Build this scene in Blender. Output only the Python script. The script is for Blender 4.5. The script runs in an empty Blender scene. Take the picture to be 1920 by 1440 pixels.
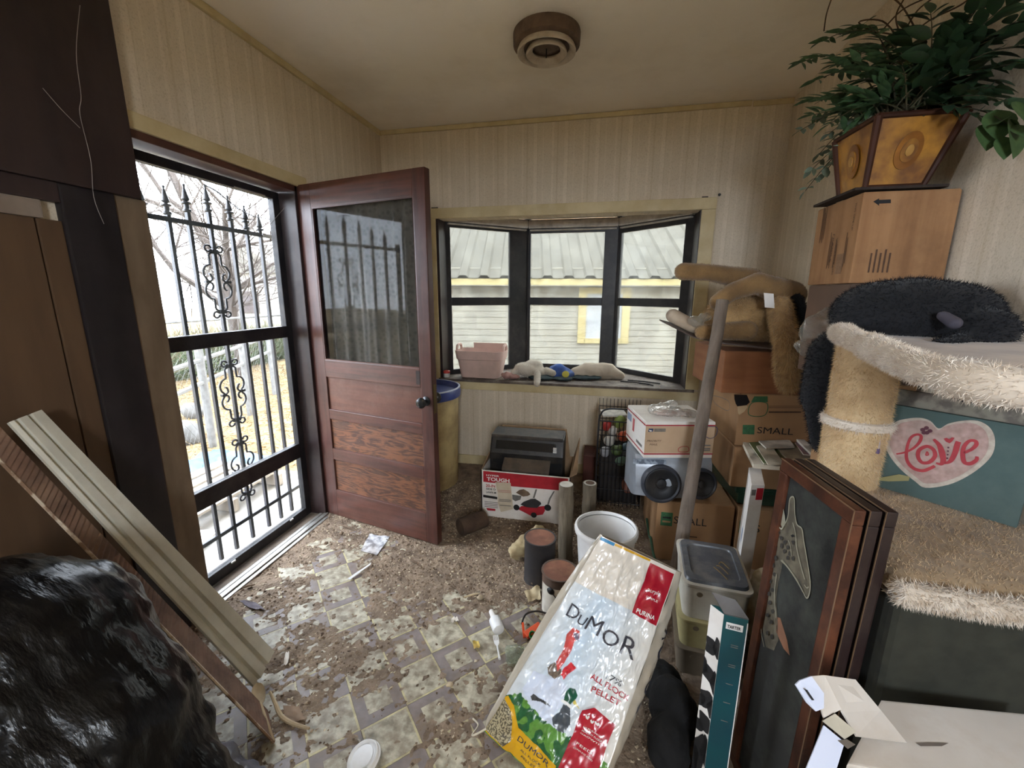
import bpy, bmesh, math, random
import numpy as np
from mathutils import Vector, Matrix, Euler, noise as mnoise
random.seed(7); rng = np.random.default_rng(7)
sc = bpy.context.scene
COL = sc.collection
PI = math.pi
V = Vector

# ---------------------------------------------------------------- camera, world, exposure
CAMZ = 1.43734
F_PX = 790.0
RR = V((0.97786223, 0.20921505, 0.00381017))
UU = V((-0.04748637, 0.20414204, 0.97778887))
FW = V((-0.20379033, 0.95632374, -0.20955765))
cam_d = bpy.data.cameras.new('camera')
cam = bpy.data.objects.new('camera', cam_d)
COL.objects.link(cam)
cam_d.sensor_fit = 'HORIZONTAL'; cam_d.sensor_width = 36.0
cam_d.lens = 36.0 * F_PX / 1920.0
cam_d.clip_start = 0.02; cam_d.clip_end = 300
m3 = Matrix((RR, UU, -FW)).transposed()
cam.matrix_world = Matrix.Translation((0, 0, CAMZ)) @ m3.to_4x4()
sc.camera = cam
sc.view_settings.view_transform = 'Standard'
sc.view_settings.look = 'None'
sc.view_settings.gamma = 1.0
sc.view_settings.use_curve_mapping = False
sc.view_settings.exposure = 5.8
sc.cycles.max_bounces = 14
sc.cycles.diffuse_bounces = 10
sc.cycles.glossy_bounces = 4
sc.cycles.transparent_max_bounces = 16
sc.cycles.use_denoising = True
sc.cycles.sample_clamp_indirect = 6.0

world = bpy.data.worlds.new('overcast_sky'); sc.world = world
world.use_nodes = True
nt = world.node_tree; nt.nodes.clear()
wo = nt.nodes.new('ShaderNodeOutputWorld'); bg = nt.nodes.new('ShaderNodeBackground')
tc = nt.nodes.new('ShaderNodeTexCoord'); nz = nt.nodes.new('ShaderNodeTexNoise')
nz.inputs['Scale'].default_value = 1.6; nz.inputs['Detail'].default_value = 4
rp = nt.nodes.new('ShaderNodeValToRGB')
rp.color_ramp.elements[0].color = (0.70, 0.81, 0.97, 1); rp.color_ramp.elements[0].position = .3
rp.color_ramp.elements[1].color = (0.90, 0.95, 1.0, 1); rp.color_ramp.elements[1].position = .7
nt.links.new(tc.outputs['Generated'], nz.inputs['Vector'])
nt.links.new(nz.outputs['Fac'], rp.inputs['Fac'])
nt.links.new(rp.outputs['Color'], bg.inputs['Color'])
bg.inputs['Strength'].default_value = 1.3
nt.links.new(bg.outputs['Background'], wo.inputs['Surface'])

def portal(name, loc, rot, sx, sy):
    l = bpy.data.lights.new(name, 'AREA'); l.shape = 'RECTANGLE'; l.size = sx; l.size_y = sy
    l.cycles.is_portal = True
    o = bpy.data.objects.new(name, l); COL.objects.link(o); o.location = loc; o.rotation_euler = rot
portal('daylight_portal', (-2.02, 1.80, 1.0), (0, -PI/2, 0), 2.1, 1.0)       # doorway
portal('daylight_portal', (.45, -1.72, 1.78), (PI/2, 0, 0), .7, .65)      # added fill-light window behind the camera
portal('daylight_portal', (-1.92, -.42, 1.68), (0, -PI/2, 0), .8, .34)      # added fill-light window in the left wall, out of view
portal('daylight_portal', (-.32, 4.02, 1.40), (-PI/2, 0, 0), 2.0, 1.4)       # bay window

def P(x, y, X=None, Y=None, Z=None, d=None):
    """photo pixel -> world point at a known plane or distance"""
    r = FW + RR*((x-960)/F_PX) - UU*((y-720)/F_PX)
    if X is not None: t = X/r.x
    elif Y is not None: t = Y/r.y
    elif Z is not None: t = (Z-CAMZ)/r.z
    else: t = d
    return V((0, 0, CAMZ)) + r*t

# ---------------------------------------------------------------- materials
def lin(c):
    if isinstance(c, str):
        c = [int(c[i:i+2], 16) for i in (0, 2, 4)]
    o = []
    for v in c[:3]:
        v = v/255.0
        o.append(v/12.92 if v <= .04045 else ((v+.055)/1.055)**2.4)
    return (*o, 1.0)
MATS = {}
def nodes(name):
    m = bpy.data.materials.new(name); m.use_nodes = True
    t = m.node_tree; b = t.nodes['Principled BSDF']
    return m, t, b
def mat(name, c, c2=None, rough=.7, scale=6, detail=5, st=(1,1,1), bump=0, bs=60, metal=0, spec=.4, dirt=None, ds=3, da=.5,
        trans=0, coat=0, sheen=0, lo=.35, hi=.65, distort=0, vcol=None, world=False):
    if name in MATS: return MATS[name]
    m, t, b = nodes(name); L = t.links.new; N = t.nodes.new
    co = N('ShaderNodeTexCoord'); mp = N('ShaderNodeMapping'); mp.inputs['Scale'].default_value = st
    CO = co.outputs['Object']
    if world: CO = N('ShaderNodeNewGeometry').outputs['Position']
    L(CO, mp.inputs['Vector'])
    def ramp(sock, a, bb, p0, p1):
        r = N('ShaderNodeValToRGB'); r.color_ramp.elements[0].position = p0; r.color_ramp.elements[1].position = p1
        r.color_ramp.elements[0].color = a; r.color_ramp.elements[1].color = bb
        L(sock, r.inputs['Fac']); return r.outputs['Color']
    n = N('ShaderNodeTexNoise'); n.inputs['Scale'].default_value = scale; n.inputs['Detail'].default_value = detail
    n.inputs['Distortion'].default_value = distort
    L(mp.outputs['Vector'], n.inputs['Vector'])
    ca = lin(c); cb = lin(c2) if c2 is not None else tuple(min(1, x*.82) for x in ca[:3])+(1,)
    out = ramp(n.outputs['Fac'], ca, cb, lo, hi)
    if vcol:
        a = N('ShaderNodeVertexColor'); a.layer_name = vcol; out = a.outputs['Color']
    if dirt is not None:
        n2 = N('ShaderNodeTexNoise'); n2.inputs['Scale'].default_value = ds; n2.inputs['Detail'].default_value = 9
        n2.inputs['Roughness'].default_value = .7
        L(CO, n2.inputs['Vector'])
        f = ramp(n2.outputs['Fac'], (0,0,0,1), (da,da,da,1), .45, .72)
        mx = N('ShaderNodeMix'); mx.data_type = 'RGBA'; L(f, mx.inputs[0]); L(out, mx.inputs[6]); mx.inputs[7].default_value = lin(dirt)
        out = mx.outputs[2]
    L(out, b.inputs['Base Color'])
    b.inputs['Roughness'].default_value = rough; b.inputs['Metallic'].default_value = metal
    b.inputs['Specular IOR Level'].default_value = spec
    b.inputs['Transmission Weight'].default_value = trans
    b.inputs['Coat Weight'].default_value = coat; b.inputs['Coat Roughness'].default_value = .15
    b.inputs['Sheen Weight'].default_value = sheen
    if bump:
        n3 = N('ShaderNodeTexNoise'); n3.inputs['Scale'].default_value = bs; n3.inputs['Detail'].default_value = 4
        L(mp.outputs['Vector'], n3.inputs['Vector'])
        bp = N('ShaderNodeBump'); bp.inputs['Strength'].default_value = min(1, bump); bp.inputs['Distance'].default_value = .01
        L(n3.outputs['Fac'], bp.inputs['Height']); L(bp.outputs['Normal'], b.inputs['Normal'])
    MATS[name] = m
    return m
def glass(name, tint=(1,1,1), dirt=.06, ds=7, refl=1.0, dcol=(205,205,195)):
    m, t, b = nodes(name); L = t.links.new; N = t.nodes.new
    t.nodes.remove(b); out = t.nodes['Material Output']
    tr = N('ShaderNodeBsdfTransparent'); tr.inputs['Color'].default_value = (*tint, 1)
    gl = N('ShaderNodeBsdfGlossy'); gl.inputs['Roughness'].default_value = .02
    lw = N('ShaderNodeLayerWeight'); lw.inputs['Blend'].default_value = .5
    pw_ = N('ShaderNodeMath'); pw_.operation = 'POWER'; pw_.inputs[1].default_value = 5; L(lw.outputs['Facing'], pw_.inputs[0])
    mu = N('ShaderNodeMath'); mu.operation = 'MULTIPLY_ADD'; mu.use_clamp = True; mu.inputs[1].default_value = .5*refl; mu.inputs[2].default_value = .02*refl
    L(pw_.outputs[0], mu.inputs[0])
    mx = N('ShaderNodeMixShader'); L(mu.outputs[0], mx.inputs['Fac']); L(tr.outputs[0], mx.inputs[1]); L(gl.outputs[0], mx.inputs[2])
    co = N('ShaderNodeTexCoord'); n = N('ShaderNodeTexNoise'); n.inputs['Scale'].default_value = ds; n.inputs['Detail'].default_value = 8; n.inputs['Roughness'].default_value = .7
    L(co.outputs['Object'], n.inputs['Vector'])
    rmp = N('ShaderNodeValToRGB'); rmp.color_ramp.elements[0].position = .42; rmp.color_ramp.elements[1].position = .75
    rmp.color_ramp.elements[0].color = (dirt*.35,)*3+(1,); rmp.color_ramp.elements[1].color = (min(1, dirt*2.2),)*3+(1,)
    L(n.outputs['Fac'], rmp.inputs['Fac'])
    df = N('ShaderNodeBsdfDiffuse'); df.inputs['Color'].default_value = lin(dcol)
    tl = N('ShaderNodeBsdfTranslucent'); tl.inputs['Color'].default_value = lin(dcol)
    ad = N('ShaderNodeMixShader'); ad.inputs['Fac'].default_value = .5; L(df.outputs[0], ad.inputs[1]); L(tl.outputs[0], ad.inputs[2])
    m2 = N('ShaderNodeMixShader'); L(rmp.outputs['Color'], m2.inputs['Fac']); L(mx.outputs[0], m2.inputs[1]); L(ad.outputs[0], m2.inputs[2])
    L(m2.outputs[0], out.inputs['Surface'])
    MATS[name] = m; return m
def cloth_mat(name, c, c2, scale, tl=.5, rough=.9):
    """thin cloth that lets light through"""
    m = mat(name, c, c2, rough=rough, scale=scale, detail=3)
    t = m.node_tree; b = t.nodes['Principled BSDF']; out = t.nodes['Material Output']
    tr = t.nodes.new('ShaderNodeBsdfTranslucent'); mx = t.nodes.new('ShaderNodeMixShader'); mx.inputs['Fac'].default_value = tl
    src = b.inputs['Base Color'].links[0].from_socket
    t.links.new(src, tr.inputs['Color'])
    t.links.new(b.outputs[0], mx.inputs[1]); t.links.new(tr.outputs[0], mx.inputs[2]); t.links.new(mx.outputs[0], out.inputs['Surface'])
    return m
def wallpaper(name, axis):
    m, t, b = nodes(name); L = t.links.new; N = t.nodes.new
    co = N('ShaderNodeTexCoord'); sp = N('ShaderNodeSeparateXYZ'); L(co.outputs['Object'], sp.inputs[0])
    a = sp.outputs[axis]
    def fract(sock, k):
        u = N('ShaderNodeMath'); u.operation = 'MULTIPLY'; u.inputs[1].default_value = k; L(sock, u.inputs[0])
        f = N('ShaderNodeMath'); f.operation = 'FRACT'; L(u.outputs[0], f.inputs[0]); return f.outputs[0]
    r = N('ShaderNodeValToRGB'); cr = r.color_ramp
    base = lin((208,196,176)); lt = lin((217,205,186)); dk = lin((198,185,163))
    pts = [(0, base), (.10, base), (.12, lt), (.16, lt), (.18, base), (.26, base), (.28, dk), (.31, dk), (.33, base), (.50, base), (.52, lt), (.62, lt), (.64, dk), (.66, base), (.80, base), (.82, lt), (.85, base)]
    cr.elements[0].position = 0; cr.elements[0].color = base; cr.elements[1].position = 1; cr.elements[1].color = base
    for p, c in pts[1:]:
        e = cr.elements.new(p); e.color = c
    L(fract(a, 4.6), r.inputs['Fac'])
    n = N('ShaderNodeTexNoise'); n.inputs['Scale'].default_value = 1.6; n.inputs['Detail'].default_value = 7; n.inputs['Roughness'].default_value = .65
    L(co.outputs['Object'], n.inputs['Vector'])
    r2 = N('ShaderNodeValToRGB'); r2.color_ramp.elements[0].position = .42; r2.color_ramp.elements[1].position = .72
    r2.color_ramp.elements[0].color = (0,0,0,1); r2.color_ramp.elements[1].color = (.55,.55,.55,1); L(n.outputs['Fac'], r2.inputs['Fac'])
    mx = N('ShaderNodeMix'); mx.data_type = 'RGBA'; L(r2.outputs['Color'], mx.inputs[0]); L(r.outputs['Color'], mx.inputs[6]); mx.inputs[7].default_value = lin((186,170,146))
    n3 = N('ShaderNodeTexNoise'); n3.inputs['Scale'].default_value = 160; n3.inputs['Detail'].default_value = 2; L(co.outputs['Object'], n3.inputs['Vector'])
    r3 = N('ShaderNodeValToRGB'); r3.color_ramp.elements[0].position = .30; r3.color_ramp.elements[1].position = .48
    r3.color_ramp.elements[0].color = (.72,.70,.66,1); r3.color_ramp.elements[1].color = (1,1,1,1); L(n3.outputs['Fac'], r3.inputs['Fac'])
    m2 = N('ShaderNodeMix'); m2.data_type = 'RGBA'; m2.blend_type = 'MULTIPLY'; m2.inputs[0].default_value = .6
    L(mx.outputs[2], m2.inputs[6]); L(r3.outputs['Color'], m2.inputs[7])
    L(m2.outputs[2], b.inputs['Base Color']); b.inputs['Roughness'].default_value = .85; b.inputs['Specular IOR Level'].default_value = .2
    bp = N('ShaderNodeBump'); bp.inputs['Strength'].default_value = .25; bp.inputs['Distance'].default_value = .004
    L(n3.outputs['Fac'], bp.inputs['Height']); L(bp.outputs['Normal'], b.inputs['Normal'])
    MATS[name] = m; return m

# ---------------------------------------------------------------- mesh builder
ORG = {}
class MB:
    def __init__(s): s.v = []; s.f = []; s.m = []; s.cm = 0
    def add(s, vs, fs):
        o = len(s.v); s.v += [V(p) for p in vs]; s.f += [tuple(i+o for i in f) for f in fs]; s.m += [s.cm]*len(fs); return s
    def box(s, a, b):
        (x0,y0,z0),(x1,y1,z1) = a, b
        return s.add([(x0,y0,z0),(x1,y0,z0),(x1,y1,z0),(x0,y1,z0),(x0,y0,z1),(x1,y0,z1),(x1,y1,z1),(x0,y1,z1)],
                     [(0,3,2,1),(4,5,6,7),(0,1,5,4),(1,2,6,5),(2,3,7,6),(3,0,4,7)])
    def obox(s, o, ax, ay, az):
        """box from a corner and three edge vectors"""
        o, ax, ay, az = V(o), V(ax), V(ay), V(az)
        p = [o, o+ax, o+ax+ay, o+ay]; p += [q+az for q in p]
        fl = [(0,3,2,1),(4,5,6,7),(0,1,5,4),(1,2,6,5),(2,3,7,6),(3,0,4,7)]
        if ax.cross(ay).dot(az) < 0: fl = [f[::-1] for f in fl]
        return s.add(p, fl)
    def bar(s, a, b, w, h, up=(0,0,1)):
        a, b = V(a), V(b); d = (b-a).normalized(); u = V(up)
        if abs(d.dot(u)) > .98: u = V((1,0,0))
        r = d.cross(u).normalized(); u = r.cross(d)
        return s.obox(a - r*w/2 - u*h/2, r*w, u*h, b-a)
    def tube(s, pts, r, n=8, cap=True):
        pts = [V(p) for p in pts]; k = len(pts)
        rs = r if isinstance(r, (list, tuple)) else [r]*k
        vs = []; fs = []; prev = None
        for i, p in enumerate(pts):
            d = (pts[min(i+1, k-1)] - pts[max(i-1, 0)])
            d = d.normalized() if d.length > 1e-9 else V((0,0,1))
            if prev is None:
                u = V((0,0,1)) if abs(d.z) < .9 else V((1,0,0))
                prev = (u - d*u.dot(d)).normalized()
            else:
                prev = (prev - d*prev.dot(d))
                prev = prev.normalized() if prev.length > 1e-6 else d.orthogonal().normalized()
            w = d.cross(prev)
            for j in range(n):
                a = 2*PI*j/n
                vs.append(p + (prev*math.cos(a) + w*math.sin(a))*rs[i])
        for i in range(k-1):
            for j in range(n):
                fs.append((i*n+j, i*n+(j+1)%n, (i+1)*n+(j+1)%n, (i+1)*n+j))
        if cap:
            fs.append(tuple(range(n-1, -1, -1))); fs.append(tuple((k-1)*n+j for j in range(n)))
        return s.add(vs, fs)
    def lathe(s, prof, c=(0,0,0), n=24, ax=(0,0,1), cap0=True, cap1=True):
        """prof: list of (radius, height) along the axis"""
        c = V(c); az = V(ax).normalized(); ux = az.orthogonal().normalized(); uy = az.cross(ux)
        vs = []; fs = []
        for (r, z) in prof:
            for j in range(n):
                a = 2*PI*j/n; vs.append(c + az*z + (ux*math.cos(a)+uy*math.sin(a))*r)
        for i in range(len(prof)-1):
            for j in range(n):
                fs.append((i*n+j, i*n+(j+1)%n, (i+1)*n+(j+1)%n, (i+1)*n+j))
        if cap0: fs.append(tuple(range(n-1, -1, -1)))
        if cap1: fs.append(tuple((len(prof)-1)*n+j for j in range(n)))
        return s.add(vs, fs)
    def prism(s, poly, vec):
        k = len(poly); poly = [V(p) for p in poly]; vec = V(vec)
        vs = poly + [p+vec for p in poly]
        fs = [tuple(range(k-1, -1, -1)), tuple(range(k, 2*k))] + [(i, (i+1)%k, (i+1)%k+k, i+k) for i in range(k)]
        return s.add(vs, fs)
    def grid(s, fn, nu, nv, closed_u=False):
        vs = [fn(i/(nu if closed_u else nu-1), j/(nv-1)) for j in range(nv) for i in range(nu)]
        fs = []
        for j in range(nv-1):
            for i in range(nu if closed_u else nu-1):
                i2 = (i+1) % nu
                fs.append((j*nu+i, j*nu+i2, (j+1)*nu+i2, (j+1)*nu+i))
        return s.add(vs, fs)
    def build(s, name, material, parent=None, smooth=False, bevel=0, seg=2, loc=None, recalc=True, kind=None, label=None):
        org = ORG.get(parent.name) if parent is not None else (V(loc) if loc is not None else V((0,0,0)))
        me = bpy.data.meshes.new(name)
        me.from_pydata([p-org for p in s.v], [], s.f); me.update()
        mats = material if isinstance(material, (list, tuple)) else [material]
        for q in mats: me.materials.append(q)
        if len(mats) > 1: me.polygons.foreach_set('material_index', s.m)
        if bevel or recalc:
            bm = bmesh.new(); bm.from_mesh(me)
            if recalc: bmesh.ops.recalc_face_normals(bm, faces=bm.faces)
            if bevel:
                es = [e for e in bm.edges if len(e.link_faces) == 2 and e.calc_face_angle(0) > .5]
                bmesh.ops.bevel(bm, geom=es, offset=bevel, segments=seg, profile=.7, affect='EDGES', clamp_overlap=True)
            bm.to_mesh(me); bm.free()
        if smooth:
            me.polygons.foreach_set('use_smooth', [True]*len(me.polygons))
            if smooth != 'all': me.set_sharp_from_angle(angle=.7)
        o = bpy.data.objects.new(name, me); COL.objects.link(o)
        if parent is not None: o.parent = parent
        else: o.location = org
        ORG[o.name] = org
        if kind: o['kind'] = kind
        if label: o['label'] = label
        return o
def tag(o, label, cat, group=None, kind=None):
    o['label'] = label; o['category'] = cat
    if group: o['group'] = group
    if kind: o['kind'] = kind
    return o
def thing(name, label, cat, loc, group=None):
    o = bpy.data.objects.new(name, None); COL.objects.link(o); o.location = loc; o.empty_display_size = .05
    ORG[o.name] = V(loc); return tag(o, label, cat, group)
def struct(o):
    o['kind'] = 'structure'; return o
def sroot(name, loc):
    o = bpy.data.objects.new(name, None); COL.objects.link(o); o.location = loc; o['kind'] = 'structure'; ORG[o.name] = V(loc); return o
def link_mesh(name, me, parent=None, org=None, kind=None):
    o = bpy.data.objects.new(name, me); COL.objects.link(o)
    if parent is not None: o.parent = parent; ORG[o.name] = ORG[parent.name]
    else: ORG[o.name] = V(org) if org is not None else V((0,0,0)); o.location = ORG[o.name]
    if kind: o['kind'] = kind
    return o
def poly(parent, name, pts, material, ex=.0006, label=None):
    """thin printed or stuck-on patch; pts in world space, raised along its own normal by ex"""
    pts = [V(p) for p in pts]; b = MB(); b.add(pts, [tuple(range(len(pts)))])
    o = b.build(name, material, parent, recalc=False)
    if label: o['label'] = label
    return o
class Face:
    """a flat face: origin, right vector u, up vector v (world lengths of the whole face)"""
    def __init__(s, o, u, v, off=.0012):
        s.o, s.u, s.v = V(o), V(u), V(v); s.n = s.u.cross(s.v).normalized(); s.off = off
    def p(s, a, b, k=1): return s.o + s.u*a + s.v*b + s.n*s.off*k
    def patch(s, parent, name, pts, material, k=1): return poly(parent, name, [s.p(a, b, k) for a, b in pts], material)
    def rect(s, parent, name, a0, b0, a1, b1, material, k=1): return s.patch(parent, name, [(a0,b0),(a1,b0),(a1,b1),(a0,b1)], material, k)
    def disc(s, parent, name, a, b, r, material, k=1, n=18, asp=1.0):
        lu, lv = s.u.length, s.v.length
        return s.patch(parent, name, [(a+r*math.cos(t*2*PI/n)/lu, b+asp*r*math.sin(t*2*PI/n)/lv) for t in range(n)], material, k)
    def text(s, parent, body, a, b, size, material, width=None, k=1, bold=0, name='lettering', italic=0):
        """a,b: left end of the baseline as face fractions; size in metres (cap height), width in metres"""
        me = text_mesh(body, bold, italic)
        co = np.zeros(len(me.vertices)*3); me.vertices.foreach_get('co', co); co = co.reshape(-1, 3)
        lo, hi = co.min(0), co.max(0)
        sy = size/.72; sx = (width/(hi[0]-lo[0])) if width else sy
        un, vn = s.u.normalized(), s.v.normalized()
        base = s.p(a, b, k)
        b_ = MB()
        b_.v = [base + un*float((c[0]-lo[0])*sx) + vn*float(c[1]*sy) for c in co]
        b_.f = [tuple(p.vertices) for p in me.polygons]; b_.m = [0]*len(b_.f)
        return b_.build(name, material, parent, recalc=False)
_T = {}
def text_mesh(body, bold=0, italic=0):
    key = (body, bold, italic)
    if key not in _T:
        cu = bpy.data.curves.new('t', 'FONT'); cu.body = body; cu.size = 1.0; cu.offset = bold; cu.shear = italic; cu.resolution_u = 3
        ob = bpy.data.objects.new('t', cu); _T[key] = bpy.data.meshes.new_from_object(ob)
        bpy.data.objects.remove(ob)
    return _T[key]
def nz3(p, s, seed=0): return mnoise.noise(V(p)*s + V((seed*7.3, seed*3.1, seed*1.7)))
def catmull(pts, k=8, closed=False):
    pts = [V(p) for p in pts]; n = len(pts); out = []
    rngi = range(n) if closed else range(n-1)
    for i in rngi:
        g = (lambda j: pts[j % n]) if closed else (lambda j: pts[max(0, min(n-1, j))])
        p0, p1, p2, p3 = g(i-1), g(i), g(i+1), g(i+2)
        for t in range(k):
            t /= k
            out.append(.5*((2*p1)+(p2-p0)*t+(2*p0-5*p1+4*p2-p3)*t*t+(3*p1-p0-3*p2+p3)*t**3))
    if not closed: out.append(pts[-1])
    return out
# organic bodies: union of tapered capsules and ellipsoids, remeshed into one continuous surface
def organic(shapes, voxel=.012, smooth=6):
    bm = bmesh.new()
    for s in shapes:
        if s[0] == 'cap':
            _, a, b, r0, r1 = s; a, b = V(a), V(b); d = b-a; L = max(d.length, 1e-4); d = d/L
            k = 8
            q = d.to_track_quat('Z', 'Y').to_matrix()
            prof = [(r0*math.sin(t*PI/2/4), -r0*math.cos(t*PI/2/4)) for t in range(0, 4)] + [(r0+(r1-r0)*t/k, L*t/k) for t in range(k+1)] + [(r1*math.cos(t*PI/2/4), L+r1*math.sin(t*PI/2/4)) for t in range(1, 5)]
            mb = MB(); mb.lathe([(max(r, 1e-4), z) for r, z in prof], n=14)
            vs = [bm.verts.new(a + q @ p) for p in mb.v]
            for f in mb.f: bm.faces.new([vs[i] for i in f])
        else:
            _, c, rad, rot = s
            M = Matrix.Translation(c) @ Euler(rot).to_matrix().to_4x4() @ Matrix.Diagonal((*rad, 1))
            bmesh.ops.create_icosphere(bm, subdivisions=3, radius=1, matrix=M)
    bmesh.ops.recalc_face_normals(bm, faces=bm.faces)
    me = bpy.data.meshes.new('organic'); bm.to_mesh(me); bm.free()
    ob = bpy.data.objects.new('organic', me); COL.objects.link(ob)
    m = ob.modifiers.new('r', 'REMESH'); m.mode = 'VOXEL'; m.voxel_size = voxel; m.use_smooth_shade = True
    m2 = ob.modifiers.new('s', 'SMOOTH'); m2.iterations = smooth; m2.factor = .5
    dg = bpy.context.evaluated_depsgraph_get()
    r = bpy.data.meshes.new_from_object(ob.evaluated_get(dg))
    bpy.data.objects.remove(ob); bpy.data.meshes.remove(me)
    return r
def place_mesh(me, name, material, parent=None, org=(0,0,0), disp=None):
    o_ = ORG[parent.name] if parent is not None else V(org)
    n = len(me.vertices); co = np.zeros(n*3); me.vertices.foreach_get('co', co); co = co.reshape(-1, 3)
    if disp:
        no = np.zeros(n*3); me.vertex_normals.foreach_get('vector', no); no = no.reshape(-1, 3)
        dv = np.array([disp(V(c)) for c in co]); co = co + no*dv[:, None]
    me.vertices.foreach_set('co', (co - np.array(o_)).ravel()); me.update()
    me.materials.clear(); me.materials.append(material)
    me.polygons.foreach_set('use_smooth', [True]*len(me.polygons))
    me.name = name
    return link_mesh(name, me, parent, None if parent is not None else org)
def fur(o, n, length, width, material, droop=.5, name='fur', rand=.5, zmin=None, lie=.4):
    """short fibres rooted on a mesh: one mesh of thin triangles, a part of kind stuff"""
    me = o.data; me.calc_loop_triangles()
    nt_ = len(me.loop_triangles); tri = np.zeros(nt_*3, dtype=np.int32); me.loop_triangles.foreach_get('vertices', tri); tri = tri.reshape(-1, 3)
    co = np.zeros(len(me.vertices)*3); me.vertices.foreach_get('co', co); co = co.reshape(-1, 3)
    a, b, c = co[tri[:, 0]], co[tri[:, 1]], co[tri[:, 2]]
    cr = np.cross(b-a, c-a); ar = np.linalg.norm(cr, axis=1); nn = cr/np.maximum(ar[:, None], 1e-12)
    idx = rng.choice(nt_, n, p=ar/ar.sum()); r1 = np.sqrt(rng.random(n)); r2 = rng.random(n)
    p = a[idx]*(1-r1)[:, None] + b[idx]*(r1*(1-r2))[:, None] + c[idx]*(r1*r2)[:, None]
    d = nn[idx] + rng.normal(0, lie, (n, 3)) + np.array([0, 0, -droop])
    d /= np.linalg.norm(d, axis=1)[:, None]
    d = np.where((np.sum(d*nn[idx], axis=1) < .05)[:, None], d + nn[idx]*.4, d)
    L = length*(1-rand*rng.random(n))
    sd = np.cross(d, rng.normal(0, 1, (n, 3))); sd /= np.linalg.norm(sd, axis=1)[:, None]
    v = np.empty((n, 3, 3)); v[:, 0] = p - sd*width/2; v[:, 1] = p + sd*width/2; v[:, 2] = p + d*L[:, None]
    m = bpy.data.meshes.new(name); m.vertices.add(n*3); m.vertices.foreach_set('co', v.ravel())
    m.loops.add(n*3); m.loops.foreach_set('vertex_index', np.arange(n*3)); m.polygons.add(n)
    m.polygons.foreach_set('loop_start', np.arange(0, n*3, 3)); m.update(calc_edges=True)
    m.materials.append(material)
    return link_mesh(name, m, o, kind='stuff')
# ---------------------------------------------------------------- shared materials
wpX = wallpaper('wallpaper_across', 0); wpY = wallpaper('wallpaper_along', 1)
ceil_m = mat('ceiling_paint', (244,236,222), (236,227,212), rough=.9, scale=1.3, bump=.06, bs=120, dirt=(190,174,148), ds=1.2, da=.35)
cream = mat('cream_trim', (205,190,150), (190,172,130), rough=.55, scale=8, dirt=(150,130,95), da=.4)
mahog = mat('dark_red_wood', (78,45,37), (58,33,28), rough=.38, scale=7, st=(6,6,.6), dirt=(110,85,75), ds=6, da=.25, spec=.5)
mahog_h = mat('dark_red_wood_across', (86,50,40), (64,38,31), rough=.38, scale=7, st=(.6,.6,8), dirt=(115,88,76), ds=6, da=.25, spec=.5)
ply = mat('orange_grain_ply', (108,68,44), (66,41,30), rough=.45, scale=2.6, st=(1.6,1.6,8), distort=3.5, lo=.42, hi=.58, dirt=(120,95,80), ds=8, da=.2)
jambm = mat('dark_jamb', (46,30,28), (32,22,22), rough=.4, scale=6, st=(5,5,.6), dirt=(90,80,75), ds=9, da=.2)
blk = mat('black_frame', (30,29,32), (20,20,22), rough=.45, scale=9, dirt=(88,80,76), ds=7, da=.35)
iron = mat('black_iron', (34,34,40), (22,22,26), rough=.4, scale=20, spec=.5)
alum = mat('dull_aluminium', (176,174,170), (150,148,142), rough=.42, scale=14, metal=.7, dirt=(120,105,88), ds=12, da=.7)
dirtm = mat('floor_dirt', (140,122,104), (98,83,69), rough=.95, scale=14, detail=9, bump=1.0, bs=70, dirt=(150,130,108), ds=6, da=.7)
crumb_a = mat('crumb_pale', (200,186,160), (150,130,104), rough=.9, scale=30)
crumb_b = mat('crumb_brown', (124,104,84), (80,64,50), rough=.9, scale=30)
vin_c = mat('vinyl_cream', (190,183,162), (128,120,102), rough=.5, scale=30, detail=9, lo=.38, hi=.64, dirt=(112,96,78), ds=11, da=.95, world=True)
vin_e = mat('vinyl_cream_edge', (200,190,148), (170,160,124), rough=.5, scale=30, detail=9, dirt=(116,100,82), ds=11, da=.8, world=True)
vin_p = mat('vinyl_mauve', (134,124,121), (112,102,98), rough=.45, scale=20, dirt=(120,102,82), ds=8, da=.9, world=True)
board = mat('cardboard', (168,130,92), (152,115,80), rough=.85, scale=4, bump=.04, bs=200, dirt=(140,112,84), ds=5, da=.4)
board_d = mat('dark_cardboard', (150,98,62), (134,84,52), rough=.8, scale=4, st=(1,1,6), dirt=(110,74,48), ds=5, da=.4)
white_card = mat('white_card', (232,228,222), (220,214,206), rough=.7, scale=5, dirt=(178,160,138), ds=4, da=.4)
ink_g = mat('green_ink', (58,104,66), (46,86,56), rough=.8, scale=60)
ink_k = mat('black_ink', (34,32,32), (26,25,25), rough=.8, scale=60)
ink_d = mat('brown_ink', (88,64,46), (76,54,40), rough=.85, scale=60)
ink_r = mat('red_ink', (176,30,44), (160,24,38), rough=.6, scale=30, dirt=(140,60,60), ds=9, da=.3)
ink_w = mat('white_ink', (235,232,228), (225,222,216), rough=.6, scale=30)
ink_s = mat('grey_ink', (120,116,110), (104,100,96), rough=.8, scale=60)
white_pl = mat('white_plastic', (226,226,226), (214,213,210), rough=.35, scale=6, dirt=(170,160,145), ds=5, da=.4)
black_pl = mat('black_plastic', (26,26,28), (20,20,22), rough=.4, scale=12, dirt=(90,80,70), ds=7, da=.45)
rust = mat('rusty_metal', (140,92,70), (96,60,48), rough=.75, scale=9, detail=9, dirt=(176,136,96), ds=6, da=.6)
pane_g = glass('window_glass', tint=(.29,.287,.272), dirt=.04, ds=5, refl=1.0)
door_g = glass('door_glass', tint=(.54,.54,.54), dirt=.006, ds=4, refl=.5)
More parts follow.
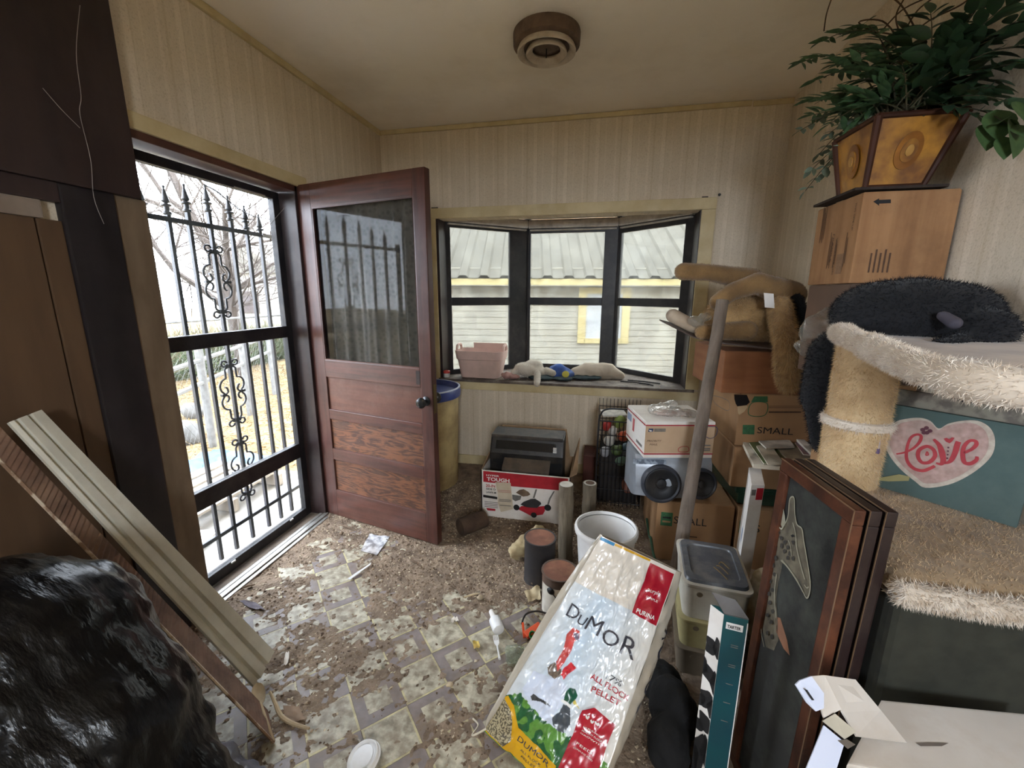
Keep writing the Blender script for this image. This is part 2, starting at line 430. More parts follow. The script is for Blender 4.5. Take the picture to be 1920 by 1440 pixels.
clear_pl = glass('clear_plastic', tint=(.94,.94,.94), dirt=.18, ds=30, refl=3.0)

# ---------------------------------------------------------------- floor
XL, XR, YB, YN, HC = -1.734, 1.104, 3.254, -1.6, 2.645
b = MB(); b.box((XL-.15, YN, -.12), (XR+.1, YB+.05, -.004))
floor = struct(b.build('floor', mat('vinyl_base', (150,138,112), (112,96,80), rough=.6, scale=6, dirt=(100,84,66), ds=6, da=.7)))
CS = .1605; V0 = V((-1.072, 1.352, 0)); E1 = V((1,-1,0))/math.sqrt(2)*CS; E2 = V((1,1,0))/math.sqrt(2)*CS
def tile_mesh(kind):
    g = .0012; h = CS - g; mb = MB()
    mb.box((-h/2,-h/2,-.004), (h/2,h/2,0))
    me_m = [vin_e if kind == 'c' else vin_p]
    q = h*.27 if kind == 'p' else h*.455
    mb.cm = 1; mb.box((-q,-q,0), (q,q,.0006)); me_m.append(vin_c)
    me = bpy.data.meshes.new('floor_tile'); me.from_pydata([tuple(p) for p in mb.v], [], mb.f)
    for mm in me_m: me.materials.append(mm)
    me.polygons.foreach_set('material_index', mb.m); me.update(); return me
tm = {'c': tile_mesh('c'), 'p': tile_mesh('p')}
cells = []
for i in range(-22, 24):
    for j in range(-22, 24):
        c = V0 + E1*(i+.5) + E2*(j+.5)
        if XL+.10 < c.x < XR-.08 and .72 < c.y < YB-.08:
            cells.append(((c.x+.5)**2 + (c.y-1.5)**2, i, j, c))
cells.sort(key=lambda q: q[0])
for _, i, j, c in cells[:296]:
    o = link_mesh('floor_tile', tm['c' if (i+j) % 2 else 'p'], floor)
    o.location = (c.x, c.y, rng.normal(0, .0003)); o.rotation_euler.z = -PI/4 + rng.normal(0, .004)
    ORG[o.name] = V((0,0,0))
# trodden dirt lying over the tiles: thicker along the walls and under the window, worn through in the middle
def dirt_h(x, y):
    base = .55*nz3((x, y, 0), 1.7, 3) + .40*nz3((x, y, 0), 4.5, 1) + .24*nz3((x, y, 0), 13, 2) + .30*nz3((x, y, 0), 31, 5) + .30*nz3((x, y, 0), 70, 8)
    edge = max(0, 1.1*(y-1.62)) + .75*max(0, (x+.42)) + .9*max(0, 1.18-(y-.0)*1.0-max(0, -(x+.95))*0)*0 + 1.5*max(0, -1.28-x)*(1 if y < 1.25 else .5)
    if x < -.85: edge += 1.4*max(0, .98-y)
    return .010*(base*1.15 + edge - .10)
mb = MB(); nx, ny = 400, 390
mb.grid(lambda a, c: V((XL+.02+a*(XR-XL-.04), .55+c*(YB-.02-.55), max(-.003, min(.016, dirt_h(XL+.02+a*(XR-XL-.04), .55+c*(YB-.02-.55)))))), nx, ny)
o = mb.build('dirt', dirtm, smooth=True, recalc=False)
tag(o, 'brown dirt and grit spread over the patterned floor', 'dirt', kind='stuff')
# crumbs and flakes
def crumbs(name, n, size, material, seed):
    r = np.random.default_rng(seed); mb = MB(); k = 0
    while k < n:
        x = r.uniform(XL+.05, .30); y = r.uniform(.75, 2.9); h = dirt_h(x, y)
        if h < .0005 and r.random() > .22: continue
        if r.random() > min(1, .35 + h*60): continue
        s = size*(.4+r.random()**2*1.5); z = max(0, min(.016, h))
        pts = []
        for _ in range(2):
            pass
        a = r.uniform(0, PI)
        p = [V((math.cos(a+t*PI/2+r.normal(0,.3))*s*r.uniform(.6,1.3), math.sin(a+t*PI/2+r.normal(0,.3))*s*r.uniform(.6,1.3), r.uniform(0, .3*s))) for t in range(4)]
        t = V((r.normal(0,.2)*s, r.normal(0,.2)*s, s*r.uniform(.4,.9)))
        c = V((x, y, z)); mb.add([c+q for q in p]+[c+t], [(0,1,4),(1,2,4),(2,3,4),(3,0,4),(3,2,1,0)]); k += 1
    o = mb.build(name, material, recalc=False); return o
o = crumbs('grit', 14000, .0046, crumb_b, 1); tag(o, 'small dark crumbs of grit scattered on the dirty floor', 'debris', kind='stuff')
o = crumbs('paint_flakes', 6500, .0044, crumb_a, 2); tag(o, 'pale flakes and chips scattered on the dirty floor', 'debris', kind='stuff')

# ---------------------------------------------------------------- walls, ceiling
T = .12
DY0, DY1, DZ = 1.36, 2.25, 2.03
WY0, WY1, WZ0, WZ1 = -.59, -.25, 1.28, 2.08
b = MB(); b.box((XL-T, YN, 0), (XL, WY0, HC)); b.box((XL-T, WY1, 0), (XL, DY0, HC)); b.box((XL-T, WY0, 0), (XL, WY1, WZ0)); b.box((XL-T, WY0, WZ1), (XL, WY1, HC)); b.box((XL-T, DY1, 0), (XL, YB+T, HC)); b.box((XL-T, DY0, DZ), (XL, DY1, HC))
struct(b.build('wall_left', wpY))
BX0, BX1, BZ0, BZ1 = -1.30, .62, .75, 2.0
b = MB(); b.box((XL, YB, 0), (BX0, YB+T, HC)); b.box((BX1, YB, 0), (XR, YB+T, HC)); b.box((BX0, YB, 0), (BX1, YB+T, BZ0-.02)); b.box((BX0, YB, BZ1), (BX1, YB+T, HC))
struct(b.build('wall_back', wpX))
b = MB(); b.box((XR, YN, 0), (XR+T, YB+T, HC)); struct(b.build('wall_right', wpY))
b = MB(); z0, z1, x0, x1 = 1.45, 2.1, .1, .8
b.box((XL-T, YN-T, 0), (XR+T, YN, z0)); b.box((XL-T, YN-T, z1), (XR+T, YN, HC)); b.box((XL-T, YN-T, z0), (x0, YN, z1)); b.box((x1, YN-T, z0), (XR+T, YN, z1)); struct(b.build('wall_near', wpX))
w5 = sroot('window_4', (.5, YN, z0))  # unseen window added behind the camera for fill light
for a0_, a1_, c0_, c1_ in ((x0, x0+.05, z0, z1), (x1-.05, x1, z0, z1), (x0, x1, z0, z0+.05), (x0, x1, z1-.05, z1)):
    b = MB(); b.box((a0_, YN-.08, c0_), (a1_, YN-.03, c1_)); b.build('window_frame', cream, w5)
b = MB(); b.box((XL-T, YN-T, HC), (XR+T, YB+T, HC+.1)); struct(b.build('ceiling', ceil_m))
w5 = sroot('window_5', (XL, -.42, WZ0))  # second added window, out of view, brings fill light from the left
for y0, y1, z0, z1 in ((WY0, WY0+.05, WZ0, WZ1), (WY1-.05, WY1, WZ0, WZ1), (WY0, WY1, WZ0, WZ0+.05), (WY0, WY1, WZ1-.05, WZ1), (WY0, WY1, 1.60, 1.64)):
    b = MB(); b.box((XL-.09, y0, z0), (XL-.04, y1, z1)); b.build('window_frame', cream, w5)
# ceiling trim strips
b = MB(); b.box((XL, YN, HC-.035), (XL+.018, YB, HC-.002)); struct(b.build('trim_1', cream, bevel=.004))
b = MB(); b.box((XL+.02, YB-.018, HC-.032), (.86, YB, HC-.002)); struct(b.build('trim_2', cream, bevel=.004))
b = MB(); b.box((.87, YB-.013, HC-.036), (XR, YB, HC-.006)); struct(b.build('trim_3', cream, bevel=.004))
# head casing over the door, window casing
b = MB(); b.box((XL, DY0, DZ-.005), (XL+.02, DY1+.07, DZ+.055)); struct(b.build('trim_4', cream, bevel=.006))
wc = sroot('trim_5', (0, YB, BZ1))
b = MB(); b.box((BX0-.08, YB-.02, BZ1), (BX1+.09, YB, BZ1+.075)); b.build('casing_head', cream, wc, bevel=.005)
b = MB(); b.box((BX1, YB-.018, BZ0), (BX1+.09, YB, BZ1)); b.build('casing_side', cream, wc, bevel=.005)
b = MB(); b.box((BX0-.08, YB-.018, BZ0), (BX0, YB, BZ1)); b.build('casing_side', cream, wc, bevel=.005)
b = MB(); b.box((BX0-.08, YB-.016, BZ0-.085), (BX1+.09, YB, BZ0-.018)); b.build('apron', cream, wc, bevel=.004)
# baseboard
b = MB(); b.box((XL, YB-.015, 0), (XR, YB, .09)); struct(b.build('baseboard_back', cream, bevel=.004))
# near left wall: casing, dark post, panelling, dark upper panel
pan = mat('tan_panelling', (92,70,50), (78,58,41), rough=.6, scale=5, st=(3,3,.5), dirt=(80,60,42), ds=3, da=.5)
casm = mat('tan_casing', (120,103,84), (104,88,70), rough=.6, scale=6, st=(3,3,.6), dirt=(90,74,58), ds=5, da=.5)
upm = mat('dark_upper_panel', (52,38,36), (40,29,29), rough=.55, scale=5, st=(3,3,.5), dirt=(70,60,58), ds=4, da=.3)
b = MB(); b.box((XL, 1.262, 0), (XL+.022, 1.375, 1.775)); struct(b.build('trim_6', casm, bevel=.006))
b = MB(); b.box((XL, 1.10, 0), (XL+.03, 1.262, 1.775)); struct(b.build('trim_7', mat('dark_post', (34,29,32), (26,22,24), rough=.5, scale=5, st=(3,3,.5), dirt=(60,54,54), ds=4, da=.4), bevel=.006))
pw = sroot('trim_8', (XL, .3, 0))
for y0, y1 in ((1.035, 1.10), (.64, 1.03)):
    b = MB(); b.box((XL, y0, 0), (XL+.018, y1, 1.66)); b.build('wall_panel', pan, pw, bevel=.004)
b = MB(); b.box((XL, .64, 1.66), (XL+.028, 1.05, 1.715)); b.build('rail_cap', mat('pale_rail', (140,128,116), (120,106,94), rough=.6, scale=8), pw, bevel=.006)
b = MB(); b.box((XL, .64, 1.775), (XL+.045, 1.345, HC-.036)); b.box((XL, .64, 1.715), (XL+.03, 1.10, 1.775)); struct(b.build('trim_9', upm, bevel=.004))
# cobweb strands
cobm = mat('cobweb', (150,142,138), rough=.9, scale=30)
for pts in ([(150,10),(143,100),(152,180),(150,215),(170,300),(176,370),(195,420)], [(80,165),(115,205),(150,240)], [(500,430),(520,405),(535,388)]):
    b = MB(); pp = [P(x, y, X=XL+.055) for x, y in pts]; b.tube(catmull(pp, 5), .0011, 4)
    tag(b.build('cobweb', cobm), {150:'long dusty cobweb strand hanging down the dark upper panel at left', 80:'short faint cobweb strand slanting across the dark upper panel', 500:'tiny cobweb in the top far corner of the storm door'}[pts[0][0]], 'cobweb')

# ---------------------------------------------------------------- doorway: jambs, threshold, storm door, gate, open panel door
b = MB(); b.box((XL-T-.03, DY1-.022, 0), (XL+.005, DY1+.03, DZ)); struct(b.build('trim_10', jambm, bevel=.004))
b = MB(); b.box((XL-T-.03, DY0-.02, 0), (XL, DY0+.02, DZ)); struct(b.build('trim_11', jambm, bevel=.004))
b = MB(); b.box((XL-T-.03, DY0, DZ-.035), (XL+.005, DY1, DZ+.002)); struct(b.build('trim_12', mahog_h, bevel=.004))
th = sroot('trim_13', (XL, 1.8, 0))
b = MB(); b.box((XL-T-.03, DY0, -.01), (XL-.03, DY1, .008)); b.build('wood_sill', mat('grey_wood_sill', (120,106,92), (92,80,70), rough=.8, scale=8, st=(6,1,1), dirt=(80,66,54), ds=10, da=.5), th, bevel=.003)
for k, (xx, w, hh) in enumerate(((-.038, .022, .014), (-.008, .03, .018), (.024, .022, .011))):
    b = MB(); b.box((XL+xx, DY0-.06, 0), (XL+xx+w, DY1-.01, hh)); b.build('threshold_strip', alum, th, bevel=.004)
SX = -1.85
sd = sroot('door_2', (SX, 1.8, 0))
def sframe(name, y0, y1, z0, z1, t=.018):
    b = MB(); b.box((SX-t, y0, z0), (SX+t, y1, z1)); b.build(name, blk, sd, bevel=.004)
sframe('stile', 1.385, 1.452, .012, 1.99); sframe('stile', 2.178, 2.225, .012, 1.99)
sframe('rail', 1.452, 2.178, 1.95, 1.99); sframe('rail', 1.452, 2.178, 1.178, 1.245); sframe('rail', 1.452, 2.178, .418, .51); sframe('rail', 1.452, 2.178, .012, .068)
for z0_, z1_ in ((1.245, 1.95), (.51, 1.178), (.068, .418)):
    b = MB(); b.box((SX-.002, 1.45, z0_), (SX+.002, 2.18, z1_)); b.build('glass_pane', door_g, sd)
b = MB(); b.box((SX+.018, 1.60, .058), (SX+.024, 1.625, .066)); b.box((SX+.018, 2.03, .058), (SX+.024, 2.055, .066)); b.build('glass_clip', white_pl, sd)
b = MB(); b.box((SX+.018, 1.92, 1.952), (SX+.023, 2.12, 1.957)); b.build('closer_strip', alum, sd)
# iron gate
GX = -1.95
gate = thing('security_gate', 'black wrought iron gate of seven spear topped bars outside the storm door', 'gate', (GX, 1.87, .03))
bars = [(1.545, 1.89), (1.654, 1.905), (1.754, 1.933), (1.868, 1.954), (1.993, 1.931), (2.094, 1.903), (2.190, 1.874)]
for y, zt in bars:
    b = MB(); b.box((GX-.0085, y-.0085, .03), (GX+.0085, y+.0085, zt-.12)); br = b.build('bar', iron, gate, bevel=.002)
    b = MB(); b.lathe([(.011, -.125), (.017, -.12), (.017, -.112), (.011, -.108), (.011, -.09), (.021, -.086), (.021, -.08), (.006, -.076), (.017, -.066), (.013, -.05), (.0035, -.012), (.006, -.006), (.0045, 0)], (GX, y, zt), 10)
    b.build('spear_finial', iron, br, smooth=True)
for zz in (1.762, .166):
    b = MB(); b.box((GX-.007, 1.43, zz-.011), (GX+.007, 2.31, zz+.011)); b.build('cross_rail', iron, gate, bevel=.002)
for y in (1.43, 2.31):
    b = MB(); b.box((GX-.012, y-.012, -.05), (GX+.012, y+.012, 1.80)); b.build('gate_post', iron, gate, bevel=.002)
def scroll(zc, yc=1.868):
    b = MB()
    for sy in (-1, 1):
        for sz in (-1, 1):
            def q(y, z): return V((GX, yc+sy*y, zc+sz*z))
            # curl at the end
            ring = [q(.034+.017*math.cos(a), .165+.015*math.sin(a)) for a in np.linspace(-2.6, 3.1, 14)]
            b.tube([q(.0, .150)]+ring, .0052, 6)
            stem = [q(.012, .148), q(.030, .138), q(.034, .130), q(.034, .095)]
            cs = [q(.036+.040*math.sin(a), .044+.040*math.cos(a)) for a in np.linspace(0.0, 2.6, 12)]
            sp = [q(.046+.020*math.sin(a)*(1-.04*k), .022+.018*math.cos(a)) for k, a in enumerate(np.linspace(2.6, 6.4, 12))]
            b.tube(stem[:1]+stem[1:]+[q(.036, .084)]+cs[1:]+sp, .0052, 6)
    b.box((GX-.011, yc-.016, zc+.140), (GX+.011, yc+.016, zc+.160)); b.box((GX-.011, yc-.016, zc-.160), (GX+.011, yc+.016, zc-.140))
    for sy in (-1, 1): b.box((GX-.008, yc+sy*.060-.014, zc-.006), (GX+.008, yc+sy*.060+.014, zc+.006))
    b.build('scroll_ornament', iron, gate, smooth=True)
for zc in (1.49, .904, .465): scroll(zc)
ch = MB(); pts = [P(x, y, X=GX+.02) for x, y in ((384,347),(405,358),(425,374),(450,393),(478,406),(509,411))]
cp = catmull(pts, 6)
for a, c in zip(cp[:-1], cp[1:]):
    d = (c-a); m_ = (a+c)/2; s_ = d.normalized()*.010; w_ = V((0,0,1)).cross(s_).normalized()*.004 if ch.f and len(ch.f) % 16 else V((0,0,.004))
    ch.tube([m_-s_, m_-s_*.4+w_, m_+s_*.4+w_, m_+s_, m_+s_*.4-w_, m_-s_*.4-w_, m_-s_], .0016, 5, cap=False)
tag(ch.build('chain', iron, loc=pts[0]), 'thin sagging chain looped over the spear tips of the iron gate', 'chain')
# open wooden door: leaf runs from the hinge into the room
HA = V((-1.752, 2.254, 0)); DD = V((.9749, -.2225, 0)).normalized(); DN = V((.2225, .9749, 0)).normalized()
TH = .043
d1 = sroot('door_1', HA)
def leaf(name, s0, s1, z0, z1, m, n0=0, n1=TH, bev=.004):
    b = MB(); b.obox(HA + DD*s0 + DN*n0 + V((0,0,z0)), DD*(s1-s0), DN*(n1-n0), (0,0,z1-z0)); return b.build(name, m, d1, bevel=bev)
LW = .902
leaf('stile', 0, .122, .012, 2.032, mahog); leaf('stile', .826, LW, .012, 2.032, mahog)
leaf('rail', .122, .826, 1.905, 2.032, mahog_h); leaf('rail', .122, .826, .938, 1.044, mahog_h); leaf('rail', .122, .826, .672, .735, mahog_h)
leaf('rail', .122, .826, .404, .478, mahog_h); leaf('rail', .122, .826, .012, .196, mahog_h)
leaf('panel', .118, .83, .73, .942, mat('plain_brown_panel', (94,57,43), (78,46,36), rough=.45, scale=5, st=(.6,.6,7), dirt=(130,105,90), ds=6, da=.3), .012, .03, 0)
leaf('panel', .118, .83, .474, .676, ply, .012, .03, 0); leaf('panel', .118, .83, .192, .408, ply, .012, .03, 0)
leaf('glass_pane', .118, .83, 1.04, 1.909, door_g, .018, .022, 0)
for z_ in (1.044, 1.905):
    b = MB(); b.bar(HA+DD*.122+DN*.008+V((0,0,z_)), HA+DD*.826+DN*.008+V((0,0,z_)), .012, .012); b.build('glazing_bead', mahog_h, d1)
for s_ in (.122, .826):
    b = MB(); b.bar(HA+DD*s_+DN*.008+V((0,0,1.044)), HA+DD*s_+DN*.008+V((0,0,1.905)), .012, .012); b.build('glazing_bead', mahog, d1)
kc = HA + DD*.862 + V((0,0,.868))
b = MB(); b.lathe([(.026, 0), (.026, .004), (.010, .008), (.009, .026), (.020, .032), (.028, .042), (.030, .052), (.024, .062), (.010, .066)], kc, 20, -DN); b.lathe([(.026, 0), (.026, .004), (.010, .008), (.009, .026), (.020, .032), (.028, .042), (.030, .052), (.024, .062), (.010, .066)], kc+DN*TH, 20, DN)
b.build('door_knob', mat('black_knob', (36,35,34), (24,23,23), rough=.25, scale=20, spec=.7), d1, smooth=True)
b = MB(); b.obox(HA+DD*LW+DN*.010+V((0,0,.80)), DD*.002, DN*.022, (0,0,.16)); b.build('latch_plate', mat('old_brass', (120,104,70), rough=.4, metal=.8, scale=20), d1)
leaf('scuff_patch', .80, .825, .955, 1.03, mat('dark_worn_wood', (44,34,32), (60,46,40), rough=.7, scale=30), -.0012, 0, 0)
for zz in (.25, 1.05, 1.80):
    b = MB(); b.tube([HA+V((0,-.004,zz-.045)), HA+V((0,-.004,zz+.045))], .007, 10); b.build('hinge', jambm, d1, smooth=True)
# curtain behind the door glass
def curt(a, c):
    s = .125 + a*.70; z = 1.035 + c*.885
    f = math.sin(a*40 + 2.4*math.sin(a*8) + .5*math.sin(c*5+a*7))*.020*(.55+.45*(1-c)) + .006*math.sin(a*80)*(1-c*.4)
    return HA + DD*s + DN*(.068 + f) + V((0,0,z))
b = MB(); b.grid(curt, 150, 24)
ct = thing('door_curtain', 'sheer white floral curtain gathered behind the glass of the open wooden door', 'curtain', HA+DD*.47+DN*.068+V((0,0,1.03)))
cm = cloth_mat('sheer_curtain', (232,229,219), (222,218,207), 60, tl=.25)
t = cm.node_tree; bsdf = t.nodes['Principled BSDF']
vo = t.nodes.new('ShaderNodeTexVoronoi'); vo.inputs['Scale'].default_value = 38; co_ = t.nodes.new('ShaderNodeTexCoord'); t.links.new(co_.outputs['Object'], vo.inputs['Vector'])
rr = t.nodes.new('ShaderNodeValToRGB'); rr.color_ramp.elements[0].position = .22; rr.color_ramp.elements[1].position = .5; rr.color_ramp.elements[0].color = lin((150,152,160)); rr.color_ramp.elements[1].color = (1,1,1,1)
t.links.new(vo.outputs['Distance'], rr.inputs['Fac'])
mxx = t.nodes.new('ShaderNodeMix'); mxx.data_type = 'RGBA'; mxx.blend_type = 'MULTIPLY'; mxx.inputs[0].default_value = .38
src = bsdf.inputs['Base Color'].links[0].from_socket
t.links.new(src, mxx.inputs[6]); t.links.new(rr.outputs['Color'], mxx.inputs[7]); t.links.new(mxx.outputs[2], bsdf.inputs['Base Color'])
for nd in t.nodes:
    if nd.type == 'BSDF_TRANSLUCENT': t.links.new(mxx.outputs[2], nd.inputs['Color'])
b.build('curtain_sheet', cm, ct, smooth='all', recalc=False)
b = MB(); b.tube([HA+DD*.11+DN*.06+V((0,0,1.925)), HA+DD*.84+DN*.06+V((0,0,1.925))], .006, 10); b.build('curtain_rod', alum, ct, smooth=True)

# ---------------------------------------------------------------- bay window
A_, B_, C_, D_ = V((-1.315,3.384,0)), V((-.70,3.93,0)), V((.11,3.93,0)), V((.665,3.418,0))
sill_m = mat('dirty_sill', (96,84,76), (70,60,54), rough=.8, scale=12, detail=8, dirt=(150,140,125), ds=9, da=.7)
b = MB(); b.prism([(BX0,YB-.03,BZ0-.02),(BX1+.06,YB-.03,BZ0-.02),(BX1+.06,YB,BZ0-.02),(.66,YB+.01,BZ0-.02),(.70,3.42,BZ0-.02),(.13,3.98,BZ0-.02),(-.72,3.98,BZ0-.02),(-1.36,3.40,BZ0-.02),(BX0-.02,YB,BZ0-.02)], (0,0,.02))
struct(b.build('trim_14', sill_m, bevel=.004))
b = MB(); b.prism([(BX0-.04,YB+.005,2.085),(BX1+.04,YB+.005,2.085),(.72,3.42,2.085),(.14,4.0,2.085),(-.73,4.0,2.085),(-1.38,3.40,2.085)], (0,0,.03))
struct(b.build('trim_15', mat('bay_ceiling', (196,178,166), (176,158,146), rough=.8, scale=5, dirt=(140,120,110), da=.4)))
b = MB(); b.prism([(BX0-.04,YB+.005,.40),(BX1+.04,YB+.005,.40),(.72,3.42,.40),(.14,4.0,.40),(-.73,4.0,.40),(-1.38,3.40,.40)], (0,0,.32)); struct(b.build('trim_16', mat('bay_skirt', (200,195,180), scale=4)))
# jambs between wall and bay, corner posts
b = MB(); b.box((BX1-.005, YB-.004, BZ0), (BX1+.035, 3.43, 2.085)); struct(b.build('trim_17', jambm, bevel=.003))
b = MB(); b.box((BX0-.035, YB-.004, BZ0), (BX0+.02, 3.43, 2.085)); struct(b.build('trim_18', jambm, bevel=.003))
for k, q in enumerate((B_, C_)):
    b = MB(); b.lathe([(.034, BZ0), (.034, 2.085)], (q.x, q.y+.012, 0), 6); struct(b.build('trim_%d' % (19+k), blk))
hr_m = mat('dirty_blind', (206,200,190), (186,178,166), rough=.6, scale=10, dirt=(120,108,96), ds=14, da=.6)
def bay_window(n, a, c, s0, s1, zt, zb, lab):
    d = (c-a).normalized(); L = (c-a).length; nn = V((d.y, -d.x, 0))       # nn points into the room
    r = sroot('window_%d' % n, a+V((0,0,BZ0)))
    def fr(name, x0, x1, z0, z1, t=.028, m=blk, off=0):
        b = MB(); b.obox(a+d*x0-nn*t/2+nn*off+V((0,0,z0)), d*(x1-x0), nn*t, (0,0,z1-z0)); return b.build(name, m, r, bevel=.003 if t > .01 else 0)
    fr('stile', 0, s0, BZ0, 2.08); fr('stile', s1, L, BZ0, 2.08)
    fr('rail', s0, s1, zt, 2.08); fr('rail', s0, s1, 1.337, 1.405); fr('rail', s0, s1, BZ0, zb)
    for z0, z1 in ((zb, 1.337), (1.405, zt)): fr('glass_pane', s0-.004, s1+.004, z0-.004, z1+.004, .004, pane_g)
    h = thing('blind_headrail', lab, 'blind', a+d*(L/2)+nn*.05+V((0,0,1.99)))
    x0, x1 = (.02, L-.02) if n == 2 else ((.04, L-.03) if n == 1 else (.03, L-.05))
    b = MB(); prof = [(.018,.085),(.052,.085),(.060,.075),(.060,.025),(.052,.016),(.018,.016)]
    b.prism([a+d*x0+nn*q+V((0,0,1.985+z)) for q, z in prof], d*(x1-x0)); b.build('headrail', hr_m, h)
    b = MB()
    for k in range(3): b.obox(a+d*(x0+.01)+nn*.022+V((0,0,1.981+k*.004)), d*(x1-x0-.02), nn*.03, (0,0,.0025))
    b.build('folded_slats', hr_m, h, kind='stuff')
bay_window(1, A_, B_, .075, .632, 1.965, .792, 'dirty white blind headrail above the left pane of the bay window')
bay_window(2, B_, C_, .032, .652+.03, 1.965, .792, 'dirty white blind headrail above the middle pane of the bay window')
bay_window(3, C_, D_, .028, .632, 1.95, .792, 'dirty white blind headrail above the right pane of the bay window')
# ---------------------------------------------------------------- outdoors
GZ = -.32
grass_m = mat('dry_ground', (124,102,66), (98,80,52), rough=.95, scale=3, detail=9, bump=.6, bs=30, dirt=(90,92,60), ds=.7, da=.5)
b = MB(); b.box((-45, -25, GZ-.3), (45, 60, GZ)); tag(struct(b.build('yard_ground', grass_m)), 'dry straw coloured yard ground outside the house', 'ground'); bpy.data.objects['yard_ground']['kind'] = 'structure'
straw = mat('straw', (132,108,68), (100,82,52), rough=.9, scale=8)
def blades(name, n, box, ln, w, m, seed, flat=.8, z=GZ):
    r = np.random.default_rng(seed); x = r.uniform(box[0], box[1], n); y = r.uniform(box[2], box[3], n)
    d = r.normal(0, 1, (n, 3)); d[:, 2] = np.abs(d[:, 2])*(1-flat)+.15; d /= np.linalg.norm(d, axis=1)[:, None]
    L = ln*(.4+r.random(n)); sdv = np.cross(d, r.normal(0, 1, (n, 3))); sdv /= np.linalg.norm(sdv, axis=1)[:, None]
    p = np.stack([x, y, np.full(n, z)], 1); v = np.empty((n, 3, 3)); v[:, 0] = p-sdv*w/2; v[:, 1] = p+sdv*w/2; v[:, 2] = p+d*L[:, None]
    me = bpy.data.meshes.new(name); me.vertices.add(n*3); me.vertices.foreach_set('co', v.ravel()); me.loops.add(n*3)
    me.loops.foreach_set('vertex_index', np.arange(n*3)); me.polygons.add(n); me.polygons.foreach_set('loop_start', np.arange(0, n*3, 3)); me.update(calc_edges=True)
    me.materials.append(m); return link_mesh(name, me, None, (0,0,0), 'stuff')
o = blades('dry_grass', 26000, (-9, -3.0, -1, 9), .10, .010, straw, 4); tag(o, 'dry straw grass covering the yard beyond the storm door', 'grass', kind='stuff')
brushm = mat('brush_twigs', (98,86,66), (78,80,54), rough=.9, scale=2)
o = blades('undergrowth', 14000, (-12.5, -8.5, -2, 14), 1.25, .020, brushm, 5, flat=.25); tag(o, 'pale tangle of dry undergrowth below the bare trees', 'brush', kind='stuff')
# unseen upper part and roof of this house, added to shade the yard outside
b = MB(); b.box((-1.98, YN-.14, 2.752), (9, 3.40, 3.0)); b.prism([(-2.3, YN-.2, 3.0), (9, YN-.2, 3.0), (9, .9, 5.6), (-2.3, .9, 5.6)][:0] or [(-2.3, YN-.2, 3.0), (-2.3, 3.85, 3.0), (-2.3, 3.0, 4.4), (-2.3, .9, 5.4), (-2.3, -1.2, 4.2)], (11.3, 0, 0))
struct(b.build('roof', mat('house_roof', (120,112,104), scale=3)))
b = MB(); b.box((XR+T, -1.74, GZ), (9, 3.36, 2.75)); struct(b.build('wall_outer', mat('house_side', (170,164,152), scale=3)))
# concrete step outside the door
b = MB(); b.box((-3.1, .9, GZ), (XL-T-.04, 2.9, -.05)); struct(b.build('door_step', mat('concrete', (126,122,116), (108,105,100), rough=.9, scale=5, bump=.3, dirt=(150,140,124), ds=3), bevel=.01))
# bare trees
bark = mat('pale_bark', (78,70,64), (60,53,48), rough=.9, scale=10, st=(1,1,.3))
def tree(loc, h, r0, seed, label):
    r = random.Random(seed); bt = MB(); bb = MB()
    def grow(mb, p, d, L, rad, lev):
        k = 4; pts = [p]; rs = [rad]
        for i in range(k):
            d = (d + V((r.gauss(0,.16), r.gauss(0,.16), r.gauss(.03,.10)))).normalized()
            p = p + d*L/k; pts.append(p); rs.append(rad*(1-.55*(i+1)/k))
        mb.tube(pts, rs, 5 if lev < 2 else 3, cap=False)
        if lev >= 4: return
        for i in range(1, k+1):
            for _ in range(2 if lev < 3 else 1):
                a = r.uniform(0, 2*PI); e = r.uniform(.5, 1.1)
                u = d.orthogonal().normalized(); w = d.cross(u)
                nd = (d*math.cos(e) + (u*math.cos(a)+w*math.sin(a))*math.sin(e)).normalized()
                grow(bb, pts[i], nd, L*r.uniform(.45,.7), rs[i]*.55, lev+1)
    grow(bt, V(loc), V((r.gauss(0,.05), r.gauss(0,.05), 1)), h, r0, 0)
    t = thing('bare_tree', label, 'tree', loc); bt.build('trunk', bark, t, smooth=True, recalc=False); bb.build('branches', bark, t, kind='stuff', recalc=False)
tree((-8.2, 5.2, GZ), 4.2, .16, 11, 'bare tree with leaning limbs seen through the upper left of the storm door')
tree((-9.5, 9.6, GZ), 4.8, .18, 12, 'bare tree seen at the right side of the storm door glass')
tree((-11.5, 7.4, GZ), 5.2, .20, 13, 'tall bare tree furthest back behind the middle of the iron gate')
tree((-7.6, 7.6, GZ), 3.6, .10, 15, 'slender bare tree just behind the wire fence')
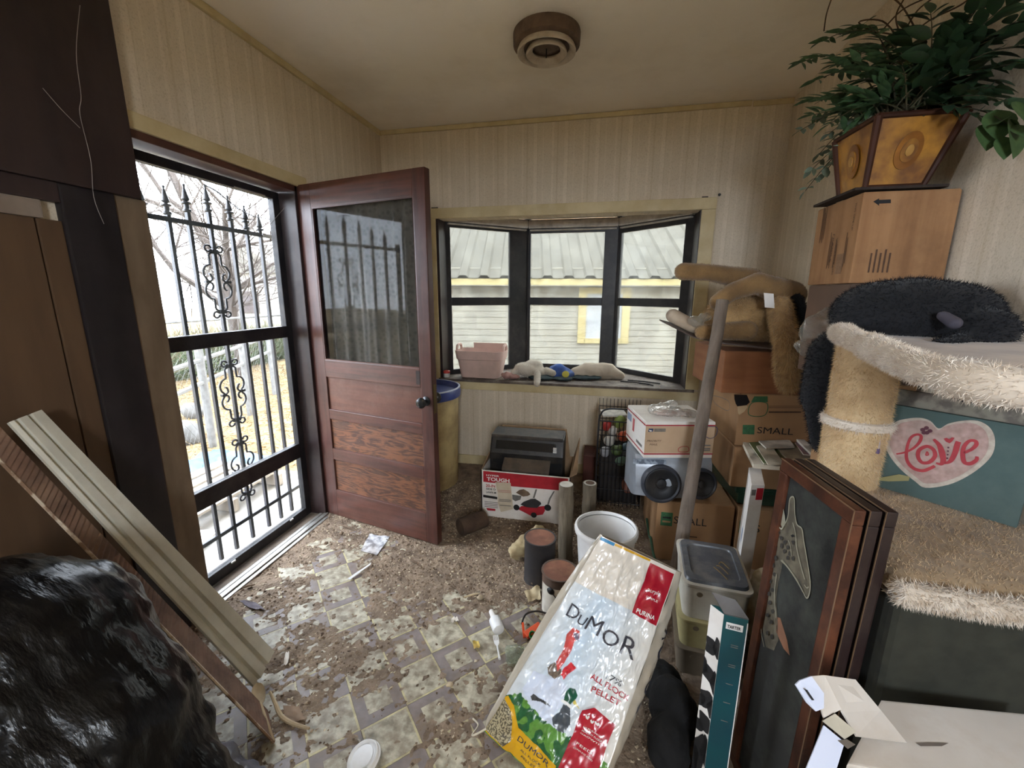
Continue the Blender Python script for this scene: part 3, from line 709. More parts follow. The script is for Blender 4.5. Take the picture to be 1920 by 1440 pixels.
# chain link fence far, white post pen nearer
fwire = mat('fence_wire', (112,112,110), (92,92,90), rough=.5, scale=20, metal=.3)
def wire_fence(label, a, c, z1, nposts, mesh, rad, rails, grp=None):
    a, c = V(a), V(c); t = thing('wire_fence', label, 'fence', (a+c)/2)
    for k in range(nposts):
        q = a.lerp(c, k/(nposts-1)); b = MB(); b.tube([q, q+V((0,0,z1-GZ+.05))], rad*1.6, 8); b.build('post', fwire, t, smooth=True)
    for z in rails:
        b = MB(); b.tube([a+V((0,0,z-GZ)), c+V((0,0,z-GZ))], rad, 6); b.build('rail', fwire, t, smooth=True)
    b = MB(); L = (c-a).length; d = (c-a).normalized(); H = z1-GZ; n = int((L+H)/mesh)
    for k in range(-int(H/mesh), int(L/mesh)):
        for s in (1, -1):
            x0, x1 = (k*mesh, k*mesh+H); zz0, zz1 = (0, H) if s == 1 else (H, 0)
            x0c, x1c = max(0, x0), min(L, x1)
            if x1c <= x0c: continue
            f = lambda x: zz0 + (zz1-zz0)*(x-x0)/H
            p0, p1 = a+d*x0c+V((0,0,f(x0c))), a+d*x1c+V((0,0,f(x1c)))
            b.tube([p0, p1], .0013, 3, cap=False)
    b.build('wire_mesh', fwire, t, kind='stuff', recalc=False)
wire_fence('long grey chain link fence below the bare trees', (-6.6, .5, GZ), (-6.6, 12, GZ), .98, 6, .15, .022, (.98,))
pa = P(395, 900, Z=GZ); pb = P(600, 800, Z=GZ)
wire_fence('nearer wire pen with pale posts and two rails outside the gate', (-3.75, 2.62, GZ), (-5.6, 6.2, GZ), .78, 4, .12, .026, (.70, .45))
wire_fence('short side of the wire pen running left from its double post', (-3.8, 2.5, GZ), (-5.9, 1.9, GZ), .80, 3, .12, .024, (.72, .30))
# junk on the step: pallet boards, flattened carton, blue tarp, rocks
greyw = mat('grey_weathered_wood', (168,160,150), (140,132,122), rough=.9, scale=8, st=(1,5,1), dirt=(110,100,90))
t = thing('pallet', 'weathered grey wooden pallet lying on the step outside the gate', 'pallet', (-2.72, 2.2, -.05))
for k in range(5):
    b = MB(); b.bar(V((-3.0+k*.13, 1.72, .055)), V((-3.04+k*.13, 2.72, .055)), .09, .018); b.build('slat', greyw, t, bevel=.003)
for yy in (1.80, 2.22, 2.64):
    b = MB(); b.bar(V((-3.06, yy, .0)), V((-2.42, yy, .0)), .04, .09); b.build('bearer', greyw, t, bevel=.003)
t = thing('flat_carton', 'white printed flattened carton lying on the step by the pallet', 'carton', (-2.3, 1.75, -.05))
b = MB(); b.obox((-2.45, 1.52, -.05), (.26, .08, 0), (-.10, .36, 0), (0, 0, .035)); o = b.build('carton_sheet', white_card, t, bevel=.003)
f = Face((-2.45+.0, 1.52, -.014), (.26,.08,0), (-.10,.36,0)); f.rect(t, 'printed_band', .1, .2, .45, .9, ink_r); f.rect(t, 'printed_band', .6, .1, .9, .5, mat('blue_ink', (60,90,160), scale=30))
rockm = mat('grey_rock', (92,90,87), (72,70,66), rough=.95, scale=6, bump=.5, bs=20)
for k, (px, py, r) in enumerate(((345, 815, .22), (362, 770, .17))):
    c = P(px, py, Z=GZ+.1); me = organic([('ell', c, (r, r*.8, r*.7), (.2,.4,.5))], .04, 3)
    o = place_mesh(me, 'rock', rockm, org=(c.x, c.y, GZ), disp=lambda q: .03*nz3(q, 9, 2)); tag(o, ['larger grey rock beside the wire pen posts', 'smaller grey rock behind the larger one by the wire pen'][k], 'rock')
c = P(405, 880, Z=GZ+.02)
def tarp(a, q): return V((c.x-.45+a*.9, c.y-.3+q*.7, GZ+.03+.07*abs(nz3((a*3,q*3,1), 1.3, 4))+.03*nz3((a*9,q*9,0),1,2)))
b = MB(); b.grid(tarp, 24, 20); tag(b.build('blue_tarp', mat('tarp_blue', (66,100,136), (54,86,120), rough=.5, scale=6), smooth='all', loc=(c.x, c.y, GZ)), 'crumpled pale blue tarp on the grass outside the gate', 'tarp')
# neighbouring house across the side yard
sid_m = mat('white_siding', (156,154,146), (144,142,135), rough=.7, scale=2, dirt=(190,184,168), ds=1.5, da=.4)
roof_m = mat('old_metal_roof', (84,80,70), (70,67,58), rough=.6, scale=1.2, st=(3,1,1), dirt=(90,85,74), ds=1.5, da=.5)
yel_m = mat('pale_yellow_trim', (196,184,136), (184,172,126), rough=.7, scale=3)
HO = V((-6, 8.0, GZ)); HD = V((.985, .172, 0)); HN = V((-.172, .985, 0))          # HN points away from us
ez = P(1065, 493, Y=9.04).z
hs_ = thing('neighbouring_house', 'white clapboard house with a ribbed metal roof beyond the bay window', 'house', HO+HD*6)
LH = 13
b = MB(); b.obox(HO, HD*LH, HN*3, (0,0,ez-GZ-.1)); b.build('wall', sid_m, hs_)
nb = int((ez-GZ-.25)/.125)
for k in range(nb):
    z = GZ+.1+k*.125; b = MB(); o_ = HO - HN*.022
    b.prism([o_+V((0,0,z))-HN*.012, o_+V((0,0,z+.125)), o_+HN*.03+V((0,0,z+.125)), o_+HN*.03+V((0,0,z))], HD*LH); b.build('siding_board', sid_m, hs_)
b = MB(); b.obox(HO-HN*.30+V((0,0,ez-.14)), HD*LH, HN*.03, (0,0,.13)); b.build('fascia', yel_m, hs_)
b = MB(); b.obox(HO-HN*.30+V((0,0,ez-.15)), HD*LH, HN*.30, (0,0,.02)); b.build('soffit', sid_m, hs_)
b = MB(); per = .42; vs = []; fs = []; prof = []
k = 0; x = 0
while x < LH:
    prof += [(x, 0), (x+.18, 0), (x+.22, .05), (x+.36, .05), (x+.40, 0)]; x += per
sl = V((0,0,.50)) + HN*.87
for x, z in prof:
    q = HO - HN*.34 + HD*x + V((0,0,ez+z)); vs += [q, q+sl*4.2]
fs = [(2*i, 2*i+2, 2*i+3, 2*i+1) for i in range(len(prof)-1)]
b.add(vs, fs); b.build('metal_roof', roof_m, hs_, recalc=False)
wv = lambda px, py: P(px, py, Y=8.95)
x0 = (wv(1098, 560)-HO).dot(HD); x1 = (wv(1172, 560)-HO).dot(HD); zt = wv(1130, 520).z; zb = wv(1130, 606).z
for s0, s1, z0, z1 in ((x0-.14, x0+.02, zb-.1, zt+.12), (x1-.02, x1+.14, zb-.1, zt+.12), (x0, x1, zt, zt+.12), (x0, x1, zb-.1, zb)):
    b = MB(); b.obox(HO-HN*.07+HD*s0+V((0,0,z0)), HD*(s1-s0), HN*.05, (0,0,z1-z0)); b.build('window_trim', yel_m, hs_)
b = MB(); b.obox(HO-HN*.045+HD*x0+V((0,0,zb)), HD*(x1-x0), HN*.01, (0,0,zt-zb)); b.build('window_pane', mat('far_pane', (190,196,204), (170,176,186), rough=.1, scale=2), hs_)
t_ = P(1232, 690, Z=GZ)
cr = thing('storage_crate', 'pale grey crate standing in the side yard outside the right pane', 'crate', (.95, 5.6, GZ))
b = MB(); b.obox((.55, 5.5, GZ), (.75,.1,0), (-.08,.5,0), (0,0,.48)); b.build('body', mat('crate_grey', (176,176,178), (150,150,152), rough=.7, scale=5), cr, bevel=.02)
b = MB(); b.obox((.51, 5.46, GZ+.48), (.83,.11,0), (-.09,.58,0), (0,0,.05)); b.build('lid', mat('crate_grey'.replace('grey','lid'), (190,188,184), scale=5), cr, bevel=.015)
o = blades('side_yard_weeds', 1600, (.3, 1.9, 5.0, 6.6), .7, .008, brushm, 9, flat=.3); tag(o, 'dry weeds growing around the grey crate outside the right pane', 'weeds', kind='stuff')
# pale shed at the right edge of the door view
sh = thing('distant_shed', 'pale far shed showing at the right edge of the storm door glass', 'shed', (-14, 16, GZ))
b = MB(); b.box((-16, 15, GZ), (-12.5, 18, 2.2)); b.build('wall', sid_m, sh)
b = MB(); b.prism([(-16.3, 14.7, 2.2), (-12.2, 14.7, 2.2), (-14.2, 14.7, 3.4)], (0, 3.6, 0)); b.build('roof', roof_m, sh)
b = MB(); b.box((-14.6, 14.96, .6), (-13.8, 15.02, 1.5)); b.build('window', jambm, sh)
# neighbouring row of evergreen bushes far along the fence
gb = mat('dull_green_leaf', (74,86,56), (58,70,44), rough=.9, scale=4)
o = blades('evergreen_brush', 5000, (-9.6, -8.4, 3, 12), .9, .03, gb, 19, flat=.2); tag(o, 'dull green brush behind the chain link fence', 'brush', kind='stuff')
# ================================================================ things in the room
def face_px(f, pts, ox=0, oy=0, s=1.0, k=1):
    """points traced off the photo, dropped onto a face plane"""
    out = []
    for x, y in pts:
        r = FW + RR*((ox+x/s-960)/F_PX) - UU*((oy+y/s-720)/F_PX)
        t = (f.o - V((0,0,CAMZ))).dot(f.n)/r.dot(f.n)
        out.append(V((0,0,CAMZ)) + r*t + f.n*f.off*k)
    return out
def trace(f, parent, name, pts, m, ox=0, oy=0, s=1.0, k=1):
    pp = face_px(f, pts, ox, oy, s, k)
    a = sum((pp[i].cross(pp[(i+1) % len(pp)]) for i in range(len(pp))), V((0,0,0)))
    if a.dot(f.n) < 0: pp = pp[::-1]
    return poly(parent, name, pp, m)
def stroke(f, parent, name, pts, w, m, ox=0, oy=0, s=1.0, k=1, closed=False):
    pp = catmull(face_px(f, pts, ox, oy, s, k), 5, closed); n = len(pp); vs = []; fs = []
    ws = w if isinstance(w, (list, tuple)) else [w, w]
    for i, p in enumerate(pp):
        d = (pp[(i+1) % n]-pp[i-1]) if closed else (pp[min(i+1, n-1)]-pp[max(i-1, 0)])
        sdv = f.n.cross(d).normalized(); t = i/(n-1)*(len(ws)-1); j = min(int(t), len(ws)-2); ww = ws[j]+(ws[j+1]-ws[j])*(t-j)
        vs += [p-sdv*ww/2, p+sdv*ww/2]
    fs = [(2*i, 2*((i+1) % n), 2*((i+1) % n)+1, 2*i+1) for i in range(n if closed else n-1)]
    b = MB(); b.add(vs, fs); return b.build(name, m, parent, recalc=False)
def rot2(x, y, a): return (x*math.cos(a)-y*math.sin(a), x*math.sin(a)+y*math.cos(a))
def carton(name, label, cat, c, w, d, h, yaw=0, m=None, group=None, tape=True, bev=.004, flaps=True):
    """closed box: c = front-left bottom corner, width along u, depth along v"""
    u = V((*rot2(1, 0, yaw), 0)); v = V((*rot2(0, 1, yaw), 0)); c = V(c); m = m or board
    t = thing(name, label, cat, c + u*w/2 + v*d/2, group)
    b = MB(); b.obox(c, u*w, v*d, (0,0,h)); b.build('body', m, t, bevel=bev)
    if flaps:
        for k in (0, 1):
            b = MB(); b.obox(c+u*.003+v*(.003 if k == 0 else d/2+.0015)+V((0,0,h)), u*(w-.006), v*(d/2-.0045), (0,0,.0025)); b.build('flap', m, t)
    if tape:
        b = MB(); b.obox(c+u*0+v*(d/2-.024)+V((0,0,h+.0026)), u*w, v*.048, (0,0,.0006)); b.build('tape', tape_m, t)
    F = dict(front=Face(c, u*w, (0,0,h)), left=Face(c+v*d, -v*d, (0,0,h)), right=Face(c+u*w, v*d, (0,0,h)), top=Face(c+V((0,0,h+.003)), u*w, v*d))
    return t, F
tape_m = mat('packing_tape', (176,146,108), (166,134,98), rough=.3, scale=6)
fur_gold = mat('gold_plush', (176,142,94), (136,104,64), rough=.95, scale=9, sheen=.3, dirt=(120,88,52), ds=4, da=.3)
fur_gold2 = mat('gold_fibres', (192,158,108), (152,118,74), rough=.95, scale=40, sheen=.3)
fur_blk = mat('black_plush', (20,20,24), (13,13,16), rough=.95, scale=9, sheen=.1)
fur_blk2 = mat('black_fibres', (24,24,28), (16,16,20), rough=.9, scale=40)
fur_wht = mat('white_fleece', (214,202,186), (186,168,146), rough=.95, scale=7, sheen=.3, dirt=(160,136,108), ds=4, da=.5)
fur_wht2 = mat('white_fibres', (226,216,202), (190,172,150), rough=.95, scale=30, sheen=.3)
fur_bge = mat('beige_carpet', (176,150,116), (146,122,92), rough=.95, scale=6, sheen=.2, dirt=(120,96,70), ds=3, da=.5)
fur_bge2 = mat('beige_fibres', (190,164,128), (154,128,96), rough=.95, scale=30, sheen=.2)

# ---------------------------------------------------------------- black bag, trim pieces and spoon at the left
bagm = mat('black_bag_film', (6,6,8), (4,4,5), rough=.30, scale=6, spec=.28, bump=.6, bs=14, st=(1,3,1), dirt=(16,15,15), ds=5, da=.3)
bsh = []
for px_, py_, dd_, r_ in ((15,1270,.95,.27), (95,1240,1.0,.20), (150,1370,.95,.22), (255,1440,1.0,.165), (60,1480,.9,.26), (330,1500,1.0,.13), (190,1270,1.05,.11)):
    c = P(px_, py_, d=dd_); bsh.append(('ell', (max(c.x, -1.69+r_), c.y, c.z), (r_, r_, r_), (0,0,0)))
    bsh.append(('cap', (max(c.x, -1.69+r_), c.y, c.z), (max(c.x, -1.69+r_), c.y, .16), r_, .16))
me = organic(bsh, .018, 6)
def wr(q): return .020*abs(nz3((q.x, q.y*1.3, q.z), 6.5, 2)) + .010*nz3((q.x*1.0, q.y*2.6, q.z*1.6), 13, 4) + .005*nz3((q.x, q.y, q.z), 34, 6) - .014
o = place_mesh(me, 'trash_bag', bagm, org=(-1.30,.55,0), disp=wr); tag(o, 'big bulging black plastic bag heaped by the dark panelling at left', 'bag')
gm = mat('grey_film', (96,98,108), (70,72,82), rough=.28, scale=8, spec=.6, bump=.4, bs=20)
c = P(372, 1452, Z=.10)
me = organic([('ell', (c.x,c.y,.07), (.11,.09,.09), (0,0,.3)), ('ell', (c.x+.10,c.y+.02,.04), (.09,.07,.05), (0,0,0))], .012, 3)
o = place_mesh(me, 'plastic_bag', gm, org=(c.x,c.y,0), disp=lambda q: .016*abs(nz3(q, 22, 3))+.008*nz3(q, 50, 1)); tag(o, 'crumpled translucent grey plastic bag on the floor in front of the black bag', 'bag')
# long white metal trim piece leaning from the floor to the panelling
beige_al = mat('offwhite_metal', (206,204,192), (190,187,174), rough=.45, scale=6, st=(1,1,1), dirt=(140,128,110), ds=5, da=.35)
def profile_strip(parent, name, a0, b0, a1, b1, prof, m):
    """sweep a cross profile (w fraction, height) between two end lines a0-b0 and a1-b1"""
    n = (b0-a0).cross(a1-a0).normalized()
    if n.z < 0 and n.x < 0: n = -n
    q0 = [a0+(b0-a0)*w+n*hh for w, hh in prof]; q1 = [a1+(b1-a1)*w+n*hh for w, hh in prof]
    k = len(prof); b = MB()
    b.add(q0+q1, [tuple(range(k-1, -1, -1)), tuple(range(k, 2*k))]+[(i, (i+1) % k, (i+1) % k+k, i+k) for i in range(k)])
    return b.build(name, m, parent, bevel=.0015)
a0 = P(513,1222,Z=.055); b0 = P(474,1290,Z=.02); a1 = P(76,769,X=-1.645); b1 = P(12,794,X=-1.64)
wt = thing('metal_trim_piece', 'long offwhite ridged metal trim piece leaning from the floor against the panelling', 'trim', (a0+b0)/2)
prof = [(0,0),(.0,.006),(.34,.010),(.38,-.004),(.43,-.004),(.47,.010),(.74,.014),(.78,.002),(.84,.002),(.88,.016),(1.0,.012),(1.0,0),(.8,-.010),(.4,-.012)]
profile_strip(wt, 'ridged_strip', a0, b0, a1, b1, prof, beige_al)
for px, py in ((470,1197),(440,1168)):
    q = P(px, py, d=1.62)
# brown ribbed strip just beneath it
ribm = mat('brown_mesh_strip', (112,84,68), (86,64,52), rough=.8, scale=14, dirt=(140,120,100), ds=9, da=.4)
c0 = P(468,1302,Z=.03); d0 = P(514,1394,Z=.006); c1 = P(-8,792,X=-1.66)+V((.0,0,-.01)); d1_ = P(-30,835,X=-1.655)
# one long board: upper edge runs along the white strip, lower edge along the bag
e0 = P(500,1333,Z=.02)
bs_ = thing('ribbed_strip', 'brown ribbed mesh strip lying along the underside of the offwhite trim', 'strip', (e0+d0)/2)
nrm = (d0-e0).cross(c1-e0).normalized()
if nrm.dot(V((0,-1,1))) < 0: nrm = -nrm
b = MB(); nR = 260
b.grid(lambda a, q: (e0.lerp(c1, q)).lerp(d0.lerp(d1_, q), a) + nrm*(.003*math.sin(q*nR*1.6)*(1 if .06 < a < .9 else 0)-.004), 6, 900)
b.build('ribbed_sheet', ribm, bs_, smooth='all', recalc=False)
b = MB(); b.tube([d0+V((0,0,.004)), d1_+V((0,0,.004))], .0045, 6); b.build('pale_edge', mat('pale_chipped_edge', (196,180,160), (130,104,84), rough=.8, scale=22, lo=.45, hi=.55), bs_, smooth=True)
# wooden spoon and root
spm = mat('pale_wood', (196,178,146), (160,138,106), rough=.75, scale=8, st=(1,1,1), dirt=(100,84,66), ds=12, da=.4)
s0 = P(487,1318,Z=.055); s1 = P(512,1391,Z=.012); sb = P(482,1284,Z=.07)
t = thing('wooden_spoon', 'weathered wooden spoon lying at the foot of the brown ribbed strip', 'spoon', (s0.x, s0.y, 0))
b = MB(); b.tube([s0, s0.lerp(s1,.5)+V((0,0,.004)), s1], [.0065,.006,.0072], 8); b.build('handle', spm, t, smooth=True)
d_ = (sb-s0); w_ = d_.cross(V((0,0,1))).normalized()*.021; nn = w_.cross(d_).normalized()
b = MB()
def bowl(a, q, off=0):
    x = -1+2*q; w = math.sqrt(max(0, 1-x*x)); y = (-1+2*a)*w
    return s0 + d_*(x*.62+.5) + w_*y + nn*(-.012*(1-x*x)*(1-(y/(w+1e-6))**2)+off)
b.grid(lambda a, q: bowl(a, q), 9, 13); b.grid(lambda a, q: bowl(a, q, -.004), 9, 13); b.build('bowl', spm, t, smooth=True)
pts = catmull([P(x,y,Z=z) for x, y, z in ((506,1296,.05),(516,1318,.03),(527,1342,.014),(548,1356,.012),(580,1366,.014))], 6)
b = MB(); b.tube(pts, [.004+.0035*math.sin(PI*i/len(pts)) for i in range(len(pts))], 7); tag(b.build('dry_root', spm, smooth=True, loc=(pts[10].x, pts[10].y, 0)), 'curved pale dry root beside the wooden spoon', 'root')

# ---------------------------------------------------------------- litter on the floor
def flat_sheet(name, label, cat, corners, m, curl=.006, n=10, parts=None, seed=0, thick=0):
    q = [P(x, y, Z=.012) for x, y in corners]
    def f(a, c):
        p = q[0].lerp(q[1], a).lerp(q[3].lerp(q[2], a), c)
        h = max(0, min(.016, dirt_h(p.x, p.y)))
        return V((p.x, p.y, h + .002 + curl*(.5+nz3((a*2.2, c*2.2, seed), 1.3, seed)) + curl*1.6*(abs(a-.5)**3+abs(c-.5)**3)*4*abs(nz3((a,c,seed),2,seed+3))))
    b = MB(); b.grid(f, n, n); o = b.build(name, m, smooth='all', recalc=False, loc=(sum((p.x for p in q))/4, sum((p.y for p in q))/4, .012))
    return tag(o, label, cat)
flat_sheet('seed_packet', 'glossy grey and white printed packet lying under the open door edge', 'packet', [(693,1001),(731,1005),(706,1040),(676,1030)], mat('packet_print', (206,206,208), (130,132,138), rough=.3, scale=28, lo=.42, hi=.58, dirt=(160,140,120)), seed=1)
flat_sheet('fabric_scrap', 'purplish grey torn scrap near the lower end of the offwhite trim', 'scrap', [(448,1124),(480,1128),(498,1142),(470,1140)], mat('grey_scrap', (120,112,118), (96,88,94), rough=.8, scale=20), seed=2)
flat_sheet('cardboard_scrap', 'square brown cardboard scrap beside the dry root', 'scrap', [(530,1320),(560,1322),(572,1348),(535,1350)], mat('brown_scrap', (150,126,104), (124,104,86), rough=.9, scale=9), seed=3)
flat_sheet('paper_scrap', 'cream paper scrap leaning by the pale paint can', 'scrap', [(983,1108),(1012,1098),(1014,1122),(990,1128)], mat('cream_scrap', (206,190,154), (180,160,124), rough=.9, scale=14), curl=.010, seed=4)
flat_sheet('dry_leaf', 'curled yellow leaf on the dirt left of the feed bag', 'leaf', [(886,1202),(897,1200),(900,1212),(889,1216)], mat('yellow_leaf', (206,182,96), (170,140,70), rough=.8, scale=14), curl=.012, n=6, seed=5)
flat_sheet('foam_chip', 'small white foam chip on the dirt near the middle of the floor', 'chip', [(843,1158),(857,1156),(860,1163),(847,1166)], mat('foam_white', (226,220,210), (200,190,176), rough=.9, scale=20), curl=.012, n=6, seed=6)
flat_sheet('white_shard', 'thin white shard near the end of the offwhite trim', 'shard', [(535,1222),(543,1225),(540,1245),(532,1246)], MATS['foam_white'], curl=.012, n=6, seed=7)
# plastic knife
k0 = P(654,1086,Z=.012); k1 = P(697,1056,Z=.014)
t = thing('plastic_knife', 'white plastic knife lying on the dirt in front of the open door', 'knife', (k0+k1)/2)
b = MB(); b.bar(k0, k0.lerp(k1,.45), .017, .003); b.build('handle', white_pl, t, bevel=.001)
d_ = k1-k0; w_ = d_.cross(V((0,0,1))).normalized()
b = MB(); b.prism([k0+d_*.45-w_*.006, k0+d_*.45+w_*.006, k0+d_*.9+w_*.006, k1-w_*.004], (0,0,.002)); b.build('blade', white_pl, t)
# cup lid, round, lying near the front
lc = P(683,1424,Z=.012)
t = thing('cup_lid', 'white plastic cup lid lying tilted on the floor at the front', 'lid', (lc.x, lc.y, 0))
ax = V((-.22,-.18,1)).normalized()
b = MB(); b.lathe([(.052,.0),(.053,.004),(.050,.006),(.048,.016),(.044,.018),(.040,.014),(.036,.013),(.002,.012)], lc, 36, ax); b.build('rim', white_pl, t, smooth=True)
b = MB(); b.lathe([(.033,.0135),(.033,.016),(.030,.0165),(.002,.0165)], lc, 30, ax); b.build('raised_centre', white_pl, t, smooth=True)
flat_sheet('clear_wrapper', 'clear crinkled wrapper stuck behind the white cup lid', 'wrapper', [(664,1388),(702,1380),(718,1412),(712,1440)], clear_pl, curl=.02, seed=8)
# white bottle, fork, clear bottle, orange clip with green cap near the feed bag
c = P(932,1182,Z=.02)
t = thing('white_bottle', 'small white plastic bottle lying on the dirt above the fork', 'bottle', (c.x, c.y, 0))
a = P(936,1183,Z=.028); q = P(921,1146,Z=.028); d_ = (q-a)
b = MB(); b.tube([a, a+d_*.04, a+d_*.12, a+d_*.55, a+d_*.66], [.017,.024,.026,.026,.014], 14); b.build('body', white_pl, t, smooth=True)
b = MB(); b.tube([a+d_*.66, a+d_*1.0], [.013,.011], 14); b.build('cap', white_card, t, smooth=True)
f0 = P(937,1236,Z=.012); f1 = P(929,1192,Z=.02); d_ = f1-f0; w_ = d_.cross(V((0,0,1))).normalized()
t = thing('plastic_fork', 'white plastic fork lying below the small white bottle', 'fork', (f0+f1)/2)
b = MB(); b.tube([f0, f0+d_*.3, f0+d_*.55], [.0055,.004,.0035], 8); b.build('handle', white_pl, t, smooth=True)
b = MB(); b.prism([f0+d_*.55-w_*.003, f0+d_*.55+w_*.003, f0+d_*.66+w_*.010, f0+d_*.78+w_*.011, f0+d_*.78-w_*.011, f0+d_*.66-w_*.010], (0,0,.002)); b.build('head', white_pl, t)
for k in range(4):
    b = MB(); s_ = (-.009+k*.006); b.bar(f0+d_*.77+w_*s_, f0+d_*1.0+w_*s_+V((0,0,.003)), .0034, .002); b.build('tine', white_pl, t)
a = P(948,1228,Z=.034); q = P(998,1222,Z=.034); d_ = q-a
t = thing('clear_bottle', 'clear plastic bottle lying half under the left edge of the feed bag', 'bottle', (a.x, a.y, 0))
b = MB(); b.tube([a, a+d_*.05, a+d_*.55, a+d_*.70, a+d_*.74], [.022,.032,.032,.020,.014], 16); b.build('body', glass('bottle_clear', tint=(.88,.92,.86), dirt=.35, ds=20, refl=2.5, dcol=(190,196,180)), t, smooth=True)
b = MB(); b.tube([a+d_*.72, a+d_*.86], .016, 16); b.build('cap', mat('pale_cap', (196,206,196), scale=5), t, smooth=True)
orm = mat('orange_plastic', (226,84,40), (200,70,34), rough=.4, scale=8, dirt=(150,100,80), ds=14, da=.4); grn = mat('green_plastic', (30,130,66), (24,110,56), rough=.35, scale=8)
c = P(992,1186,Z=.02)
t = thing('orange_squirter', 'orange plastic clip with a black cable beside the feed bag', 'clip', (c.x, c.y, 0))
b = MB(); b.bar(P(980,1168,Z=.03), P(983,1196,Z=.012), .010, .010); b.build('jaw', orm, t, bevel=.002)
b = MB(); b.bar(P(985,1192,Z=.02), P(1014,1172,Z=.03), .034, .016); b.build('body', orm, t, bevel=.005)
b = MB(); b.tube(catmull([P(x,y,Z=z) for x,y,z in ((978,1170,.02),(986,1152,.03),(1005,1146,.035),(1024,1150,.03),(1034,1156,.015))], 5), .004, 6); b.build('cable', black_pl, t, smooth=True)
c = P(1000,1190,Z=.03); b = MB(); b.lathe([(.010,-.012),(.016,.010),(.013,.010),(.008,-.008)], c, 16, (-.3,-.7,.5)); tag(b.build('plastic_button', grn, smooth=True, loc=(c.x,c.y,0)), 'small round green plastic cup beside the orange clip', 'cup')
# loose twigs and bits
for k, (x0_, y0_, x1_, y1_, lab) in enumerate(((640,985,668,995,'short brown twig on the dirt near the threshold'), (930,1038,955,1052,'thin brown twig on the dirt left of the black paint can'), (770,1050,790,1062,'small dark stick on the dirt in front of the door edge'), (870,1120,900,1112,'pale thin stick on the dirt in the middle of the floor'), (452,1103,478,1096,'reddish brown wood sliver by the threshold end'))):
    a, q = P(x0_,y0_,Z=.014), P(x1_,y1_,Z=.016); b = MB(); b.tube([a, a.lerp(q,.5)+V((.002,0,.004)), q], [.004,.005,.003], 6)
    tag(b.build('twig', crumb_b if k != 3 else spm, smooth=True, loc=(a.x,a.y,0)), lab, 'twig')
for k, (x, y, r, lab) in enumerate(((640,1000,.014,'dark clod of dirt near the threshold, left of the printed packet'), (612,1018,.013,'smaller dark clod of dirt close to the threshold'), (893,1262,.010,'dark lump on the tiles beside the feed bag'), (711,1240,.010,'dark green-black lump on a cream tile mid floor'), (843,1283,.014,'pale clod on the tiles in front of the feed bag'), (900,1120,.016,'pale stone on the dirt above the small white bottle'), (1000,1092,.018,'brown clod at the foot of the black paint can'))):
    c = P(x, y, Z=.018); me = organic([('ell', c, (r, r*.8, r*.7), (0,0,.6))], .0035, 2)
    o = place_mesh(me, 'clod', crumb_b if k in (0,1,2,3,6) else crumb_a, org=(c.x,c.y,0), disp=lambda q: .004*nz3(q, 90, 2)); tag(o, lab, 'clod')

# ---------------------------------------------------------------- paint cans, posts, log, pail
def paint_can(label, c, r, h, bm_, lid_m, n0='paint_can'):
    t = thing(n0, label, 'can', c); c = V(c)
    b = MB(); b.lathe([(r,0),(r+.003,.003),(r,.008),(r,h-.010),(r+.004,h-.006),(r+.004,h),(r-.004,h),(r-.008,h-.006)], c, 32, cap1=False); b.build('body', bm_, t, smooth=True)
    b = MB(); b.lathe([(r-.004,h-.001),(r-.010,h-.008),(r-.014,h-.010),(r-.020,h-.006),(.001,h-.006)], c, 32); b.build('lid', lid_m, t, smooth=True)
    return t
paint_can('black paint can with a rusty lid standing behind the pale one', (-.258, 1.905, 0), .078, .238, mat('sooty_can', (30,28,30), (46,40,38), rough=.6, scale=6, dirt=(80,66,56), ds=9, da=.3), rust)
t = paint_can('pale labelled paint can with a rusty lid by the feed bag', (-.138, 1.712, 0), .080, .205, mat('rusty_can_side', (86,70,60), (60,48,42), rough=.6, scale=8, dirt=(130,90,66), ds=9, da=.6), rust)
b = MB(); rr_ = .0812; b.grid(lambda a, q: V((-.138+rr_*math.cos(-2.75+a*2.0), 1.712+rr_*math.sin(-2.75+a*2.0), .012+q*.150)), 20, 6)
b.build('can_label', mat('torn_label', (216,210,196), (180,172,158), rough=.7, scale=9, dirt=(130,110,90), ds=10, da=.5), t, smooth='all', recalc=False)
b = MB(); b.lathe([(.014,0),(.018,.004),(.010,.012),(.001,.014)], (-.138+.082*math.cos(-1.95), 1.712+.082*math.sin(-1.95), .150), 14, (math.cos(-1.95), math.sin(-1.95), 0)); b.build('bail_ear', black_pl, t, smooth=True)
b = MB(); b.tube(catmull([V((-.138+.083*math.cos(a), 1.712+.083*math.sin(a), .150-.10*math.sin((a+1.95)/1.6*PI/2) if a > -1.95 else .15)) for a in np.linspace(-1.95, -.35, 8)], 3), .002, 5); b.build('bail', iron, t, smooth=True)
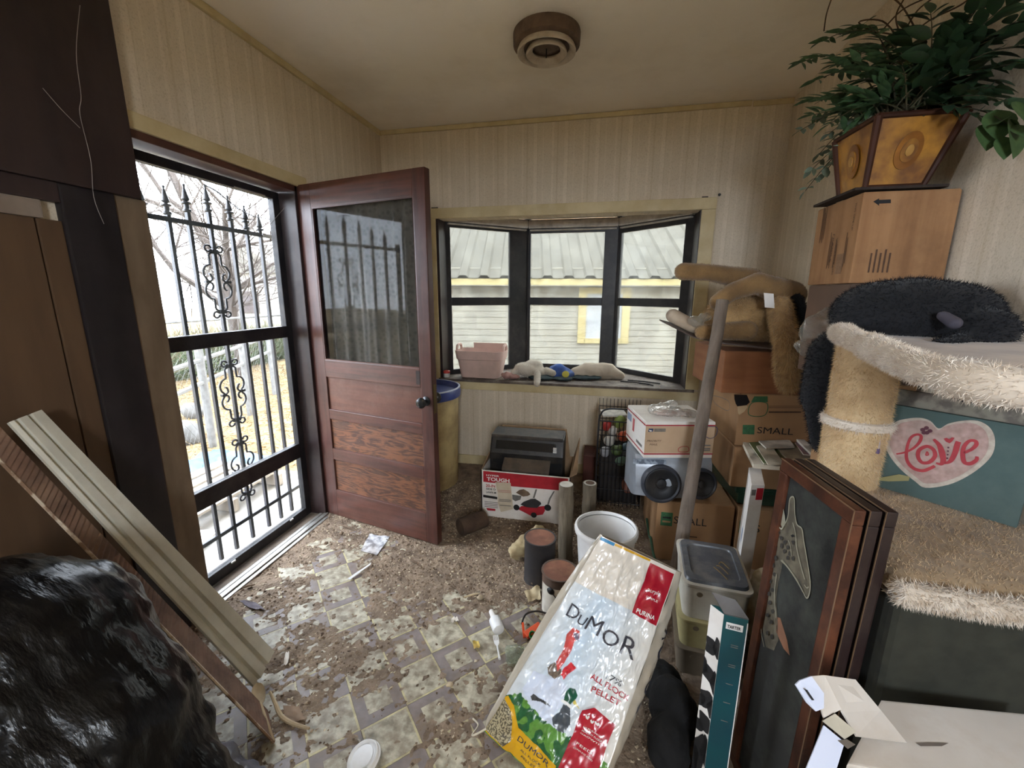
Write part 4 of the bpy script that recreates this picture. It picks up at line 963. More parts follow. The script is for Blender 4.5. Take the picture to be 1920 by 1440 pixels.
# crumpled paper bag behind the black can
c = P(972,1030,Z=.05)
me = organic([('cap', (-.40,2.05,.03), (-.30,2.12,.10), .04, .05), ('ell', (-.31,2.10,.07), (.06,.05,.07), (0,0,.4))], .010, 2)
o = place_mesh(me, 'paper_bag', mat('stained_paper', (186,170,132), (150,130,96), rough=.9, scale=10, dirt=(96,74,54), ds=9, da=.6), org=(-.34,2.08,0), disp=lambda q: .030*nz3(q, 20, 2)+.018*abs(nz3(q, 45, 5))); tag(o, 'crumpled stained paper bag on the floor behind the black paint can', 'bag')
postm = mat('grey_bark_post', (122,110,92), (90,80,66), rough=.9, scale=9, st=(3,3,.5), bump=.8, bs=22, dirt=(70,62,50), ds=6, da=.5)
postt = mat('cut_post_top', (190,186,176), (160,154,142), rough=.85, scale=16)
def post(label, c, r, h, lean=(0,0)):
    t = thing('wooden_post', label, 'post', c); c = V(c); top = c+V((lean[0], lean[1], h))
    b = MB(); pts = [c.lerp(top, k/8)+V((nz3((k,0,r*50),.7,1)*.004, nz3((k,2,r*50),.7,2)*.004, 0)) for k in range(9)]; b.tube(pts, [r*(1.04+.06*nz3((k,5,c.x*9),.9,3)) for k in range(9)], 18); b.build('trunk', postm, t, smooth=True)
    d = (top-c).normalized(); b = MB(); b.lathe([(r*.93,0),(r*.90,.002),(.001,.0022)], top, 18, d); b.build('cut_end', postt, t, smooth=True)
    return t, top
post('grey wooden post with a pale cut top in front of the mower carton', (-.140, 2.085, 0), .038, .452, (-.008,.0))
t, top = post('shorter hollow grey post just right of the pale topped one', (-.028, 2.30, 0), .038, .372)
b = MB(); b.lathe([(.026,.0024),(.024,.0036),(.001,.0037)], top, 16); b.build('dark_core', ink_d, t)
c0, c1 = P(873,985,Z=.055), P(908,972,Z=.055); d_ = (c1-c0)
t = thing('log', 'short thick log lying on the dirt between the door and the mower carton', 'log', (c0.x, c0.y, 0))
b = MB(); b.tube([c0-d_*.3, c0, c1], [.05,.055,.053], 18); b.build('trunk', mat('dark_bark', (84,66,52), (60,46,38), rough=.95, scale=9, bump=.8, bs=30), t, smooth=True)
b = MB(); b.lathe([(.050,0),(.048,.002),(.001,.0022)], c1, 18, d_); b.build('cut_end', mat('brown_cut', (112,86,66), (88,66,50), rough=.9, scale=14), t, smooth=True)
t = thing('pail', 'white plastic pail standing behind the feed bag', 'pail', (.062, 1.865, 0))
b = MB(); b.lathe([(.108,0),(.112,.004),(.138,.345),(.134,.345),(.108,.010),(.001,.009)], (.062,1.865,0), 40, cap1=False); b.build('body', white_pl, t, smooth=True)
b = MB(); b.lathe([(.136,.335),(.147,.335),(.149,.352),(.145,.362),(.138,.364),(.133,.352)], (.062,1.865,0), 40, cap0=False, cap1=False); b.build('rim', white_pl, t, smooth=True)

# ---------------------------------------------------------------- mower carton with the printer inside
mc = thing('mower_carton', 'open red and white lawn mower carton below the bay window', 'carton', (-.44, 2.6, 0))
x0, x1, y0, y1, hh, tk = -.722, -.150, 2.44, 2.80, .328, .006
kraft_in = mat('inner_cardboard', (150,122,92), (130,104,78), rough=.9, scale=5, dirt=(96,78,60), ds=5, da=.5)
for nm, a, q, m in (('front_wall', (x0,y0,0), (x1,y0+tk,hh), white_card), ('back_wall', (x0,y1-tk,0), (x1,y1,hh), kraft_in), ('side_wall', (x0,y0,0), (x0+tk,y1,hh), white_card), ('side_wall', (x1-tk,y0,0), (x1,y1,hh), kraft_in), ('bottom', (x0,y0,0), (x1,y1,tk), kraft_in)):
    b = MB(); b.box(a, q); b.build(nm, m, mc)
b = MB(); b.prism([(x0+.02,y1-.004,hh),(x1-.03,y1-.004,hh),(x1-.06,y1+.03,hh+.185),(x0+.05,y1+.03,hh+.185)], (0,.005,0)); b.build('flap', kraft_in, mc)
b = MB(); b.prism([(x0,y0+.01,hh),(x0,y1-.01,hh),(x0+.03,y1-.005,hh+.165),(x0+.02,y0+.25,hh+.10)], (.005,0,0)); b.build('flap', kraft_in, mc)
b = MB(); b.prism([(x1-.005,y0+.01,hh),(x1-.005,y1-.01,hh),(x1+.03,y1-.005,hh+.14),(x1+.035,y0+.02,hh+.02)], (.005,0,0)); b.build('flap', kraft_in, mc)
F = Face((x0,y0,0), (x1-x0,0,0), (0,0,hh))
U = lambda px: (px-110)/1690.0
def Vv(px, py): return 1-(py-(130+85*U(px)))/ (965.0+10)
def q(pts): return [(U(a), Vv(a, c)) for a, c in pts]
F.patch(mc, 'printed_band', q([(155,150),(1760,230),(1760,475),(690,435),(690,368),(390,368),(390,390),(155,372)]), ink_r)
F.text(mc, 'HYPER', U(215), Vv(215,248), .012, ink_w, width=.086, k=2, bold=.02); F.text(mc, 'TOUGH', U(225), Vv(225,340), .024, ink_w, width=.150, k=2, bold=.03)
F.text(mc, '20-IN', U(205), Vv(205,470), .019, ink_r, width=.062, k=2, bold=.02); F.text(mc, 'SIDE D', U(210), Vv(210,530), .013, ink_k, width=.064, k=2, bold=.02); F.text(mc, 'LAWN M', U(210), Vv(210,600), .014, ink_k, width=.066, k=2, bold=.02)
F.patch(mc, 'printed_bar', q([(150,640),(430,672),(430,722),(150,692)]), ink_k, 2)
lab = mat('worn_label', (206,194,172), (190,176,152), rough=.6, scale=14)
F.patch(mc, 'stuck_label', q([(392,366),(690,366),(740,905),(500,985),(440,800),(440,620)]), lab, 2)
for yy in (530, 560, 720, 750, 840): F.patch(mc, 'label_line', q([(440+ (yy-500)*.1,yy-8),(700,yy-4),(700,yy+10),(440+(yy-500)*.1,yy+6)]), ink_s if yy > 600 else mat('faded_red', (190,140,126), scale=9), 3)
for k in range(4): F.patch(mc, 'small_print', q([(175,775+k*34),(440,790+k*34),(440,802+k*34),(175,787+k*34)]), ink_s, 2)
F.patch(mc, 'printed_tag', q([(210,915),(390,925),(390,970),(230,965)]), ink_r, 2)
F.patch(mc, 'printed_deck', q([(830,900),(900,830),(1180,830),(1340,800),(1350,900),(1310,980),(1200,1005),(1170,1040),(1080,1020),(960,960)]), ink_r, 2)
F.patch(mc, 'printed_engine', q([(880,800),(940,740),(1080,670),(1160,660),(1260,720),(1280,760),(1200,850),(1050,850),(980,840)]), mat('dark_grey_ink', (60,58,58), (44,42,42), scale=14), 3)
for a, c, r in ((805,865,.020), (1400,830,.022), (1140,1000,.019)): F.disc(mc, 'printed_wheel', U(a), Vv(a,c), r, ink_k, 3)
for p_ in (((1115,650),(1165,470),(1195,470),(1150,650)), ((1390,760),(1420,640),(1500,490),(1525,490),(1450,650),(1420,770))): F.patch(mc, 'printed_handle', q(p_), ink_s, 2)
F.patch(mc, 'printed_bag', q([(790,560),(860,500),(940,480),(1030,530),(1070,580),(1020,615),(930,635)]), mat('bag_ink', (120,100,80), (90,70,54), scale=20), 2)
F.patch(mc, 'printed_badge', q([(720,605),(900,620),(880,700),(780,740),(725,700)]), ink_s, 2)
pr = thing('printer', 'dusty black printer sitting inside the open mower carton', 'printer', (-.44, 2.64, .05))
b = MB(); b.prism([(-.70,2.60,.02),(-.70,2.78,.02),(-.70,2.78,.515),(-.70,2.62,.505),(-.70,2.575,.40)], (.49,0,0)); b.build('body', black_pl, pr, bevel=.012)
b = MB(); b.prism([(-.66,2.586,.425),(-.66,2.607,.475),(-.66,2.602,.480),(-.66,2.578,.428)], (.40,0,0)); b.build('control_panel', mat('panel_dark', (18,18,20), rough=.2, scale=9, dirt=(60,54,50), da=.4), pr, bevel=.003)
for z_ in (.448, .430):
    b = MB(); b.obox((-.275,2.570,z_), (.022,0,0), (0,.012,.005), (0,-.004,.012)); b.build('button', white_pl, pr)
dusty = mat('dusty_grey', (92,82,72), (70,62,54), rough=.9, scale=9, dirt=(120,100,80), ds=12, da=.6)
b = MB(); b.prism([(-.60,2.50,.325),(-.60,2.60,.385),(-.60,2.60,.375),(-.60,2.50,.300)], (.31,0,0)); b.build('output_tray', dusty, pr, bevel=.004)
b = MB(); b.box((-.68,2.578,.33),(-.22,2.60,.395)); b.build('paper_slot', mat('slot_black', (10,10,11), rough=.8, scale=9), pr)
b = MB(); b.box((-.695,2.60,.495),(-.215,2.775,.520)); b.build('scanner_lid', mat('dusty_lid', (52,48,46), (38,36,35), rough=.7, scale=9, dirt=(110,96,80), ds=7, da=.5), pr, bevel=.008)
# ---------------------------------------------------------------- barrel behind the door
bc = V((-1.285, 2.85, 0))
t = thing('barrel_bin', 'tan round bin with a blue lid rim standing behind the open door', 'bin', bc)
b = MB(); b.lathe([(.235,0),(.243,.004),(.262,.70),(.255,.70),(.25,.60),(.001,.60)], bc, 40); b.build('body', mat('tan_bin', (186,164,116), (166,142,98), rough=.6, scale=5, dirt=(110,90,66), ds=5, da=.6), t, smooth=True)
blu = mat('blue_plastic', (48,62,120), (38,50,104), rough=.35, scale=6, dirt=(110,110,120), ds=9, da=.3)
b = MB(); b.lathe([(.262,.69),(.276,.695),(.280,.735),(.272,.760),(.262,.762),(.256,.742),(.24,.728),(.001,.728)], bc, 40); b.build('lid', blu, t, smooth=True)
b = MB(); b.lathe([(.270,.757),(.276,.757),(.276,.764),(.266,.766),(.262,.761)], bc, 40, cap0=False, cap1=False); b.build('lid_rim', mat('pale_rim', (170,174,190), scale=6), t, smooth=True)
# ---------------------------------------------------------------- moving cartons under the lion
dash = lambda F, t, m, a0, b0, a1, b1, n=3, h=.03: [F.rect(t, 'small_print', a0, b0-(b0-b1)*k/n, a1-(.1 if k % 2 else 0), b0-(b0-b1)*k/n-h, m) for k in range(n)]
def moving_logo(F, t, a, b, sa, sb, k=1):
    F.rect(t, 'green_badge', a, b, a+sa, b+sb, ink_g, k)
    for i in range(2): F.rect(t, 'badge_line', a+sa*.15, b+sb*(.25+.3*i), a+sa*.85, b+sb*(.38+.3*i), ink_k if i else board, k+1)
tA, FA = carton('moving_carton', 'plain moving carton on the floor under the silver stereo', 'carton', (.333, 2.195, 0), .385, .50, .358, .02, group='stack of moving cartons by the right wall')
moving_logo(FA['front'], tA, .06, .60, .155, .22); FA['front'].text(tA, 'SMALL', .235, .655, .043, ink_k, width=.165, k=2); FA['front'].rect(tA, 'small_print', .42, .45, .56, .47, ink_d)
for k in range(7):
    pts = [V((.335-.001, 2.21+.05*k+.012*math.sin(k*2), .02+.012*k)), V((.335-.001, 2.22+.05*k, .10-.008*k)), V((.335-.001, 2.235+.05*k, .05))]
b = MB(); b.tube(catmull([V((.345,2.172,.012)),V((.33,2.18,.05)),V((.322,2.26,.09)),V((.326,2.36,.05)),V((.318,2.46,.10))],6), .007, 8); tag(b.build('garden_hose', mat('dull_green_cord', (70,104,80), (56,86,64), rough=.7, scale=9), smooth=True, loc=(.33,2.2,0)), 'dull green hose lying against the foot of the carton behind the pail', 'hose')
tB, FB = carton('moving_carton', 'second floor level carton to the right of the one under the stereo', 'carton', (.735, 2.20, 0), .36, .52, .352, 0, group='stack of moving cartons by the right wall')
moving_logo(FB['front'], tB, .03, .62, .15, .20); FB['front'].text(tB, 'S', .24, .66, .043, ink_k, k=2)
grt = mat('dark_green_tote', (34,66,50), (24,50,38), rough=.45, scale=7, dirt=(90,90,76), ds=8, da=.3)
t = thing('storage_tote', 'shallow dark green plastic tote wedged between the cartons', 'tote', (.86, 2.45, .36))
b = MB(); b.prism([(.735,2.235,.366),(1.085,2.235,.366),(1.085,2.82,.366),(.66,2.82,.366)], (0,0,.066)); b.build('body', grt, t, bevel=.008)
b = MB(); b.prism([(.715,2.215,.432),(1.09,2.215,.432),(1.09,2.84,.432),(.635,2.84,.432)], (0,0,.035)); b.build('lid', grt, t, bevel=.01)
for k in range(3):
    b = MB(); b.box((.75+.0*k, 2.209, .437+.009*k), (1.08, 2.214, .441+.009*k)); b.build('lid_rib', grt, t)
tE, FE = carton('plain_carton', 'plain brown carton with magazines on top, under the torn carton', 'carton', (.682, 2.205, .470), .40, .64, .212, .05, group='stack of moving cartons by the right wall', tape=False)
tC, FC = carton('moving_carton', 'torn moving carton with a hole at its corner, under the plush dog box', 'carton', (.686, 2.225, .688), .40, .48, .268, .05, group='stack of moving cartons by the right wall')
f = FC['front']
S7 = dict(ox=1360, oy=700, s=7.2)
trace(f, tC, 'torn_hole', [(118,285),(290,290),(330,390),(285,430),(160,445),(140,410),(122,350)], mat('hole_dark', (26,20,18), rough=1, scale=9), **S7)
trace(f, tC, 'torn_edge', [(160,447),(285,432),(300,455),(250,520),(190,560),(170,540)], mat('torn_paper', (190,164,128), rough=.9, scale=20), **S7)
trace(f, tC, 'green_badge', [(390,310),(570,310),(570,388),(345,388)], ink_g, **S7)
stroke(f, tC, 'badge_outline', [(355,400),(560,405),(530,565),(320,560)], .004, ink_g, closed=True, **S7)
trace(f, tC, 'green_badge', [(235,695),(395,695),(390,825),(230,820)], ink_g, **S7)
o0 = face_px(f, [(425,805)], 1360, 700, 7.2)[0]; a_ = (o0-f.o).dot(f.u)/f.u.length_squared; b_ = (o0-f.o).dot(f.v)/f.v.length_squared
f.text(tC, 'SMALL', a_, b_, .034, ink_k, width=.165, k=2)
for yy in (440, 460, 512): trace(f, tC, 'small_print', [(585,yy),(1020,yy),(1020,yy+(22 if yy == 512 else 6)),(585,yy+(22 if yy == 512 else 6))], ink_d, **S7)
fl = FC['left']
stroke(fl, tC, 'printed_diagram', [fl_ for fl_ in ((1338,742),(1366,752),(1365,770),(1341,756))], .003, ink_s, closed=True)
tD, FD = carton('brown_carton', 'reddish brown carton under the reclining plush dog', 'carton', (.588, 2.205, .961), .40, .46, .205, .10, m=board_d, group='stack of moving cartons by the right wall')
# magazines and books on the plain carton
cols = [(214,206,190), (86,104,60), (196,188,170), (120,70,84), (206,200,190), (150,140,120), (228,224,218)]
def book(label, quad, z, th, cover, k):
    q = [P(x, y, Z=z) for x, y in quad]; c = sum((p for p in q), V((0,0,0)))/4
    t = thing('magazine', label, 'book', (c.x, c.y, z), 'magazines on the plain carton')
    b = MB(); b.prism([c+(p-c)*.985+V((0,0,.0012)) for p in q], (0,0,th-.0024)); b.build('page_block', mat('page_edges', (222,214,196), (196,186,164), rough=.9, scale=60, st=(.3,.3,9)), t)
    m = mat('cover_%d' % k, cover, tuple(int(x*.72) for x in cover), rough=.4, scale=9, lo=.42, hi=.58, dirt=(150,140,120), ds=9, da=.4)
    b = MB(); b.prism([p+V((0,0,th-.0012)) for p in q], (0,0,.0012)); b.build('cover', m, t)
    b = MB(); b.prism(q, (0,0,.0012)); b.build('cover', m, t)
book('thick pale book at the left end of the magazines, its page edges showing', [(1390,832),(1412,878),(1462,882),(1434,832)], .686, .020, cols[0], 0)
book('green covered magazine lying in the middle of the spread', [(1404,832),(1432,872),(1474,870),(1450,831)], .707, .008, cols[1], 1)
book('grey patterned magazine lying open to the right of the green one', [(1442,831),(1476,864),(1530,862),(1508,829)], .707, .010, cols[5], 2)
book('pale creased magazine overlapping the green one', [(1418,838),(1440,873),(1470,872),(1444,834)], .716, .006, cols[2], 5)
book('beige magazine on top near the back of the spread', [(1422,829),(1436,842),(1490,840),(1480,827)], .7235, .007, cols[4], 6)
book('dark pink magazine near the foot of the scratching post', [(1490,832),(1506,854),(1548,858),(1530,828)], .718, .008, cols[3], 3)
book('thin white booklet slanting across the right end of the magazines', [(1492,826),(1520,854),(1534,852),(1504,824)], .727, .010, cols[6], 4)
# white flat carton standing under the front edge of the books
t = thing('flat_white_box', 'tall thin white box with a red sticker standing behind the framed pictures', 'box', (.69, 1.90, 0))
b = MB(); b.obox((.625,1.80,0), (.055,.012,0), (.05,.20,0), (.012,0,.662)); b.build('body', white_card, t, bevel=.003)
f = Face((.625,1.80,0), (.055,.012,0), (.012,0,.662)); f.rect(t, 'red_sticker', .45, .90, .95, .98, ink_r); f.rect(t, 'grey_print', .08, .93, .40, .97, ink_s)
f = Face((.675,2.0,0), (-.05,-.20,0), (.012,0,.662)); f.rect(t, 'blue_print', .6, .55, .75, .65, mat('pale_blue_ink', (150,164,190), scale=9))

# ---------------------------------------------------------------- stereo, postal carton, plastic bag
silv = mat('silver_plastic', (170,176,184), (150,156,164), rough=.35, scale=6, metal=.2, dirt=(120,112,104), ds=9, da=.4)
t = thing('stereo', 'silver portable stereo with a round black speaker under the postal carton', 'stereo', (.41, 2.30, .361))
b = MB(); b.add([], [])
def shell(a, q):
    x = -.20+.40*a; bulge = .035*math.cos((a-.5)*PI); zz = q
    prof = [(.06,.0),(.0,.02),(-.015,.10),(.005,.20),(.03,.24),(.20,.25),(.22,.22),(.22,.0),(.06,.0)]
    k = min(int(zz*8), 7); f_ = zz*8-k; y, z = prof[k][0]+(prof[k+1][0]-prof[k][0])*f_, prof[k][1]+(prof[k+1][1]-prof[k][1])*f_
    r = rot2(x, y-(bulge if y < .1 else 0), .18); return V((.405+r[0], 2.225+r[1], .3615+z))
b = MB(); b.grid(shell, 24, 33)
for s_ in (0, 1):
    k0 = len(b.v); b.add([shell(s_, q/32) for q in range(32)], [tuple(range(32))])
b.build('body', silv, t, smooth=True)
def spk(cx, cz, r):
    rr_ = rot2(cx, -.052+abs(cx)*.12, .18); c = V((.405+rr_[0], 2.225+rr_[1], .3615+cz)); ax = V((*rot2(cx*.8, -1, .18), .12)).normalized()
    b = MB(); b.lathe([(r*1.18,-.03),(r*1.18,.010),(r*1.05,.018),(r*.98,.012),(r*.9,.006)], c, 36, ax, cap1=False); b.build('speaker_ring', mat('dark_grey_plastic', (62,64,70), (50,52,58), rough=.4, scale=7), t, smooth=True)
    b = MB(); b.lathe([(r*.98,.010),(r*.9,.012),(r*.55,.0),(r*.34,.0),(r*.28,.010),(r*.001,.013)], c, 36, ax, cap0=False); b.build('speaker_cone', black_pl, t, smooth=True)
spk(-.075, .105, .086); spk(.135, .105, .07)
b = MB(); b.obox((.405-.215, 2.18-.02, .3615+.205), (.17,.03,0), (-.002,.015,.02), (0,-.008,.004)); b.build('disc_panel', mat('pale_panel', (150,160,172), (96,104,116), rough=.35, scale=40, lo=.45, hi=.55), t, bevel=.002)
tU, FU = carton('postal_carton', 'white postal carton with red stripes on top of the silver stereo', 'carton', (.236, 2.125, .618), .352, .33, .190, .22, m=white_card, tape=False)
for nm in ('front', 'left'):
    f = FU[nm]; f.rect(tU, 'red_stripe', 0, .90, 1, .935, ink_r); f.rect(tU, 'red_stripe', 0, .10, 1, .135, ink_r)
f = FU['front']
kraft = mat('kraft_front', (196,168,138), (184,156,126), rough=.85, scale=5, dirt=(160,134,106), da=.3)
f.rect(tU, 'kraft_panel', .002, .14, .998, .895, kraft, .5)
blu_i = mat('navy_ink', (44,60,96), scale=30)
f.patch(tU, 'eagle_badge', [(.04,.74),(.11,.74),(.115,.83),(.045,.83)], blu_i, 1); f.patch(tU, 'eagle_mark', [(.045,.80),(.10,.775),(.075,.765),(.11,.75),(.06,.755)], ink_w, 2)
for yy in (.81, .765): f.rect(tU, 'small_print', .125, yy-.02, .29, yy+.02, ink_s)
f.text(tU, 'PRIORITY', .03, .46, .011, ink_d, width=.075, k=2, italic=.3); f.text(tU, 'MAIL', .07, .36, .011, ink_d, width=.042, k=2, italic=.3)
stroke(f, tU, 'shield_outline', [(1319,800),(1343,801),(1342,816),(1331,822),(1318,815)], .003, blu_i, closed=False); f.rect(tU, 'shield_line', .79, .66, .87, .69, ink_s)
stroke(f, tU, 'red_stamp', [(1272,841),(1280,837),(1290,838),(1290,846),(1274,847)], .003, ink_r, closed=True)
for yy in (.36, .27, .22): f.rect(tU, 'small_print', .73, yy-.018, .96, yy+.018, ink_s)
f = FU['left']; f.rect(tU, 'red_panel', .36, .42, .46, .80, mat('pale_red', (206,110,110), scale=9)); f.rect(tU, 'blue_print', .04, .62, .28, .84, mat('pale_blue_ink', (150,164,190), scale=9)); f.rect(tU, 'small_print', .60, .22, .90, .30, ink_s)
me = organic([('ell', (.36,2.30,.825), (.10,.06,.022), (0,0,.2)), ('ell', (.47,2.30,.82), (.07,.05,.016), (0,.1,.2)), ('cap', (.28,2.33,.826), (.40,2.38,.846), .018, .022), ('cap', (.50,2.31,.816), (.545,2.34,.815), .012, .008)], .006, 2)
o = place_mesh(me, 'plastic_bag', glass('milky_plastic', tint=(.9,.9,.9), dirt=.34, ds=18, refl=3.5, dcol=(226,222,214)), org=(.40,2.3,.81), disp=lambda q: .010*abs(nz3(q, 30, 3))+.004*nz3(q, 70, 1)); tag(o, 'crumpled milky plastic bag folded on top of the postal carton', 'bag')
me = organic([('ell', (.35,2.29,.820), (.07,.045,.012), (0,0,.2)), ('ell', (.44,2.30,.818), (.06,.04,.010), (0,0,.2))], .007, 2)
o = place_mesh(me, 'packed_cloth', mat('dusty_pink_cloth', (206,186,176), (176,156,146), rough=.9, scale=16), org=(.38,2.3,.81)); tag(o, 'dusty pinkish cloth inside the milky plastic bag on the postal carton', 'cloth')

# ---------------------------------------------------------------- wire crate of toys against the back wall
t = thing('wire_crate', 'black wire crate of toys standing between the mower carton and the postal carton', 'crate', (.14, 2.90, 0))
X0, X1, Y0, Y1, ZT = .005, .30, 2.74, 3.14, .675
b = MB(); r_ = .0022
for i in range(12):
    x = X0+(X1-X0)*i/11; b.tube([(x,Y0,0),(x,Y0,ZT-.06)], r_, 4, cap=False); b.tube([(x,Y1,0),(x,Y1,ZT)], r_, 4, cap=False)
for i in range(14):
    y = Y0+(Y1-Y0)*i/13; b.tube([(X0,y,0),(X0,y,ZT-.02)], r_, 4, cap=False); b.tube([(X1,y,0),(X1,y,ZT-.06)], r_, 4, cap=False)
for z in np.linspace(.04, ZT-.06, 7):
    b.tube([(X0,Y0,z),(X1,Y0,z),(X1,Y1,z),(X0,Y1,z),(X0,Y0,z)], r_*1.3, 4, cap=False)
b.build('wire_grid', iron, t, kind='stuff')
b = MB(); b.tube(catmull([V((X0,2.70,0)),V((X0,2.70,.55)),V((X0+.01,2.70,.67)),V((X0+.05,2.70,.71)),V((X0+.15,2.70,.715)),V((X1,2.70,.71))],6), .006, 8); b.build('hoop_frame', iron, t, smooth=True)
b = MB(); b.tube([(X0,2.73,.62),(X1,2.73,.62)], .004, 6); b.build('top_bar', iron, t)
tc_ = [((216,96,60),'orange'), ((190,60,54),'red'), ((150,170,90),'lime green'), ((200,196,186),'white'), ((110,140,160),'blue grey'), ((90,110,60),'dark green'), ((206,180,90),'yellow'), ((170,170,176),'grey'), ((150,90,70),'rust brown'), ((120,150,130),'sea green'), ((196,190,180),'cream')]
spots = [(.17,2.80,.50,.04),(.06,2.82,.56,.032),(.14,2.80,.60,.038),(.08,2.80,.46,.040),(.20,2.81,.42,.036),(.13,2.79,.40,.038),(.23,2.80,.56,.036),(.055,2.80,.38,.034),(.22,2.80,.16,.042),(.16,2.80,.32,.036),(.10,2.81,.53,.03)]
for k, (x, y, z, r) in enumerate(spots):
    cc, nm = tc_[k]; me = organic([('ell', (x,y,z), (r,r*.9,r*(.9+.35*(k % 3))), (.3*k,.2,.1)), ('ell', (x+r*.6,y,z+r*.7), (r*.5,r*.5,r*.45), (0,0,0))], .009, 2)
    o = place_mesh(me, 'toy', mat('toy_%s' % nm.replace(' ', '_'), cc, tuple(int(v*.8) for v in cc), rough=.5, scale=9), org=(x,y,z)); tag(o, '%s toy behind the bars of the black wire crate' % nm, 'toy', 'toys in the wire crate')
b = MB(); b.box((.02,2.80,.0),(.28,3.12,.36)); tag(b.build('dark_sack', mat('dark_sack', (50,44,40), (36,32,30), rough=.9, scale=9, bump=.4, bs=20), bevel=.03, seg=3, loc=(.15,2.95,0)), 'dark sack filling the bottom of the wire crate', 'sack')
b = MB(); b.obox((.03,2.76,.640), (.16,.03,0), (-.02,.14,.0), (0,0,.012)); tag(b.build('folded_paper', mat('newsprint', (196,192,184), (160,156,150), rough=.9, scale=40), bevel=.002, loc=(.1,2.8,.64)), 'folded newspaper lying on top of the wire crate', 'paper')
b = MB(); b.box((-.09,2.90,0),(-.005,3.12,.30)); tag(b.build('red_brown_box', mat('dull_maroon', (86,46,36), (66,36,30), rough=.8, scale=6), bevel=.004, loc=(-.05,3.0,0)), 'dull red brown box in the shadow left of the wire crate', 'box')

# ---------------------------------------------------------------- feed bag
q00, q10, q01, q11 = P(1128,1005,d=1.45), P(1268,1070,d=1.42), P(908,1372,Z=.03), P(1105,1545,Z=.03)
bn = (q10-q00).cross(q01-q00).normalized()
if bn.dot(V((0,-1,.3))) < 0: bn = -bn
def bagp(u, v, off=0):
    p = q00.lerp(q10, u).lerp(q01.lerp(q11, u), v)
    w = math.sin(PI*min(1, max(0, u)))**.6 * math.sin(PI*min(1, max(0, v*.96+.02)))**.6
    cr = .012*nz3((u*3.0, v*5.0, .3), 1.6, 2) + .008*nz3((u*6, v*9, .7), 1.8, 5) + .007*(.3-abs(nz3((u*7+v*6, v*9-u*3, .1), 1.4, 8))) + .004*(.3-abs(nz3((u*14-v*9, v*17+u*6, .5), 1.5, 4)))
    return p + bn*(.020*w + cr*min(1, 8*v+.15)*(.4+.6*min(1, 6*u, 6*(1-u))) + off)
fb = thing('feed_bag', 'crumpled printed sack of poultry feed slumped in the foreground', 'bag', (q01+q11)/2)
NU, NV = 230, 380
mb = MB(); mb.grid(lambda u, v: bagp(u, v), NU, NV)
from_poly = lambda pts: [(a, c) for a, c in pts]
def inside(x, y, pl):
    r = False; n = len(pl); j = n-1
    for i in range(n):
        xi, yi = pl[i]; xj, yj = pl[j]
        if (yi > y) != (yj > y) and x < (xj-xi)*(y-yi)/(yj-yi)+xi: r = not r
        j = i
    return r
hor = [(-.02,.83),(.05,.80),(.104,.775),(.271,.795),(.477,.80),(.62,.79),(.95,.80),(1.02,.82)]
PR = dict(tneck=[(.223,.417),(.3,.419),(.329,.449),(.297,.467),(.313,.509),(.306,.569),(.285,.606),(.235,.577),(.244,.521),(.197,.456)],
 thead=[(.243,.434),(.305,.429),(.334,.458),(.282,.456)], tred=[(.329,.586),(.359,.546),(.429,.556),(.398,.596),(.381,.627),(.329,.613)],
 tbody=[(.179,.61),(.226,.58),(.316,.594),(.342,.614),(.298,.641),(.226,.635)], gw=[(.092,.754),(.105,.664),(.347,.629),(.435,.645),(.462,.7),(.437,.753),(.458,.798),(.366,.8),(.234,.785),(.124,.766)],
 dhead=[(.46,.639),(.506,.632),(.546,.647),(.54,.668),(.518,.697),(.458,.697),(.447,.663)], dbill=[(.534,.664),(.602,.684),(.535,.681)],
 dbody=[(.47,.706),(.53,.702),(.587,.751),(.575,.793),(.526,.802),(.462,.794),(.432,.772),(.465,.734)], dtail=[(.185,.754),(.197,.739),(.255,.741),(.312,.734),(.377,.741),(.289,.748),(.216,.766)])
L_ = lambda c: np.array(lin(c)[:3])
def print_col(u, v):
    n = nz3((u*9, v*14, 0), 1.5, 3); n2 = nz3((u*40, v*60, 0), 1.2, 6)
    sky = L_((196,212,226))*(1-min(1, abs(u-.35)*1.3)) + L_((222,214,200))*min(1, abs(u-.35)*1.3)
    hv = next((hor[i][1]+(hor[i+1][1]-hor[i][1])*(u-hor[i][0])/(hor[i+1][0]-hor[i][0]) for i in range(len(hor)-1) if hor[i][0] <= u <= hor[i+1][0]), .8)
    c = sky if v < hv+.012*n2 else (L_((92,140,60))*(1+.25*n2) if n > -.05 else L_((44,92,54))*(1+.3*n2))
    if v < .24: c = L_((218,210,198))
    if inside(u, v, PR['gw']): c = L_((206,214,230))
    if inside(u, v, PR['dtail']): c = L_((60,60,60))
    if inside(u, v, PR['dbody']): c = L_((72,78,84))*(1+.3*n2)
    if inside(u, v, PR['dbill']): c = L_((200,180,80))
    if inside(u, v, PR['dhead']): c = L_((24,84,60))*(1+.4*n)
    if .692 < v < .704 and .44 < u < .54: c = L_((230,230,226))
    if inside(u, v, PR['tbody']): c = L_((110,96,84))*(1+.8*n2)
    if inside(u, v, PR['tred']): c = L_((206,50,60))*(1+.5*n2)
    if inside(u, v, PR['tneck']): c = L_((196,74,72))*(1+.35*n)
    if inside(u, v, PR['thead']): c = L_((120,110,130))*(1+.6*n2)
    return c
